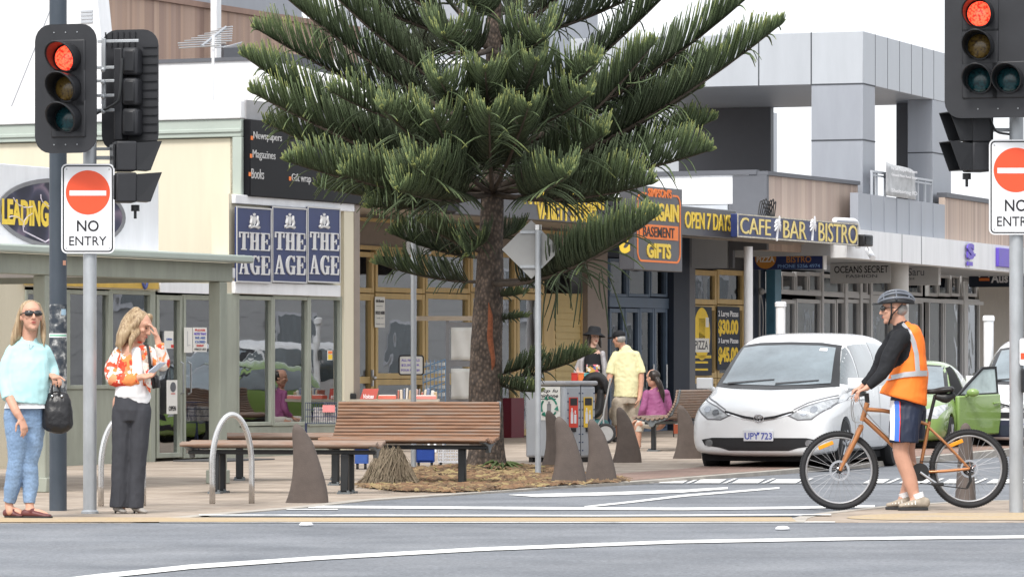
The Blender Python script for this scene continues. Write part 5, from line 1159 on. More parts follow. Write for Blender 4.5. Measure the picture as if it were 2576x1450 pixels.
x0, x1, z0, z1 = lf.R(1022, 540, 1085, 640, -.05); t = T('parking_sign', 'grey back of a parking sign hidden in the lower pine branches', 'traffic sign', lf, ((x0+x1)/2, .05, z0)); q = MB(); q.prism(rrect(x0,x1,z0,z1,.03), .05, .054); q.build('plate', MATS['sign_back'], t, smooth=0)
# road studs
for i, (px, py) in enumerate(((770,1322),(1968,1332),(1312,1344))):
    f = base(px, py, zr)
    if i < 2: q = MB(); q.lathe([(.055,0),(.052,.012),(.035,.022),(.01,.025)], 18); o = q.build('road_stud', M_sgw, None, smooth=180); o.location = f.o+Vector((0,0,.006)); tag(o, ['white round road stud on the asphalt below the nearest fin bollard','white round road stud on the asphalt left of the front bicycle wheel'][i], 'road stud', 'white road studs')
# ---------------------------------------------------------------- vehicles
M_wcar = mat('white_car_paint', (.74,.75,.76), .25, var=.015, sc=1, coat=.8); M_gcar = mat('green_car_paint', (.20,.31,.085), .25, var=.03, sc=1, coat=.8)
M_scr = mat('windscreen', (.17,.21,.235), .04, var=.3, sc=1.6, spec=.9, coat=.6); M_sgl = mat('side_glass', (.10,.125,.135), .04, var=.4, sc=1.8, spec=.9, coat=.6)  # windscreen base colour lightened to paint in interior haze and sky reflection
M_tyre = mat('tyre_rubber', (.026,.026,.028), .8, var=.2); M_alloy = mat('alloy_wheel', (.45,.46,.48), .3, metal=.8); M_under = mat('underbody_black', (.008,.008,.009), .9)
M_trim = mat('black_trim', (.015,.015,.017), .35); M_chr = mat('chrome', (.7,.7,.72), .12, metal=1.); M_hl = mat('headlight_glass', (.42,.44,.46), .08, var=.4, sc=14, coat=1.); M_hl2 = mat('lamp_reflector', (.35,.37,.40), .1, metal=.7)
def shell(stations, arches=(), r=.35, levels=2):
    n = 13; mb = MB()
    for y, half in stations:
        pts = [(-x, z) for x, z in half[::1]]+[(x, z) for x, z in half[-2::-1]]
        for x, z in pts: mb.v.append(Vector((x, y, z)))
    m = len(stations)
    for i in range(m-1):
        for k in range(n): a = i*n+k; b = i*n+(k+1) % n; mb.f.append((a, b, b+n, a+n))
    for e, rev in ((0, 0), (m-1, 1)):
        b = e*n
        for k in range(6): mb.f.append((b+k, b+k+1, b+n-2-k, b+n-1-k) if k < 5 else (b+5, b+6, b+7))
    me = mb.mesh('body'); bm = bmesh.new(); bm.from_mesh(me); bmesh.ops.recalc_face_normals(bm, faces=bm.faces); bm.to_mesh(me); bm.free()
    o = bpy.data.objects.new('body', me); COL.objects.link(o); s = o.modifiers.new('s', 'SUBSURF'); s.levels = levels; s.render_levels = levels
    cut = []
    for y, z in arches:
        for sx in (-1, 1):
            q = MB(); q.lathe([(r,-.16),(r,.4)], 40, Matrix.Translation((sx*.86, y, z)) @ Matrix.Rotation(sx*PI/2, 4, 'Y')); c = q.build('cut', None); b = o.modifiers.new('b', 'BOOLEAN'); b.object = c; b.operation = 'DIFFERENCE'; b.solver = 'EXACT'; cut.append(c)
    [TMP.collection.objects.link(c) for c in cut]; me2 = bake(o); bpy.data.objects.remove(o)
    for c in cut: bpy.data.objects.remove(c)
    me2.materials.clear(); return me2
def bvh_of(me): return BVHTree.FromPolygons([v.co.copy() for v in me.vertices], [tuple(p.vertices) for p in me.polygons])
def decal(bv, poly, proj, off=.004, sp=.05):
    """a sheet following the body inside an outline drawn in front (x,z) or side (y,z) view"""
    P = [Vector(p) for p in poly]; n = len(P); Q = []
    for i in range(n):
        a, b = P[i], P[(i+1) % n]; k = max(1, int((b-a).length/sp*1.4))
        for j in range(k): Q.append(a+(b-a)*j/k)
    n = len(Q); xs = [p.x for p in Q]; zs = [p.y for p in Q]; ex = []
    x = min(xs)+sp/2
    while x < max(xs):
        z = min(zs)+sp/2
        while z < max(zs): ex.append(Vector((x, z))); z += sp
        x += sp
    vs, ed, fs, *_ = geometry.delaunay_2d_cdt(Q+ex, [(i, (i+1) % n) for i in range(n)], [], 1, 1e-5)
    out = MB(); keep = []
    for v in vs:
        if proj == 'f': o, d = Vector((v.x, -4, v.y)), Vector((0, 1, 0))
        elif proj == 's': o, d = Vector((4, v.x, v.y)), Vector((-1, 0, 0))
        else: o, d = Vector((-4, v.x, v.y)), Vector((1, 0, 0))
        loc, nr, ix, ds = bv.ray_cast(o, d)
        if loc is None: keep.append(None); out.v.append(Vector((0,0,0))); continue
        if nr.dot(d) > 0: nr = -nr
        keep.append(1); out.v.append(loc+nr*off)
    out.f = [tuple(f) for f in fs if all(keep[i] for i in f)]
    return out
def wheel(par, x, y, r, w, side, name='wheel'):
    M = Matrix.Translation((x, y, r)) @ Matrix.Rotation(side*PI/2, 4, 'Y')
    q = MB(); q.lathe([(r*.68,-w/2),(r*.93,-w/2),(r,-w*.35),(r,w*.35),(r*.93,w/2),(r*.68,w/2)], 36, M); o = q.build(name, M_tyre, par, smooth=50)
    q = MB(); q.lathe([(r*.69,w*.3),(r*.69,w*.47),(r*.60,w*.47),(r*.58,w*.30)], 32, M)
    for k in range(7):
        a = 2*PI*k/7; c, s = math.cos(a), math.sin(a); q.tube([M @ Vector((c*r*.1,s*r*.1,w*.42)), M @ Vector((c*r*.62,s*r*.62,w*.45))], [.028,.022], 6)
    q.lathe([(r*.16,w*.3),(r*.16,w*.48),(r*.05,w*.5)], 16, M); q.build('rim', M_alloy, o)
    return o
VAN = [(.0,[(.60,.25),(.72,.31),(.77,.48),(.73,.62),(.58,.70),(.34,.735),(0,.745)]),
 (.05,[(.74,.20),(.84,.28),(.865,.50),(.835,.69),(.66,.785),(.38,.825),(0,.835)]),
 (.22,[(.79,.18),(.895,.27),(.905,.52),(.885,.79),(.71,.885),(.42,.92),(0,.93)]),
 (.55,[(.82,.18),(.90,.27),(.908,.56),(.895,.87),(.74,.97),(.42,1.01),(0,1.02)]),
 (.88,[(.82,.19),(.90,.28),(.905,.60),(.89,.92),(.77,1.05),(.44,1.08),(0,1.085)]),
 (1.25,[(.82,.19),(.90,.28),(.905,.62),(.895,.97),(.775,1.30),(.46,1.35),(0,1.365)]),
 (1.75,[(.82,.19),(.90,.28),(.905,.62),(.895,1.0),(.735,1.60),(.48,1.65),(0,1.665)]),
 (2.3,[(.82,.19),(.90,.28),(.905,.62),(.895,1.02),(.73,1.70),(.48,1.745),(0,1.755)]),
 (3.3,[(.82,.19),(.90,.28),(.905,.62),(.895,1.03),(.73,1.71),(.48,1.755),(0,1.765)]),
 (4.2,[(.82,.19),(.90,.28),(.90,.62),(.89,1.03),(.72,1.685),(.46,1.73),(0,1.74)]),
 (4.66,[(.78,.25),(.86,.33),(.88,.62),(.87,1.02),(.70,1.60),(.44,1.645),(0,1.66)]),
 (4.78,[(.6,.35),(.7,.45),(.74,.65),(.72,.95),(.55,1.35),(.34,1.4),(0,1.42)])]
def mir(p): return [(-x, z) for x, z in p][::-1]
def place_car(t, axle_mid, yaw, k, off_y):
    t.rotation_euler = (0, 0, -yaw); t.scale = (k, k, k)
    R_ = Matrix.Rotation(-yaw, 3, 'Z'); t.location = axle_mid-R_ @ Vector((0, off_y, 0))*k
def people_carrier(lab, second=False):
    t = T('people_carrier' if not second else 'white_van', lab, 'car' if not second else 'van', WORLD, (0,0,0), None)
    me = shell(VAN, ((.92,.32),(3.87,.32)), .37); bv = bvh_of(me); link('body', me, M_wcar, t, 30)
    def D(name, poly, proj, m, off=.004, par=t, sp=.05): return decal(bv, poly, proj, off, sp).build(name, m, par, smooth=180)
    ws = [(-.80,1.06),(-.5,1.035),(0,1.02),(.5,1.035),(.80,1.06),(.645,1.58),(.4,1.615),(0,1.625),(-.4,1.615),(-.645,1.58)]
    w1 = D('windscreen', ws, 'f', M_trim, .006); w2 = [(-.70,1.095),(-.4,1.075),(0,1.065),(.4,1.075),(.70,1.095),(.60,1.545),(.4,1.57),(0,1.58),(-.4,1.57),(-.60,1.545)]; D('glass', w2, 'f', M_scr, .013, w1)
    q = decal(bv, [(.42,1.50),(.52,1.495),(.515,1.53),(.42,1.535)], 'f', .018); q.build('sticker', M_whl, w1)
    for a, b in (((-.62,1.075),(-.02,1.125)),((.02,1.07),(.55,1.115))):
        L_ = decal(bv, [a,(b[0],b[1]),(b[0],b[1]+.016),(a[0],a[1]+.022)], 'f', .02); L_.build('wiper', M_trim, t)
    for sgn in (1, -1):
        pr = 's' if sgn > 0 else 'l'
        D('side_window', [(1.06,1.10),(1.86,1.07),(1.86,1.56),(1.72,1.53),(1.40,1.34)], pr, M_sgl, .004); D('side_window', [(1.93,1.07),(2.95,1.07),(2.95,1.61),(2.3,1.60),(1.93,1.575)], pr, M_sgl, .004); D('side_window', [(3.02,1.07),(4.3,1.10),(4.15,1.55),(3.6,1.62),(3.02,1.63)], pr, M_sgl, .004)
        D('door_seam', [(1.885,.36),(1.9,.36),(1.9,1.06),(1.885,1.06)], pr, M_trim, .003); D('door_seam', [(2.96,.36),(2.972,.36),(2.972,1.06),(2.96,1.06)], pr, M_trim, .003)
        for y_ in (1.75, 2.05): q = MB(); q.tube([(sgn*.895,y_-.1,.9),(sgn*.93,y_-.06,.9),(sgn*.93,y_+.06,.9),(sgn*.895,y_+.1,.9)], .013, 6); q.build('door_handle', M_wcar, t)
        q = MB(); q.box(sgn*.985-.10, sgn*.985+.10, 1.08, 1.17, 1.03, 1.17); q.tube([(sgn*.84,1.17,1.0),(sgn*.95,1.14,1.06)], .035, 8); o = q.build('wing_mirror', M_wcar, t, bevel=.042); o.modifiers['bevel'].segments = 4
        q = MB(); q.box(sgn*.985-.085, sgn*.985+.085, 1.172, 1.176, 1.03, 1.15); q.build('mirror_glass', M_sgl, o)
        hp = [(.40,.70),(.56,.80),(.83,.905),(.875,.90),(.83,.80),(.66,.665),(.50,.655)]
        h = D('headlight', hp if sgn > 0 else mir(hp), 'f', M_hl, .004, sp=.03)
        hq = [(.36,.70),(.55,.815),(.85,.925),(.89,.91),(.85,.79),(.67,.648),(.49,.64)]; D('headlight_seam', hq if sgn > 0 else mir(hq), 'f', mat('seam_grey', (.16,.16,.17), .5), .002, sp=.03)
        bs = [(.44,.765),(.60,.855),(.84,.945),(.83,.957),(.59,.868),(.43,.778)]; D('bonnet_seam', bs if sgn > 0 else mir(bs), 'f', MATS['seam_grey'], .003, sp=.03)
        for hx, hz in ((.56,.735),(.68,.775)):
            ci = ellipse(sgn*hx, hz, .045, .04, 16); D('lamp', ci, 'f', M_hl2, .008, h, .02)
        fg = D('fog_lamp', ellipse(sgn*.64, .36, .05, .045, 16), 'f', M_hl2, .012, sp=.025)
        for y_ in (.92, 3.87):
            wheel(t, sgn*.80, y_, .325, .21, sgn); q = MB(); M = Matrix.Translation((sgn*.7, y_, .32)) @ Matrix.Rotation(sgn*PI/2, 4, 'Y'); q.grid(lambda u, v: M @ Vector((.366*math.cos(2*PI*u), .366*math.sin(2*PI*u), -.02+.16*v)), 40, 2); q.lathe([(.366,-.03),(.1,-.031)], 24, M); q.build('arch_liner', M_under, t, smooth=180)
    gb = [(-.44,.735),(-.2,.665),(0,.635),(.2,.665),(.44,.735),(.44,.765),(.2,.70),(0,.672),(-.2,.70),(-.44,.765)]; D('grille', gb, 'f', M_trim, .004, sp=.03)
    D('chrome_strip', [(-.42,.722),(-.2,.655),(0,.625),(.2,.655),(.42,.722),(.42,.735),(.2,.668),(0,.638),(-.2,.668),(-.42,.735)], 'f', M_chr, .006, sp=.03)
    for k, (rx, rz) in enumerate(((.062,.046),(.02,.045),(.045,.018))):
        oc = ellipse(0, .668+(0 if k < 2 else .016), rx, rz, 24); q = MB(); q.tube([(x, -.012, z) for x, z in oc], .006, 6, closed=True); q.build('emblem', M_chr, t)
    D('lower_intake', [(-.74,.40),(-.6,.425),(.6,.425),(.74,.40),(.70,.33),(.5,.30),(.38,.265),(-.38,.265),(-.5,.30),(-.70,.33)], 'f', M_trim if not second else M_dnavy, .005, sp=.04)
    if second: D('bumper_cover', [(-.86,.5),(.86,.5),(.84,.25),(-.84,.25)], 'f', mat('navy_bumper', (.02,.024,.05), .5), .003, sp=.05); D('grille_bar', [(-.7,.62),(.7,.62),(.72,.53),(-.72,.53)], 'f', M_trim, .004)
    q = MB(); q.box(-.78, .78, .25, 4.6, .13, .215); q.build('underbody', M_under, t)
    pl = MB(); pl.box(-.19, .19, -.03, -.015, .385, .52); o = pl.build('number_plate', mat('plate_white', (.62,.63,.66), .4), t, bevel=.004)
    M_pl = mat('plate_blue', (.07,.09,.35), .4); txt = 'UPY 723' if not second else 'XHC 343'
    lettering(o, txt, -.175, .175, .405, .49, -.031, M_pl, bold=.02, th=.002); q = MB(); q.prism([(-.022,.495),(.022,.495),(0,.455)], -.033, -.031); q.build('state_emblem', M_pl, o, smooth=0)
    return t
van = people_carrier('white people carrier with plate UPY 723 stopped side-on behind the cyclist')
a = hit(1955, 1183, zr); place_car(van, Vector((a.x, a.y+.25, a.z)), math.radians(17), .94, .92)
van2 = people_carrier('white van with dark lower bumper parked behind the green hatchback', True)
a = hit(2604, 1137, zr); place_car(van2, Vector((a.x, a.y, a.z)), math.radians(13), .95, .92)
# green hatchback with its near-side door open
HATCH = [(.0,[(.42,.28),(.55,.33),(.6,.46),(.58,.56),(.48,.62),(.3,.645),(0,.65)]),
 (.07,[(.6,.22),(.73,.28),(.77,.46),(.74,.62),(.6,.70),(.35,.73),(0,.735)]),
 (.3,[(.72,.19),(.81,.27),(.84,.5),(.80,.72),(.66,.80),(.4,.83),(0,.84)]),
 (.8,[(.74,.19),(.83,.27),(.85,.55),(.83,.80),(.70,.89),(.4,.92),(0,.93)]),
 (1.15,[(.75,.19),(.84,.27),(.85,.56),(.83,.84),(.72,.94),(.42,.965),(0,.97)]),
 (1.5,[(.75,.19),(.84,.27),(.85,.57),(.83,.87),(.68,1.17),(.42,1.205),(0,1.215)]),
 (1.9,[(.75,.19),(.84,.27),(.85,.57),(.83,.88),(.62,1.36),(.42,1.415),(0,1.43)]),
 (2.4,[(.75,.19),(.84,.27),(.85,.57),(.83,.89),(.61,1.40),(.4,1.455),(0,1.47)]),
 (3.2,[(.75,.19),(.84,.27),(.85,.57),(.83,.91),(.6,1.36),(.4,1.41),(0,1.43)]),
 (3.7,[(.72,.25),(.81,.31),(.83,.57),(.81,.92),(.58,1.2),(.36,1.25),(0,1.27)]),
 (3.88,[(.55,.35),(.64,.42),(.68,.58),(.66,.85),(.48,1.02),(.3,1.05),(0,1.06)])]
hatch = T('green_hatchback', 'lime green hatchback with its front door open beside the cyclist', 'car', WORLD)
me = shell(HATCH, ((.78,.3),(3.22,.3)), .34); bv = bvh_of(me); link('body', me, M_gcar, hatch, 30)
def D(name, poly, proj, m, off=.004, par=hatch, sp=.05): return decal(bv, poly, proj, off, sp).build(name, m, par, smooth=180)
w1 = D('windscreen', [(-.72,.975),(0,.955),(.72,.975),(.58,1.36),(0,1.40),(-.58,1.36)], 'f', M_trim, .003); D('glass', [(-.66,1.0),(0,.98),(.66,1.0),(.54,1.335),(0,1.375),(-.54,1.335)], 'f', M_scr, .007, w1)
for sgn in (1, -1):
    pr = 's' if sgn > 0 else 'l'
    if sgn < 0: D('side_window', [(1.35,.95),(2.35,.95),(2.35,1.34),(1.95,1.32),(1.6,1.16)], pr, M_sgl)
    else: D('door_opening', [(1.22,.30),(2.42,.30),(2.42,1.36),(1.95,1.33),(1.55,1.10),(1.25,.92)], pr, M_under)
    D('side_window', [(2.5,.96),(3.35,.99),(3.1,1.27),(2.5,1.345)], pr, M_sgl)
    hp = [(.42,.56),(.55,.70),(.79,.78),(.81,.72),(.72,.56)]; D('headlight', hp if sgn > 0 else mir(hp), 'f', M_hl, .004, sp=.03)
    for y_ in (.78, 3.22):
        wheel(hatch, sgn*.75, y_, .30, .19, sgn); q = MB(); M = Matrix.Translation((sgn*.66, y_, .3)) @ Matrix.Rotation(sgn*PI/2, 4, 'Y'); q.grid(lambda u, v: M @ Vector((.336*math.cos(2*PI*u), .336*math.sin(2*PI*u), -.02+.16*v)), 40, 2); q.lathe([(.336,-.03),(.1,-.031)], 24, M); q.build('arch_liner', M_under, hatch, smooth=180)
D('grille', [(-.36,.5),(.36,.5),(.33,.60),(-.33,.60)], 'f', M_trim); D('lower_intake', [(-.6,.3),(.6,.3),(.55,.42),(-.55,.42)], 'f', M_trim)
q = MB(); q.box(-.7, .7, .25, 3.7, .13, .215); q.build('underbody', M_under, hatch)
# open door: hinged at the front edge of the opening, swung out
Md = Matrix.Translation((.84, 1.24, 0)) @ Matrix.Rotation(-math.radians(26), 4, 'Z') @ Matrix.Rotation(PI/2, 4, 'Z')
q = MB(); q.prism([(0,.30),(1.12,.30),(1.18,.6),(1.16,.93),(0,.90)], -.05, .03, Md); dr = q.build('door', M_gcar, hatch, bevel=.025)
q = MB(); ring(q, [(.02,.90),(.36,1.12),(.72,1.345),(1.10,1.355),(1.16,.93)], [(.12,.925),(.38,1.09),(.74,1.305),(1.065,1.315),(1.115,.95)], -.01, .02); q.xf(Md); q.build('window_frame', M_trim, dr)
q = MB(); q.prism([(.12,.925),(.38,1.09),(.74,1.305),(1.065,1.315),(1.115,.95)], .0, .006, Md); q.build('pane', mat('pale_car_glass', (.42,.50,.50), .05, var=.25, sc=3, spec=.9), dr, smooth=0)  # pale opaque colour stands in for sky reflected in this pane
q = MB(); q.ball(Md @ Vector((.22,-.16,.95)), (.10,.06,.065), 10); q.tube([Md @ Vector((.2,-.05,.9)), Md @ Vector((.21,-.13,.93))], .025, 6); q.build('wing_mirror', M_gcar, dr)
q = MB(); q.tube([Md @ Vector((.95,-.055,.78)), Md @ Vector((1.08,-.075,.79))], .016, 6); q.build('door_handle', M_gcar, dr)
a = hit(2256, 1143, zr); place_car(hatch, Vector((a.x, a.y, a.z)), math.radians(14), .92, .78)
# ---------------------------------------------------------------- bicycle
BF = base(2270, 1281); bk = T('bicycle', 'orange mountain bicycle held upright by the cyclist at the kerb', 'bicycle', BF)
def bp(px, py, y=0.): x, z = BF.P(px, py); return Vector((x, y, z))
M_orf = mat('orange_frame_paint', (.40,.165,.06), .38, metal=.45, var=.08, coat=.5); M_blkp = mat('black_part', (.015,.015,.016), .45)
Rw = .325
fh = bp(2110,1183); fh.z = Rw; rh = bp(2436,1178); rh.z = Rw+.015; bb_ = bp(2312,1186); st = bp(2336,1068); hb, ht = bp(2168,1058), bp(2181,1012)
def bwheel(h, rotor):
    M = Matrix.Translation(h) @ Matrix.Rotation(PI/2, 4, 'X')
    pts = [h+Vector((math.cos(2*PI*k/48)*(Rw-.024), 0, math.sin(2*PI*k/48)*(Rw-.024))) for k in range(48)]
    q = MB(); q.tube(pts, .023, 8, closed=True, ref=(0,1,0))
    for k in range(96):
        a = 2*PI*k/96; c, s = math.cos(a), math.sin(a)
        for yy in (-.012, .012): q.box(-.007, .007, yy-.006, yy+.006, -.002, .005, Matrix.Translation(h+Vector((c*(Rw-.003),yy*.4,s*(Rw-.003)))) @ Matrix.Rotation(-a+PI/2, 4, 'Y'))
    w_ = q.build('wheel', M_tyre, bk, smooth=60)
    rp_ = [h+Vector((math.cos(2*PI*k/48)*(Rw-.054), 0, math.sin(2*PI*k/48)*(Rw-.054))) for k in range(48)]
    q = MB(); q.tube(rp_, (.013,.010), 6, closed=True, ref=(0,1,0)); q.build('rim', mat('rim_silver', (.5,.5,.51), .35, metal=.5), w_, smooth=60)
    q = MB()
    for k in range(32):
        a = 2*PI*(k+.2)/32; b = a+(.5 if k % 2 else -.5); q.tube([h+Vector((math.cos(b)*.022, .02*(1 if k % 4 < 2 else -1), math.sin(b)*.022)), h+Vector((math.cos(a)*(Rw-.068),0,math.sin(a)*(Rw-.068)))], .0016, 3)
    q.build('spoke', mat('spoke_steel', (.30,.30,.31), .5, metal=.3), w_)
    q = MB(); q.lathe([(.016,-.05),(.028,-.03),(.016,-.02),(.016,.02),(.028,.03),(.016,.05)], 14, M); q.build('hub', M_blkp, w_)
    q = MB(); oc = [(math.cos(2*PI*k/28)*rotor, math.sin(2*PI*k/28)*rotor) for k in range(28)]; ic = [(x*.78, z*.78) for x, z in oc]; ring(q, oc, ic, -.052, -.049); q.xf(Matrix.Translation(h))
    for k in range(6): a = k*PI/3; q.tube([h+Vector((math.cos(a)*.02,-.05,math.sin(a)*.02)), h+Vector((math.cos(a+.5)*rotor*.8,-.05,math.sin(a+.5)*rotor*.8))], .004, 4)
    q.build('brake_disc', M_chr, w_, smooth=0)
    q = MB(); a = math.radians(118 if rotor > .07 else 65); c0 = h+Vector((math.cos(a)*Rw*.72,-.012,math.sin(a)*Rw*.72)); q.box(-.065, .065, -.008, .0, -.016, .016, Matrix.Translation(c0) @ Matrix.Rotation(-a+PI/2+.1, 4, 'Y')); q.build('reflector', mat('amber_reflector', (.75,.28,.01), .3), w_, bevel=.004)
bwheel(fh, .085); bwheel(rh, .075)
q = MB(); q.tube([hb, ht], .022, 10); q.tube([hb*.35+ht*.65, bp(2245,1036), st], [.018,.017,.014], 10, sub=3); q.tube([hb*.8+ht*.2, bp(2240,1113), bb_], [.0205,.021,.020], 10, sub=3); q.tube([bb_, st+Vector((.004,0,.03))], .015, 10)
for s in (-.05, .05): q.tube([bb_+Vector((0,s*.4,0)), (bb_+rh)/2+Vector((0,s*.9,-.006)), rh+Vector((0,s,0))], .012, 8, sub=3); q.tube([st+Vector((0,s*.3,-.02)), (st*.5+rh*.5)+Vector((0,s*.9,0)), rh+Vector((0,s,.0))], .011, 8, sub=3)
q.lathe([(.024,-.04),(.024,.04)], 12, Matrix.Translation(bb_) @ Matrix.Rotation(PI/2,4,'X')); q.build('frame', M_orf, bk, smooth=60)
q = MB()
for s in (-.055, .055): q.tube([hb+Vector((-.01,s,-.05)), fh*.45+hb*.55+Vector((0,s,-.02)), fh+Vector((.004,s,0))], [.020,.022,.013], 10, sub=3)
q.tube([hb+Vector((-.01,-.055,-.045)), hb+Vector((-.01,.055,-.045))], .02, 8); q.build('fork', M_orf, bk, smooth=60)
q = MB()
for s in (-.055, .055): q.tube([hb+Vector((-.012,s,-.06)), fh*.4+hb*.6+Vector((0,s,-.01))], .0165, 8)
q.build('fork_stanchion', M_chr, bk)
stm = bp(2179,988)
q = MB(); q.tube([ht, stm], .02, 8); q.tube([stm, bp(2160,992)], .018, 8); q.tube([bp(2160,992,-.02)+Vector((0,-.29,.015)), bp(2160,990,-.1), bp(2160,992), bp(2160,990,.1), bp(2158,990,.02)+Vector((0,.29,.015))], .014, 8, sub=3); q.build('handlebar', M_blkp, bk)
for s in (-1, 1):
    q = MB(); e = bp(2160,991)+Vector((.01,s*.29,.012)); q.tube([e, e+Vector((0,-s*.12,0))], .018, 8); q.build('grip', M_blkp, bk)
    q = MB(); e = bp(2158,991)+Vector((0,s*.17,.0)); q.tube([e, e+Vector((-.05,s*.02,-.02)), e+Vector((-.07,s*.09,-.05))], .008, 6, sub=3); q.build('brake_lever', M_chr, bk)
q = MB()
q.tube([bp(2150,990,-.15), bp(2138,1010,-.12), bp(2143,1055,-.06), bp(2165,1062,-.05)], .004, 5, sub=6); q.tube([bp(2150,990,-.15), bp(2142,1025,-.1), bp(2150,1075,-.06), bp(2140,1110,-.06), bp(2118,1178,-.06)], .004, 5, sub=6); q.tube([bp(2160,988,-.1), bp(2160,1012,-.1), bp(2185,1045,-.03), bp(2240,1105,-.03)], .004, 5, sub=6); q.build('cable', MATS['pipe_grey'], bk)
q = MB(); q.tube([st+Vector((0,0,.03)), bp(2352,992)], .0145, 8); q.build('seat_post', M_blkp, bk)
q = MB(); q.tube([bp(2326,984), bp(2345,984), bp(2372,980), bp(2392,978)], [(.018,.02),(.025,.022),(.06,.028),(.07,.025)], 12, sub=4, ref=(0,1,0), rcap=True); q.build('saddle', M_blkp, bk, smooth=180)
q = MB(); q.tube([bp(2358,997), bp(2378,1000), bp(2394,994)], [(.03,.03),(.045,.045),(.03,.03)], 10, sub=3, ref=(0,1,0), rcap=True); t = T('saddle_bag', 'small black bag strapped under the bicycle saddle', 'bag', BF, tuple(bp(2378,1010))); q.build('pouch', M_blkp, t, smooth=180)
q = MB(); Mx = Matrix.Translation(bb_+Vector((0,-.055,0))) @ Matrix.Rotation(PI/2,4,'X')
for r_ in (.075,.05): q.lathe([(r_,-.006+.09*(.09-r_)),(r_,-.003+.09*(.09-r_))], 28, Mx)
q.build('chainring', M_blkp, bk)
for s in (-1, 1):
    q = MB(); e = bb_+Vector((-s*.135,s*.085,s*.095)); q.tube([bb_+Vector((0,s*.07,0)), e], .012, 8); q.build('crank', M_alloy, bk); q = MB(); q.box(e.x-.05, e.x+.05, e.y-.04+s*.05, e.y+.04+s*.05, e.z-.012, e.z+.012); q.build('pedal', M_blkp, bk, bevel=.005)
q = MB()
for k, r_ in enumerate((.055,.048,.04,.032)): q.lathe([(r_,-.04+.006*k-.02),(r_,-.038+.006*k-.02)], 22, Matrix.Translation(rh) @ Matrix.Rotation(PI/2,4,'X'))
q.tube([rh+Vector((0,-.05,-.03)), rh+Vector((.01,-.055,-.10)), rh+Vector((-.02,-.05,-.16))], .012, 6); q.tube([bb_+Vector((0,-.05,.088)), rh+Vector((0,-.05,.045))], .004, 4); q.tube([bb_+Vector((0,-.05,-.088)), rh+Vector((-.02,-.05,-.165))], .004, 4); q.build('gear_cluster', M_blkp, bk)
# ---------------------------------------------------------------- people
def remesh(mb, voxel, smooth=3, amp=0., fsc=(9,9,3), seed=0., fac=.5):
    me = mb.mesh('tmp'); bm = bmesh.new(); bm.from_mesh(me); bmesh.ops.recalc_face_normals(bm, faces=bm.faces); bm.to_mesh(me); bm.free()
    o = bpy.data.objects.new('tmp', me); r = o.modifiers.new('r', 'REMESH'); r.mode = 'VOXEL'; r.voxel_size = voxel
    s = o.modifiers.new('s', 'SMOOTH'); s.iterations = smooth; s.factor = fac
    m2 = bake(o); bpy.data.objects.remove(o)
    if amp:
        dat = [(v.co.copy(), v.normal.copy()) for v in m2.vertices]; flat = []
        for p, nv in dat:
            n1 = noise.noise((p.x*fsc[0]+seed, p.y*fsc[1], p.z*fsc[2])); n2 = noise.noise((p.x*fsc[0]*2.3, p.y*fsc[1]*2.3+seed, p.z*fsc[2]*2.6)); flat.extend(p+nv*amp*(n1-abs(n2)*.8))
        m2.vertices.foreach_set('co', flat); m2.update()
    m2.materials.clear(); return m2
def cloth(mb, name, m, par, voxel=.008, smooth=3, amp=.006, **k):
    return link(name, remesh(mb, voxel, smooth, amp, **k), m, par, 180)
M_skin = mat('skin', (.56,.31,.22), .5, var=.07, sc=9, spec=.35); M_skin2 = mat('sunburnt_skin', (.53,.29,.205), .5, var=.09, sc=9, spec=.35); M_skin3 = mat('pale_skin', (.60,.38,.30), .5, var=.05)
M_lip = mat('lips', (.42,.12,.10), .45); M_eye = mat('eye_dark', (.03,.02,.018), .2); M_lens = mat('sunglass_lens', (.008,.007,.007), .08, spec=.8)
M_blond = ramp_mat('blond_hair', (.4,.27,.13), 'noise', [(.3,(.17,.11,.06)),(.5,(.32,.225,.13)),(.7,(.45,.35,.225))], rough=.5, sc=(34,34,2.2), tsc=2); M_dhair = ramp_mat('dark_hair', (.02,.015,.012), 'noise', [(.35,(.012,.009,.008)),(.65,(.04,.028,.022))], rough=.4, sc=(22,22,2.5), tsc=2); M_ghair = mat('grey_hair', (.3,.29,.28), .6, var=.3, sc=30)
def Mh(c, yaw, pitch=0., roll=0., k=1.): return Matrix.Translation(Vector(c)) @ Matrix.Rotation(yaw, 4, 'Z') @ Matrix.Rotation(pitch, 4, 'X') @ Matrix.Rotation(roll, 4, 'Y') @ Matrix.Scale(k, 4)
def head(mb, M):
    """face towards local -y; yaw turns it, positive to the right of the picture"""
    R3 = M.to_3x3(); b = lambda c, r: mb.ball(M @ Vector(c), r, 12, R3)
    b((0,.012,.035), (.075,.094,.088)); b((0,-.012,-.03), (.062,.076,.085)); b((0,-.05,-.085), (.036,.034,.028)); b((0,-.072,-.10), (.018,.015,.014))
    b((0,-.058,.045), (.055,.03,.028)); b((0,-.074,.028), (.05,.012,.009))
    mb.tube([M @ Vector(p) for p in ((0,-.082,.022),(0,-.098,-.004),(0,-.106,-.026))], [.008,.0105,.0135], 8, sub=2, rcap=True); b((.012,-.092,-.028), (.008,.009,.007)); b((-.012,-.092,-.028), (.008,.009,.007))
    for s in (-1, 1): b((s*.038,-.062,-.012), (.022,.02,.018)); b((s*.076,.012,-.005), (.009,.02,.031))
    b((0,-.082,-.058), (.021,.012,.010))
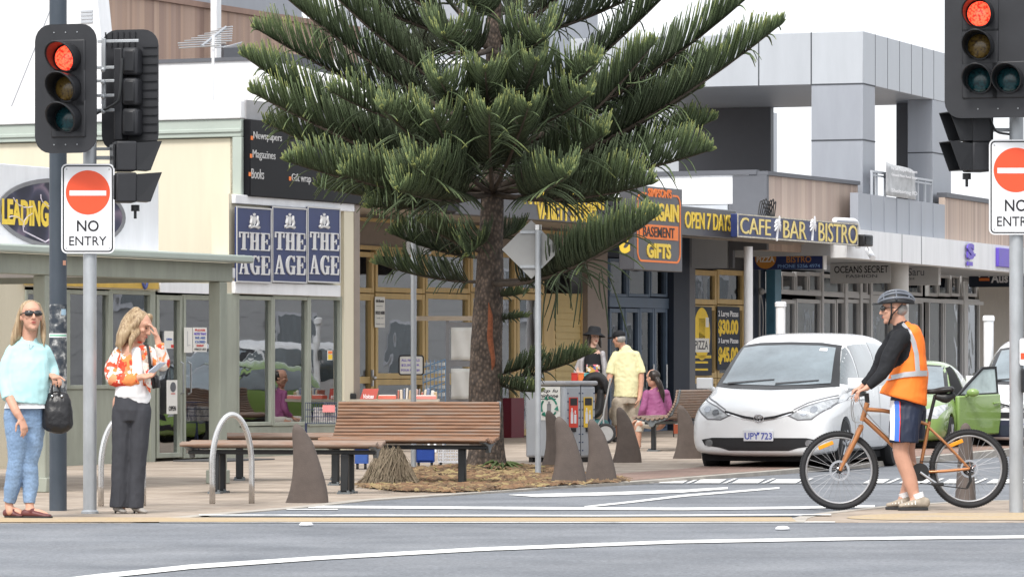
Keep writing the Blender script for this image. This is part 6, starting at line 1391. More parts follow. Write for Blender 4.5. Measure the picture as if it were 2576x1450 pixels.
def face(par, M, eyes=True, mouth=True):
    if mouth: q = MB(); q.ball(M @ Vector((0,-.093,-.0535)), (.02,.005,.0042), 8, M.to_3x3()); q.ball(M @ Vector((0,-.0925,-.063)), (.017,.0055,.0045), 8, M.to_3x3()); q.build('lips', M_lip, par, smooth=180)
    if eyes:
        for s in (-1, 1): q = MB(); q.ball(M @ Vector((s*.03,-.079,.012)), (.011,.005,.0055), 8, M.to_3x3()); q.build('eye', M_eye, par, smooth=180)
        q = MB(); [q.tube([M @ Vector((s*.014,-.086,.03)), M @ Vector((s*.03,-.085,.035)), M @ Vector((s*.048,-.072,.03))], .0032, 6, sub=2) for s in (-1, 1)]; q.build('eyebrow', mat('brow', (.16,.10,.06), .7), par)
def shades(par, M, wide=1.):
    q = MB()
    for s in (-1, 1): q.tube([M @ Vector(p) for p in ((s*.008,-.096,.012),(s*.034,-.094,.012),(s*.058,-.078,.014))], [(.008,.017),(.010,.023),(.008,.019)], 12, sub=3, ref=M.to_3x3() @ Vector((0,1,0)), rcap=True)
    for s in (-1, 1): q.tube([M @ Vector((s*.06,-.075,.018)), M @ Vector((s*.079,-.03,.018)), M @ Vector((s*.08,.02,.012))], .0045, 6)
    q.tube([M @ Vector((-.02,-.098,.02)), M @ Vector((.02,-.098,.02))], .004, 6); q.build('sunglasses', M_lens, par, smooth=180)
def hand(mb, w, d, n, k=1., curl=.5, thumb=1, spread=.0, r=.0083):
    """wrist, finger direction, palm normal; fingers curl towards n"""
    w = Vector(w); d = Vector(d).normalized(); n = Vector(n); n = (n-d*n.dot(d)).normalized(); s = d.cross(n)*thumb
    mb.tube([w-d*.02, w+d*.03*k, w+d*.085*k], [(.024*k,.019*k),(.036*k,.016*k),(.040*k,.013*k)], 12, sub=3, ref=s, rcap=True)
    for i, l in enumerate((.070,.079,.073,.058)):
        p = w+d*(.088-.006*abs(i-1))*k+s*(.031-.0205*i)*k; dd = (d+s*(.10-.07*i)*(1+spread)).normalized(); pts = [p-d*.012]; c = curl*(1+.12*i)
        for f in (.45,.32,.23): dd = (dd*math.cos(c)+n*math.sin(c)).normalized(); p = p+dd*l*f*k; pts.append(p.copy()); c *= 1.1
        mb.tube(pts, [r*k*1.08,r*k,r*k*.95,r*k*.8], 8, sub=2, rcap=True)
    p = w+d*.02*k+s*.024*k; t1 = (d*.55+s*.75+n*.3).normalized(); t2 = (d*.85+s*.25+n*.35).normalized(); mb.tube([p, p+t1*.04*k, p+t1*.04*k+t2*.03*k, p+t1*.04*k+t2*.055*k], [.013*k,.011*k,.0095*k,.008*k], 8, sub=2, rcap=True)
def shoe(mb, heel, toe, w=.045, h=.07):
    heel = Vector(heel); toe = Vector(toe); d = (toe-heel).normalized(); sd = Vector((-d.y, d.x, 0)).normalized(); L_ = (toe-heel).length
    pts = [heel+d*L_*f+Vector((0,0,z)) for f, z in ((.02,h*.62),(.25,h*.6),(.5,h*.48),(.75,h*.33),(.93,h*.28))]
    mb.tube(pts, [(w*.72,h*.58),(w*.78,h*.58),(w*.9,h*.46),(w*.98,h*.32),(w*.78,h*.25)], 14, sub=3, ref=sd, rcap=True)
    return d, sd
def sole(par, heel, toe, w, m, h=.016, name='sole'):
    heel = Vector(heel); toe = Vector(toe); d = (toe-heel).normalized(); sd = Vector((-d.y, d.x, 0)); L_ = (toe-heel).length
    o = [heel+d*L_*f+sd*w*k for f, k in ((-.05,.35),(0,.7),(.25,.75),(.5,.85),(.75,1.02),(.95,.75),(1.03,.3))]; o2 = [heel+d*L_*f-sd*w*k for f, k in ((-.05,.35),(0,.7),(.25,.75),(.5,.85),(.75,1.02),(.95,.75),(1.03,.3))]
    q = MB(); q.slab([(p.x, p.y) for p in o+o2[::-1]], heel.z, heel.z+h); q.build(name, m, par, smooth=60, bevel=.003)
def person(lab, px, py, grp=None):
    f = base(px, py); t = T('person', lab, 'person', f, (0,0,0), grp)
    return t, (lambda a, b, y=0.: Vector((f.P(a, b)[0], y, f.P(a, b)[1]))), f.o.y/F
# --- woman in the aqua top
t, p, m = person('woman in an aqua jumper, faded jeans and sunglasses looking up at the far left', 68, 1302)
hc = p(79,796,-.01); M = Mh(hc, .30, -.16, 0, 1.03); b = MB(); head(b, M)
b.tube([p(76,815,.02), p(72,850,.03), p(71,885,.02)], [(.056,.058),(.058,.06),(.075,.06)], 14, sub=3, ref=(1,0,0), rcap=True)
b.tube([p(70,890,.02), p(70,960,.01), p(66,1030,.02)], [(.09,.06),(.14,.11),(.14,.11)], 16, sub=3, ref=(1,0,0), rcap=True)
b.tube([p(30,900,-.02), p(18,945,-.05), p(24,985,-.12), p(46,1030,-.19), p(60,1052,-.20)], [.04,.038,.038,.034,.026], 12, sub=3, rcap=True); hand(b, p(60,1050,-.20), (.35,-.1,-1), (-.5,.5,0), .95, .28, -1)
b.tube([p(110,900,.05), p(124,925,.11), p(132,945,.06), p(134,948,-.03)], [.04,.042,.036,.027], 12, sub=3, rcap=True); hand(b, p(132,944,-.03), (.35,-.55,-.12), (.1,.1,-1), .95, 1.15, 1)
for a_ in ([(43,1040,0),(45,1110,-.02),(42,1160,-.02),(32,1215,.0),(22,1262,.02)], [(86,1040,.02),(82,1110,.02),(75,1160,.02),(76,1215,.02),(74,1262,.0)]): b.tube([p(*c) for c in a_]+[p(a_[-1][0]+4, 1285, a_[-1][2]-.02)], [.062,.052,.038,.036,.034,.033], 12, sub=3, rcap=True)
for hx, tx, y in ((36,62,.02),(72,128,-.02)): b.tube([p(hx,1284,y), p((hx+tx)/2,1288,y-.01), p(tx-10,1293,y-.02)], [(.03,.032),(.034,.028),(.03,.02)], 10, sub=3, ref=(0,1,0), rcap=True)
bo = link('body', remesh(b, .0065, 3), M_skin, t, 180); face(bo, M, False); shades(t, M)
q = MB(); R3 = M.to_3x3()
q.ball(M @ Vector((0,.03,.05)), (.083,.092,.085), 14, R3)
for s, e, r_ in ((-1,(28,876,-.02),.046),(-1,(40,868,.04),.05),(1,(112,872,-.03),.03),(1,(108,866,.03),.036)): q.tube([M @ Vector((s*.058,.0,.09)), M @ Vector((s*.09,.028,.0)), (M @ Vector((s*.095,.03,-.06))+p(*e))/2, p(*e)], [.020,.022,r_*.7,r_*.25], 10, sub=4, rcap=True)
q.tube([M @ Vector((0,.09,.06)), M @ Vector((0,.10,-.05)), p(66,868,.09)], [(.07,.04),(.08,.04),(.07,.02)], 12, sub=3, ref=(1,0,0), rcap=True)
cloth(q, 'hair', M_blond, t, .008, 5, .003, fsc=(36,36,3))
M_aqua = mat('aqua_knit', (.42,.66,.68), .85, var=.05, sc=20, spec=.2)
q = MB(); q.tube([p(72,856,.03), p(71,868,.025), p(70,886,.02), p(71,930,-.005), p(70,975,-.02), p(66,1012,-.02)], [(.072,.055),(.13,.08),(.160,.10),(.165,.135),(.172,.148),(.180,.152)], 20, sub=4, ref=(1,0,0), rcap=2)
q.tube([p(34,884,.01), p(18,920,-.03), p(16,960,-.07), p(26,1003,-.14)], [.064,.062,.058,.052], 14, sub=4, rcap=2); q.tube([p(107,884,.03), p(123,918,.10), p(130,941,.07), p(132,946,.02)], [.064,.058,.052,.042], 14, sub=4, rcap=2)
cloth(q, 'jumper', M_aqua, t, .009, 3, .009, fsc=(7,7,5), seed=3)
q = MB(); q.tube([p(68,1008,-.01), p(68,1026,-.01)], [(.16,.13),(.178,.145)], 18, ref=(1,0,0)); q.build('undershirt', M_whl, t, smooth=60)
q = MB(); q.tube([p(74,862,-.06), p(78,876,-.075), p(86,866,-.05)], .003, 5, sub=4); q.build('necklace', MATS['chrome'], t)
M_jean = ramp_mat('faded_denim', (.2,.3,.45), 'noise', [(.3,(.17,.26,.41)),(.5,(.215,.315,.47)),(.7,(.27,.37,.52))], rough=.85, sc=(1,1,.3), tsc=3.2, spec=.2); speckle(M_jean, 60, .85, 1.15)
q = MB(); q.tube([p(64,1018,.0), p(62,1050,.01), p(62,1075,.01)], [(.162,.12),(.165,.13),(.15,.11)], 18, ref=(1,0,0), rcap=2)
q.tube([p(42,1048,-.01), p(46,1110,-.02), p(42,1160,-.02), p(32,1215,.0), p(22,1262,.02)], [(.105,.11),(.092,.10),(.070,.076),(.066,.07),(.050,.056)], 16, sub=4, ref=(1,0,0), rcap=2); q.tube([p(86,1048,.02), p(82,1110,.02), p(75,1160,.01), p(76,1215,.02), p(74,1266,.0)], [(.095,.11),(.082,.098),(.066,.074),(.062,.068),(.048,.054)], 16, sub=4, ref=(1,0,0), rcap=2)
cloth(q, 'jeans', M_jean, t, .008, 2, .007, fsc=(8,8,14), seed=9)
M_mar = mat('burgundy_leather', (.12,.035,.035), .4, var=.15)
for hx, tx, hy, y in ((14,60,1298,.03),(62,132,1301,-.02)):
    q = MB(); h_, t_ = p(hx,hy,y), p(tx,hy,y-.05); h_.z = t_.z = .006; shoe(q, h_, t_, .043, .055); q.tube([p(hx+16,1283,y-.05), p(hx+24,1279,y-.01), p(hx+28,1284,y+.05)], .012, 6, sub=2); cloth(q, 'shoe', M_mar, t, .007, 1, 0); sole(t, h_-Vector((0,0,.004)), t_-Vector((0,0,.004)), .044, M_blkp)
# her handbag
hf = Fr(p(148,1070)+base(68,1302).o, 0); bg = T('handbag', 'black leather handbag held by the woman in the aqua jumper', 'handbag', hf, (0,0,0)); P2 = lambda a, b, y=0.: p(a, b, y)-p(148,1070)
q = MB(); q.tube([P2(147,1066,-.05), P2(147,1040,-.05), P2(146,1012,-.05), P2(146,992,-.05)], [(.125,.075),(.122,.075),(.112,.055),(.09,.03)], 20, sub=4, ref=(1,0,0), rcap=True); M_bag = mat('black_leather', (.014,.014,.016), .35, var=.2, bump=.4, bsc=30)
cloth(q, 'bag_body', M_bag, bg, .008, 2, .006, fsc=(14,14,7))
for x_ in (132, 150): q = MB(); q.tube([P2(x_,995,-.08), P2(x_+3,965,-.08), P2(141,952,-.10), P2(146,968,-.06), P2(158,998,-.04)], .008, 8, sub=4); q.build('strap', M_bag, bg)
q = MB()
for x_ in (134,158): q.ball(P2(x_, 995, -.085), .012, 6)
q.build('buckle', MATS['chrome'], bg)
# --- woman in grey trousers
t, p, m = person('woman in a white and orange floral jacket and grey trousers, hand to her forehead', 322, 1290)
hc = p(352,820,-.0); M = Mh(hc, 1.12, .38, 0, .98); b = MB(); head(b, M)
b.tube([p(340,835,.02), p(335,858,.03), p(335,885,.02)], [(.05,.054),(.052,.056),(.08,.07)], 14, sub=3, ref=(1,0,0), rcap=True); b.tube([p(335,885,.01), p(330,960,.0), p(332,1010,.0)], [(.12,.09),(.12,.1),(.14,.11)], 16, sub=3, ref=(1,0,0), rcap=True)
b.tube([p(296,888,.05), p(286,940,.0), p(330,952,-.10), p(364,946,-.15)], [.045,.04,.035,.025], 12, sub=4, rcap=True); hand(b, p(362,946,-.15), (1,-.1,.10), (.05,-.6,1), .92, .55, 1)
b.tube([p(378,885,.02), p(412,918,-.06), p(406,880,-.12), p(398,848,-.13)], [.045,.04,.033,.024], 12, sub=4, rcap=True); hand(b, p(399,850,-.13), (-.28,.08,1), (-1,.15,.0), .92, .42, 1)
b.tube([p(304,1010,.02), p(300,1140,.01), p(304,1262,.02), p(306,1278,.02)], [.07,.05,.035,.03], 12, sub=3, rcap=True); b.tube([p(352,1010,.0), p(346,1140,.0), p(344,1262,.02), p(350,1280,.02)], [.07,.05,.035,.03], 12, sub=3, rcap=True)
bo = link('body', remesh(b, .0065, 3), M_skin, t, 180); face(bo, M)
q = MB(); R3 = M.to_3x3(); q.ball(M @ Vector((0,.025,.045)), (.083,.092,.085), 14, R3)
q.tube([M @ Vector((.03,-.04,.10)), M @ Vector((.076,-.01,.03)), p(338,846,-.11), p(330,884,-.12)], [.03,.032,.03,.010], 10, sub=4, rcap=True)
q.tube([M @ Vector((-.06,.0,.05)), M @ Vector((-.086,.02,-.03)), p(318,855,.08)], [.03,.035,.03], 10, sub=4, rcap=True)
q.tube([M @ Vector((0,.075,.09)), M @ Vector((0,.115,.0)), p(308,842,-.01), p(296,866,-.01)], [(.05,.05),(.085,.055),(.095,.05),(.075,.02)], 14, sub=5, ref=(0,1,0), rcap=True); q.tube([p(318,838,-.06), p(306,862,-.08), p(304,878,-.09)], [.04,.035,.012], 10, sub=3, rcap=True)
cloth(q, 'hair', M_blond, t, .008, 6, .003, fsc=(36,36,3), seed=5)
q = MB(); q.ball(M @ Vector((.079,.0,-.045)), .008, 6); q.build('earring', MATS['chrome'], t)
M_flor = ramp_mat('floral_fabric', (.7,.65,.6), 'cell', [(0,(.72,.68,.63)),(.34,(.78,.75,.71)),(.40,(.60,.54,.48)),(.46,(.80,.25,.08)),(.56,(.62,.06,.035)),(.68,(.80,.30,.15)),(.8,(.75,.10,.05))], rough=.8, sc=(1,1,.8), tsc=14, const=True, spec=.2)
def wob(m, k=.12):
    n = m.node_tree; mp = [x for x in n.nodes if x.type == 'MAPPING'][0]; l = mp.outputs[0].links[0]; to = l.to_socket
    t_ = n.nodes.new('ShaderNodeTexNoise'); t_.inputs['Scale'].default_value = 14; n.links.new(mp.outputs[0], t_.inputs['Vector']); a = n.nodes.new('ShaderNodeVectorMath'); a.operation = 'MULTIPLY_ADD'; a.inputs[1].default_value = (k,k,k); n.links.new(t_.outputs['Color'], a.inputs[0]); n.links.new(mp.outputs[0], a.inputs[2]); n.links.new(a.outputs[0], to); return m
wob(M_flor, .22)
q = MB(); q.tube([p(337,866,.03), p(336,880,.02), p(332,930,.01), p(330,974,.01)], [(.075,.06),(.135,.09),(.135,.115),(.135,.13)], 18, sub=4, ref=(1,0,0), rcap=2)
q.tube([p(300,886,.04), p(282,925,.02), p(288,952,-.04), p(325,955,-.10), p(352,950,-.135)], [.058,.062,.06,.055,.05], 14, sub=4, rcap=2); q.tube([p(374,885,.01), p(404,915,-.03), p(413,912,-.08), p(408,882,-.115), p(404,864,-.125)], [.055,.056,.053,.046,.042], 14, sub=4, rcap=2)
q.tube([p(372,920,-.08), p(376,965,-.09), p(380,988,-.08)], [(.03,.03),(.028,.04),(.012,.02)], 10, sub=3, ref=(1,0,0), rcap=2)
cloth(q, 'jacket', M_flor, t, .008, 3, .009, fsc=(9,9,7), seed=4)
q = MB(); q.tube([p(344,880,-.07), p(348,930,-.085), p(345,970,-.09), p(338,994,-.02)], [(.04,.03),(.046,.04),(.055,.05),(.142,.125)], 16, sub=4, ref=(1,0,0), rcap=2); q.tube([p(334,968,.0), p(333,997,.0)], [(.135,.125),(.145,.13)], 18, ref=(1,0,0)); cloth(q, 'singlet', M_whl, t, .008, 2, .004)
M_trou = mat('charcoal_cloth', (.055,.057,.066), .9, var=.1, sc=3, spec=.15)
q = MB(); q.tube([p(333,994,.0), p(331,1030,.0), p(331,1058,.0)], [(.143,.12),(.15,.135),(.13,.11)], 18, ref=(1,0,0), rcap=2)
q.tube([p(310,1030,.02), p(308,1100,.02), p(304,1180,.02), p(298,1275,.03)], [(.095,.12),(.088,.1),(.078,.085),(.076,.095)], 16, sub=4, ref=(1,0,0), rcap=2); q.tube([p(354,1030,.0), p(350,1100,.0), p(344,1180,.0), p(340,1276,.01)], [(.086,.12),(.08,.1),(.070,.08),(.068,.09)], 16, sub=4, ref=(1,0,0), rcap=2)
cloth(q, 'trousers', M_trou, t, .008, 2, .008, fsc=(10,10,4), seed=2)
M_sh = mat('grey_suede', (.30,.28,.26), .7, var=.1)
for hx, tx, y in ((290,316,.02),(338,370,.0)):
    q = MB(); h_, t_ = p(hx,1282,y), p(tx,1289,y-.05); shoe(q, h_-Vector((0,0,.01)), Vector((t_.x,t_.y,.0)), .038, .05); cloth(q, 'shoe', M_sh, t, .007, 1, 0); q = MB(); q.tube([p(hx+1,1281,y), p(hx-1,1290,y)], [.012,.006], 8); q.build('heel', M_blkp, t)
q = MB(); q.tube([p(372,868,-.05), p(378,900,-.11), p(384,950,-.10), p(388,975,-.06)], .012, 6, sub=4); q.tube([p(366,868,.04), p(374,900,.12), p(386,950,.05)], .012, 6, sub=4); st_ = T('shoulder_bag', 'dark shoulder bag with a long strap at the hip of the woman in grey trousers', 'bag', Fr(base(322,1290).o, 0)); q.build('strap', M_bag, st_)
q = MB(); q.tube([p(392,950,-.02), p(394,975,-.02)], [(.03,.05),(.035,.06)], 12, ref=(1,0,0), rcap=2); q.build('pouch', M_bag, st_, smooth=180)
pp_ = T('paper_slip', 'folded white and blue paper in the hands of the woman in grey trousers', 'paper', Fr(base(322,1290).o, 0)); q = MB(); a = [p(378,935,-.24), p(392,938,-.2), p(424,912,-.22), p(408,912,-.26)]; q.add(a+[v+Vector((0,0,.006)) for v in a], [(3,2,1,0),(4,5,6,7),(0,1,5,4),(1,2,6,5),(2,3,7,6),(3,0,4,7)]); q.build('sheet', mat('paper_blue', (.55,.62,.74), .7, var=.25, sc=30), pp_, smooth=0)
# --- cyclist
t, p, m = person('cyclist in an orange safety vest, black top and navy shorts standing astride a bicycle', 2285, 1281)
hc = p(2247,778,.0); M = Mh(hc, -PI/2-.04, .05, 0, 1.02); b = MB(); head(b, M)
b.tube([p(2258,800,.0), p(2265,820,.0), p(2272,845,.0)], [(.058,.058),(.06,.06),(.06,.07)], 14, sub=3, ref=(1,0,0), rcap=True); b.tube([p(2276,840,.0), p(2282,920,.0), p(2284,1010,.0)], [(.06,.10),(.10,.14),(.11,.13)], 16, sub=3, ref=(1,0,0), rcap=True)
for s, w_, e_, h_ in ((-1,(2262,845,-.19),(2214,930,-.24),(2173,975,-.255)), (1,(2258,845,.19),(2212,924,.24),(2175,972,.255))):
    b.tube([p(*w_), p((w_[0]+e_[0])/2-4,(w_[1]+e_[1])/2,(w_[2]+e_[2])/2), p(*e_), p((h_[0]+e_[0])/2,(h_[1]+e_[1])/2+2,(h_[2]+e_[2])/2), p(*h_)], [.04,.036,.03,.027,.025], 12, sub=4, rcap=True); hand(b, p(*h_), (-.85,.0,-.40), (-.30,0,-1), 1.0, .68, 1 if s > 0 else -1, r=.0092)
for s, pts in ((-1, [(2278,1060,-.09),(2262,1130,-.10),(2284,1200,-.10),(2298,1252,-.10)]), (1, [(2290,1060,.10),(2284,1130,.11),(2292,1200,.10),(2272,1258,.07)])):
    b.tube([p(*c) for c in pts], [.095,.066,.062,.043], 14, sub=5, rcap=True)
for hx, tx, y in ((2316,2262,-.12),(2288,2240,.06)): b.tube([p(hx-14,1252,y), p((hx+tx)/2,1264,y), p(tx+8,1270,y)], [(.038,.04),(.036,.03),(.03,.02)], 10, sub=3, ref=(0,1,0), rcap=True)
bo = link('body', remesh(b, .0065, 3), M_skin2, t, 180); face(bo, M, False); shades(t, M)
q = MB(); q.ball(M @ Vector((0,.05,.0)), (.074,.066,.06), 12, M.to_3x3()); cloth(q, 'hair', M_ghair, t, .008, 2, .004)
hm_ = MB(); R3 = M.to_3x3(); hm_.grid(lambda u, v: M @ Vector((math.sin(PI*.5*v**.9)*math.cos(2*PI*u)*.098*(1+.0*v), .025+math.sin(PI*.5*v**.9)*math.sin(2*PI*u)*.142, .052+math.cos(PI*.5*v**.9)*.098-.018*v*(1 if math.sin(2*PI*u) > 0 else .3)*abs(math.sin(2*PI*u)))), 49, 12)
M_helm = mat('helmet_black', (.014,.015,.018), .45, coat=.1); ho = hm_.build('helmet', M_helm, t, smooth=180, solid=.014)
q = MB()
for a_ in (-1.15,-.7,-.24,.24,.7,1.15):
    q.tube([M @ Vector((.104*math.sin(a_)*math.cos(f_), .025+.150*math.sin(f_), .050+.106*math.cos(a_)*math.cos(f_))) for f_ in (-1.35,-.9,-.45,0,.45,.9,1.35)], [.007,.010,.011,.011,.011,.010,.007], 8, sub=2, rcap=True)
for f_ in (-.75, 0., .75): q.tube([M @ Vector((.103*math.sin(a_)*math.cos(f_), .025+.149*math.sin(f_), .050+.105*math.cos(a_)*math.cos(f_))) for a_ in (-1.3,-.9,-.45,0,.45,.9,1.3)], .007, 6, sub=2)
q.build('helmet_rib', mat('helmet_grey', (.13,.145,.175), .35, coat=.2), ho, smooth=180)
q = MB(); q.tube([M @ Vector((-.05,-.09,.055)), M @ Vector((0,-.155,.05)), M @ Vector((.05,-.09,.055))], (.022,.006), 8, sub=3, ref=R3 @ Vector((0,1,0))); q.build('visor', M_helm, ho, smooth=180)
q = MB()
for s in (-1, 1): q.tube([M @ Vector((s*.082,-.02,.05)), M @ Vector((s*.078,-.025,-.04)), M @ Vector((s*.03,-.045,-.105)), M @ Vector((0,-.045,-.12))], .006, 6, sub=3); q.tube([M @ Vector((s*.085,.07,.04)), M @ Vector((s*.08,-.01,-.035)), M @ Vector((s*.06,-.03,-.08))], .006, 6, sub=3)
q.build('chin_strap', M_blkp, ho)
M_bsh = mat('black_jersey', (.014,.015,.018), .75, var=.15, spec=.25)
q = MB(); q.tube([p(2265,818,.0), p(2271,838,.0), p(2276,880,.0), p(2284,960,.0)], [(.068,.072),(.11,.18),(.125,.175),(.12,.16)], 20, sub=3, ref=(1,0,0), rcap=2)
for w_, e_, h_ in (((2262,848,-.17),(2217,931,-.235),(2177,971,-.252)), ((2258,848,.17),(2214,926,.235),(2179,967,.252))): q.tube([p(*w_), p((w_[0]+e_[0])/2-4,(w_[1]+e_[1])/2,(w_[2]+e_[2])/2), p(*e_), p((h_[0]+e_[0])/2,(h_[1]+e_[1])/2+2,(h_[2]+e_[2])/2), p(*h_)], [.078,.070,.058,.049,.038], 14, sub=3, rcap=2)
cloth(q, 'long_sleeve_top', M_bsh, t, .008, 3, .008, fsc=(10,10,7), seed=1)
M_hiv = mat('orange_hivis', (.95,.22,.035), .7, var=.04, sc=8, spec=.2); M_refl = mat('reflective_tape', (.42,.43,.45), .35, metal=.3)
vq = MB(); vq.tube([p(2278,822,.0), p(2288,838,.0), p(2291,880,.0), p(2285,950,.0), p(2271,1004,.0)], [(.055,.10),(.10,.165),(.118,.17),(.162,.205),(.20,.225)], 24, sub=4, ref=(1,0,0), rcap=2)
vme = remesh(vq, .009, 3, .008, fsc=(6,6,5), seed=6); vbv = bvh_of(vme)
# open the arm holes and the hem
bm = bmesh.new(); bm.from_mesh(vme); a0 = p(2252,862); zt_v = p(0,996).z
dl = [f for f in bm.faces if ((((f.calc_center_median().x-a0.x)/.108)**2+((f.calc_center_median().z-a0.z)/.18)**2 < 1) and f.calc_center_median().x < p(2288,0).x)]
bmesh.ops.delete(bm, geom=dl, context='FACES'); bm.to_mesh(vme); bm.free()
vo = link('safety_vest', vme, M_hiv, t, 180); q_ = vo.modifiers.new('solid', 'SOLIDIFY'); q_.thickness = .006
def vdec(poly, nm, mm, par): decal(vbv, [(p(a,b).x, p(a,b).z) for a, b in poly], 'f', .012, .02).build(nm, mm, par, smooth=180)
vdec([(2217,962),(2240,956),(2270,948),(2300,945),(2326,945),(2326,931),(2300,932),(2270,936),(2240,944),(2214,950)], 'reflective_band', M_refl, vo); vdec([(2296,936),(2307,936),(2304,890),(2298,860),(2286,832),(2272,812),(2264,815),(2276,835),(2288,862),(2293,892)], 'reflective_band', M_refl, vo)
M_nshort = mat('navy_satin', (.012,.019,.044), .5, var=.15, spec=.4)
q = MB(); q.tube([p(2282,1002,.0), p(2282,1030,.0)], [(.145,.17),(.15,.18)], 18, ref=(1,0,0), rcap=2); q.tube([p(2278,1030,-.09), p(2272,1070,-.10), p(2270,1112,-.105)], [(.13,.10),(.13,.115),(.125,.12)], 18, sub=3, ref=(1,0,0), rcap=2); q.tube([p(2292,1030,.09), p(2293,1070,.10), p(2292,1104,.10)], [(.13,.10),(.125,.11),(.12,.11)], 18, sub=3, ref=(1,0,0), rcap=2)
sme = remesh(q, .008, 2, .010, fsc=(12,12,3), seed=8); vbv = bvh_of(sme); so_ = link('shorts', sme, M_nshort, t, 180)
vdec([(2240,1006),(2249,1006),(2247,1060),(2246,1106),(2236,1104),(2237,1060)], 'white_stripe', M_whl, so_); vdec([(2248,1008),(2259,1008),(2257,1060),(2256,1108),(2246,1107),(2247,1060)], 'blue_stripe', mat('bright_blue', (.05,.16,.60), .5), so_); vdec([(2259,1008),(2261,1008),(2259,1060),(2258,1109),(2256,1108),(2257,1060)], 'red_piping', M_pred, so_)
M_hik = mat('beige_trainer', (.36,.31,.25), .8, var=.25, sc=24); M_sol = mat('dark_sole', (.03,.03,.032), .7)
for hx, tx, hy, y in ((2326,2256,1277,-.13),(2296,2230,1274,.06)):
    q = MB(); h_, t_ = p(hx,hy,y), p(tx,hy,y-.03); h_.z = t_.z = .018; shoe(q, h_, t_, .05, .075); q.tube([p(hx-18,1248,y), p(hx-16,1262,y)], [(.042,.045),(.045,.048)], 12, ref=(0,1,0)); cloth(q, 'shoe', M_hik, t, .007, 1, .002); sole(t, h_-Vector((0,0,.017)), t_-Vector((0,0,.017)), .052, M_sol, .024)
    q = MB()
    for k in range(4): a_ = h_.lerp(t_, .42+.12*k); q.tube([a_+Vector((0,-.05,.03)), a_+Vector((.0,-.03,.06-.008*k)), a_+Vector((0,.02,.07-.01*k))], .004, 5, sub=2)
    q.build('lace', M_post, t)
    q = MB(); q.tube([p(hx-22,1238,y), p(hx-18,1250,y)], [(.044,.046),(.043,.045)], 12, sub=2, ref=(0,1,0)); q.build('sock', M_whl, t, smooth=60)
# --- the three by the far bench
t, p, m = person('man seen from behind in a pale yellow t-shirt, cap and cargo shorts', 1575, 1112)
hc = p(1556,852,-.02); M = Mh(hc, -2.2, .18, 0, 1.); b = MB(); head(b, M)
b.tube([p(1562,862,.0), p(1568,880,.0), p(1572,892,.0)], [(.056,.058),(.058,.06),(.06,.05)], 12, sub=3, ref=(1,0,0), rcap=True); b.tube([p(1573,896,.0), p(1574,940,.0), p(1573,1000,.0)], [(.08,.05),(.13,.09),(.13,.10)], 14, sub=3, ref=(1,0,0), rcap=True)
b.tube([p(1548,900,.0), p(1535,940,-.05), p(1524,985,-.12), p(1518,1000,-.15)], [.04,.045,.036,.028], 10, sub=3, rcap=True); hand(b, p(1518,998,-.15), (-.3,-.5,-.6), (-1,.2,0), 1., .5, 1); b.tube([p(1600,900,.0), p(1612,940,.0), p(1610,985,-.05), p(1606,1005,-.10)], [.04,.045,.036,.028], 10, sub=3, rcap=True); hand(b, p(1606,1003,-.10), (-.2,-.2,-1), (-1,.1,0), 1., .4, -1)
for x_, y_ in ((1556,-.03),(1592,.05)): b.tube([p(x_,1030,y_), p(x_,1065,y_-.01), p(x_,1106,y_+.02)], [.08,.058,.038], 12, sub=4, rcap=True)
link('body', remesh(b, .009, 2), M_skin2, t, 180)
q = MB(); q.tube([p(1572,878,.0), p(1573,892,.0), p(1575,935,.0), p(1576,970,.0), p(1575,998,.0)], [(.09,.08),(.175,.10),(.185,.13),(.185,.14),(.195,.15)], 20, sub=4, ref=(1,0,0), rcap=2); q.tube([p(1548,892,.0), p(1538,918,-.02), p(1533,940,-.04)], [.065,.068,.07], 12, sub=3, rcap=2); q.tube([p(1600,892,.0), p(1609,918,.0), p(1613,938,.0)], [.065,.068,.07], 12, sub=3, rcap=2); cloth(q, 't_shirt', mat('pale_yellow_cotton', (.70,.66,.40), .85, var=.05, spec=.15), t, .011, 3, .012, fsc=(7,7,5), seed=2)
q = MB(); q.tube([p(1574,994,.0), p(1574,1015,.0)], [(.175,.14),(.18,.15)], 16, ref=(1,0,0), rcap=2)
for x_, y_ in ((1556,-.03),(1592,.05)): q.tube([p(x_,1012,y_), p(x_-1,1040,y_), p(x_-1,1068,y_)], [(.11,.12),(.115,.125),(.11,.115)], 14, sub=3, ref=(1,0,0), rcap=2)
for x_ in (1536,1612): q.ball(p(x_,1040,.0), (.035,.06,.09), 8)
cloth(q, 'cargo_shorts', mat('khaki_cotton', (.36,.31,.25), .9, var=.08, spec=.1), t, .011, 2, .014, fsc=(9,9,5), seed=4)
q = MB(); q.ball(M @ Vector((0,.01,.055)), (.086,.105,.075), 12, M.to_3x3()); q.tube([M @ Vector((-.05,-.10,.045)), M @ Vector((0,-.16,.038)), M @ Vector((.05,-.10,.045))], (.035,.008), 8, sub=3, ref=M.to_3x3() @ Vector((0,1,0))); q.build('cap', M_bsh, t, smooth=180)
q = MB(); q.ball(M @ Vector((0,.03,.0)), (.078,.078,.07), 10, M.to_3x3()); q.build('hair', M_ghair, t, smooth=180)
for x_, y_ in ((1556,-.03),(1592,.05)): q = MB(); h_, t_ = p(x_,1110,y_+.08), p(x_-14,1110,y_-.16); h_.z = t_.z = .01; shoe(q, t_ if False else h_, t_, .045, .07); cloth(q, 'shoe', M_blkp, t, .01, 1, 0)
t, p, m = person('woman in a black floppy hat and grey cardigan standing beside the pram', 1490, 1110)
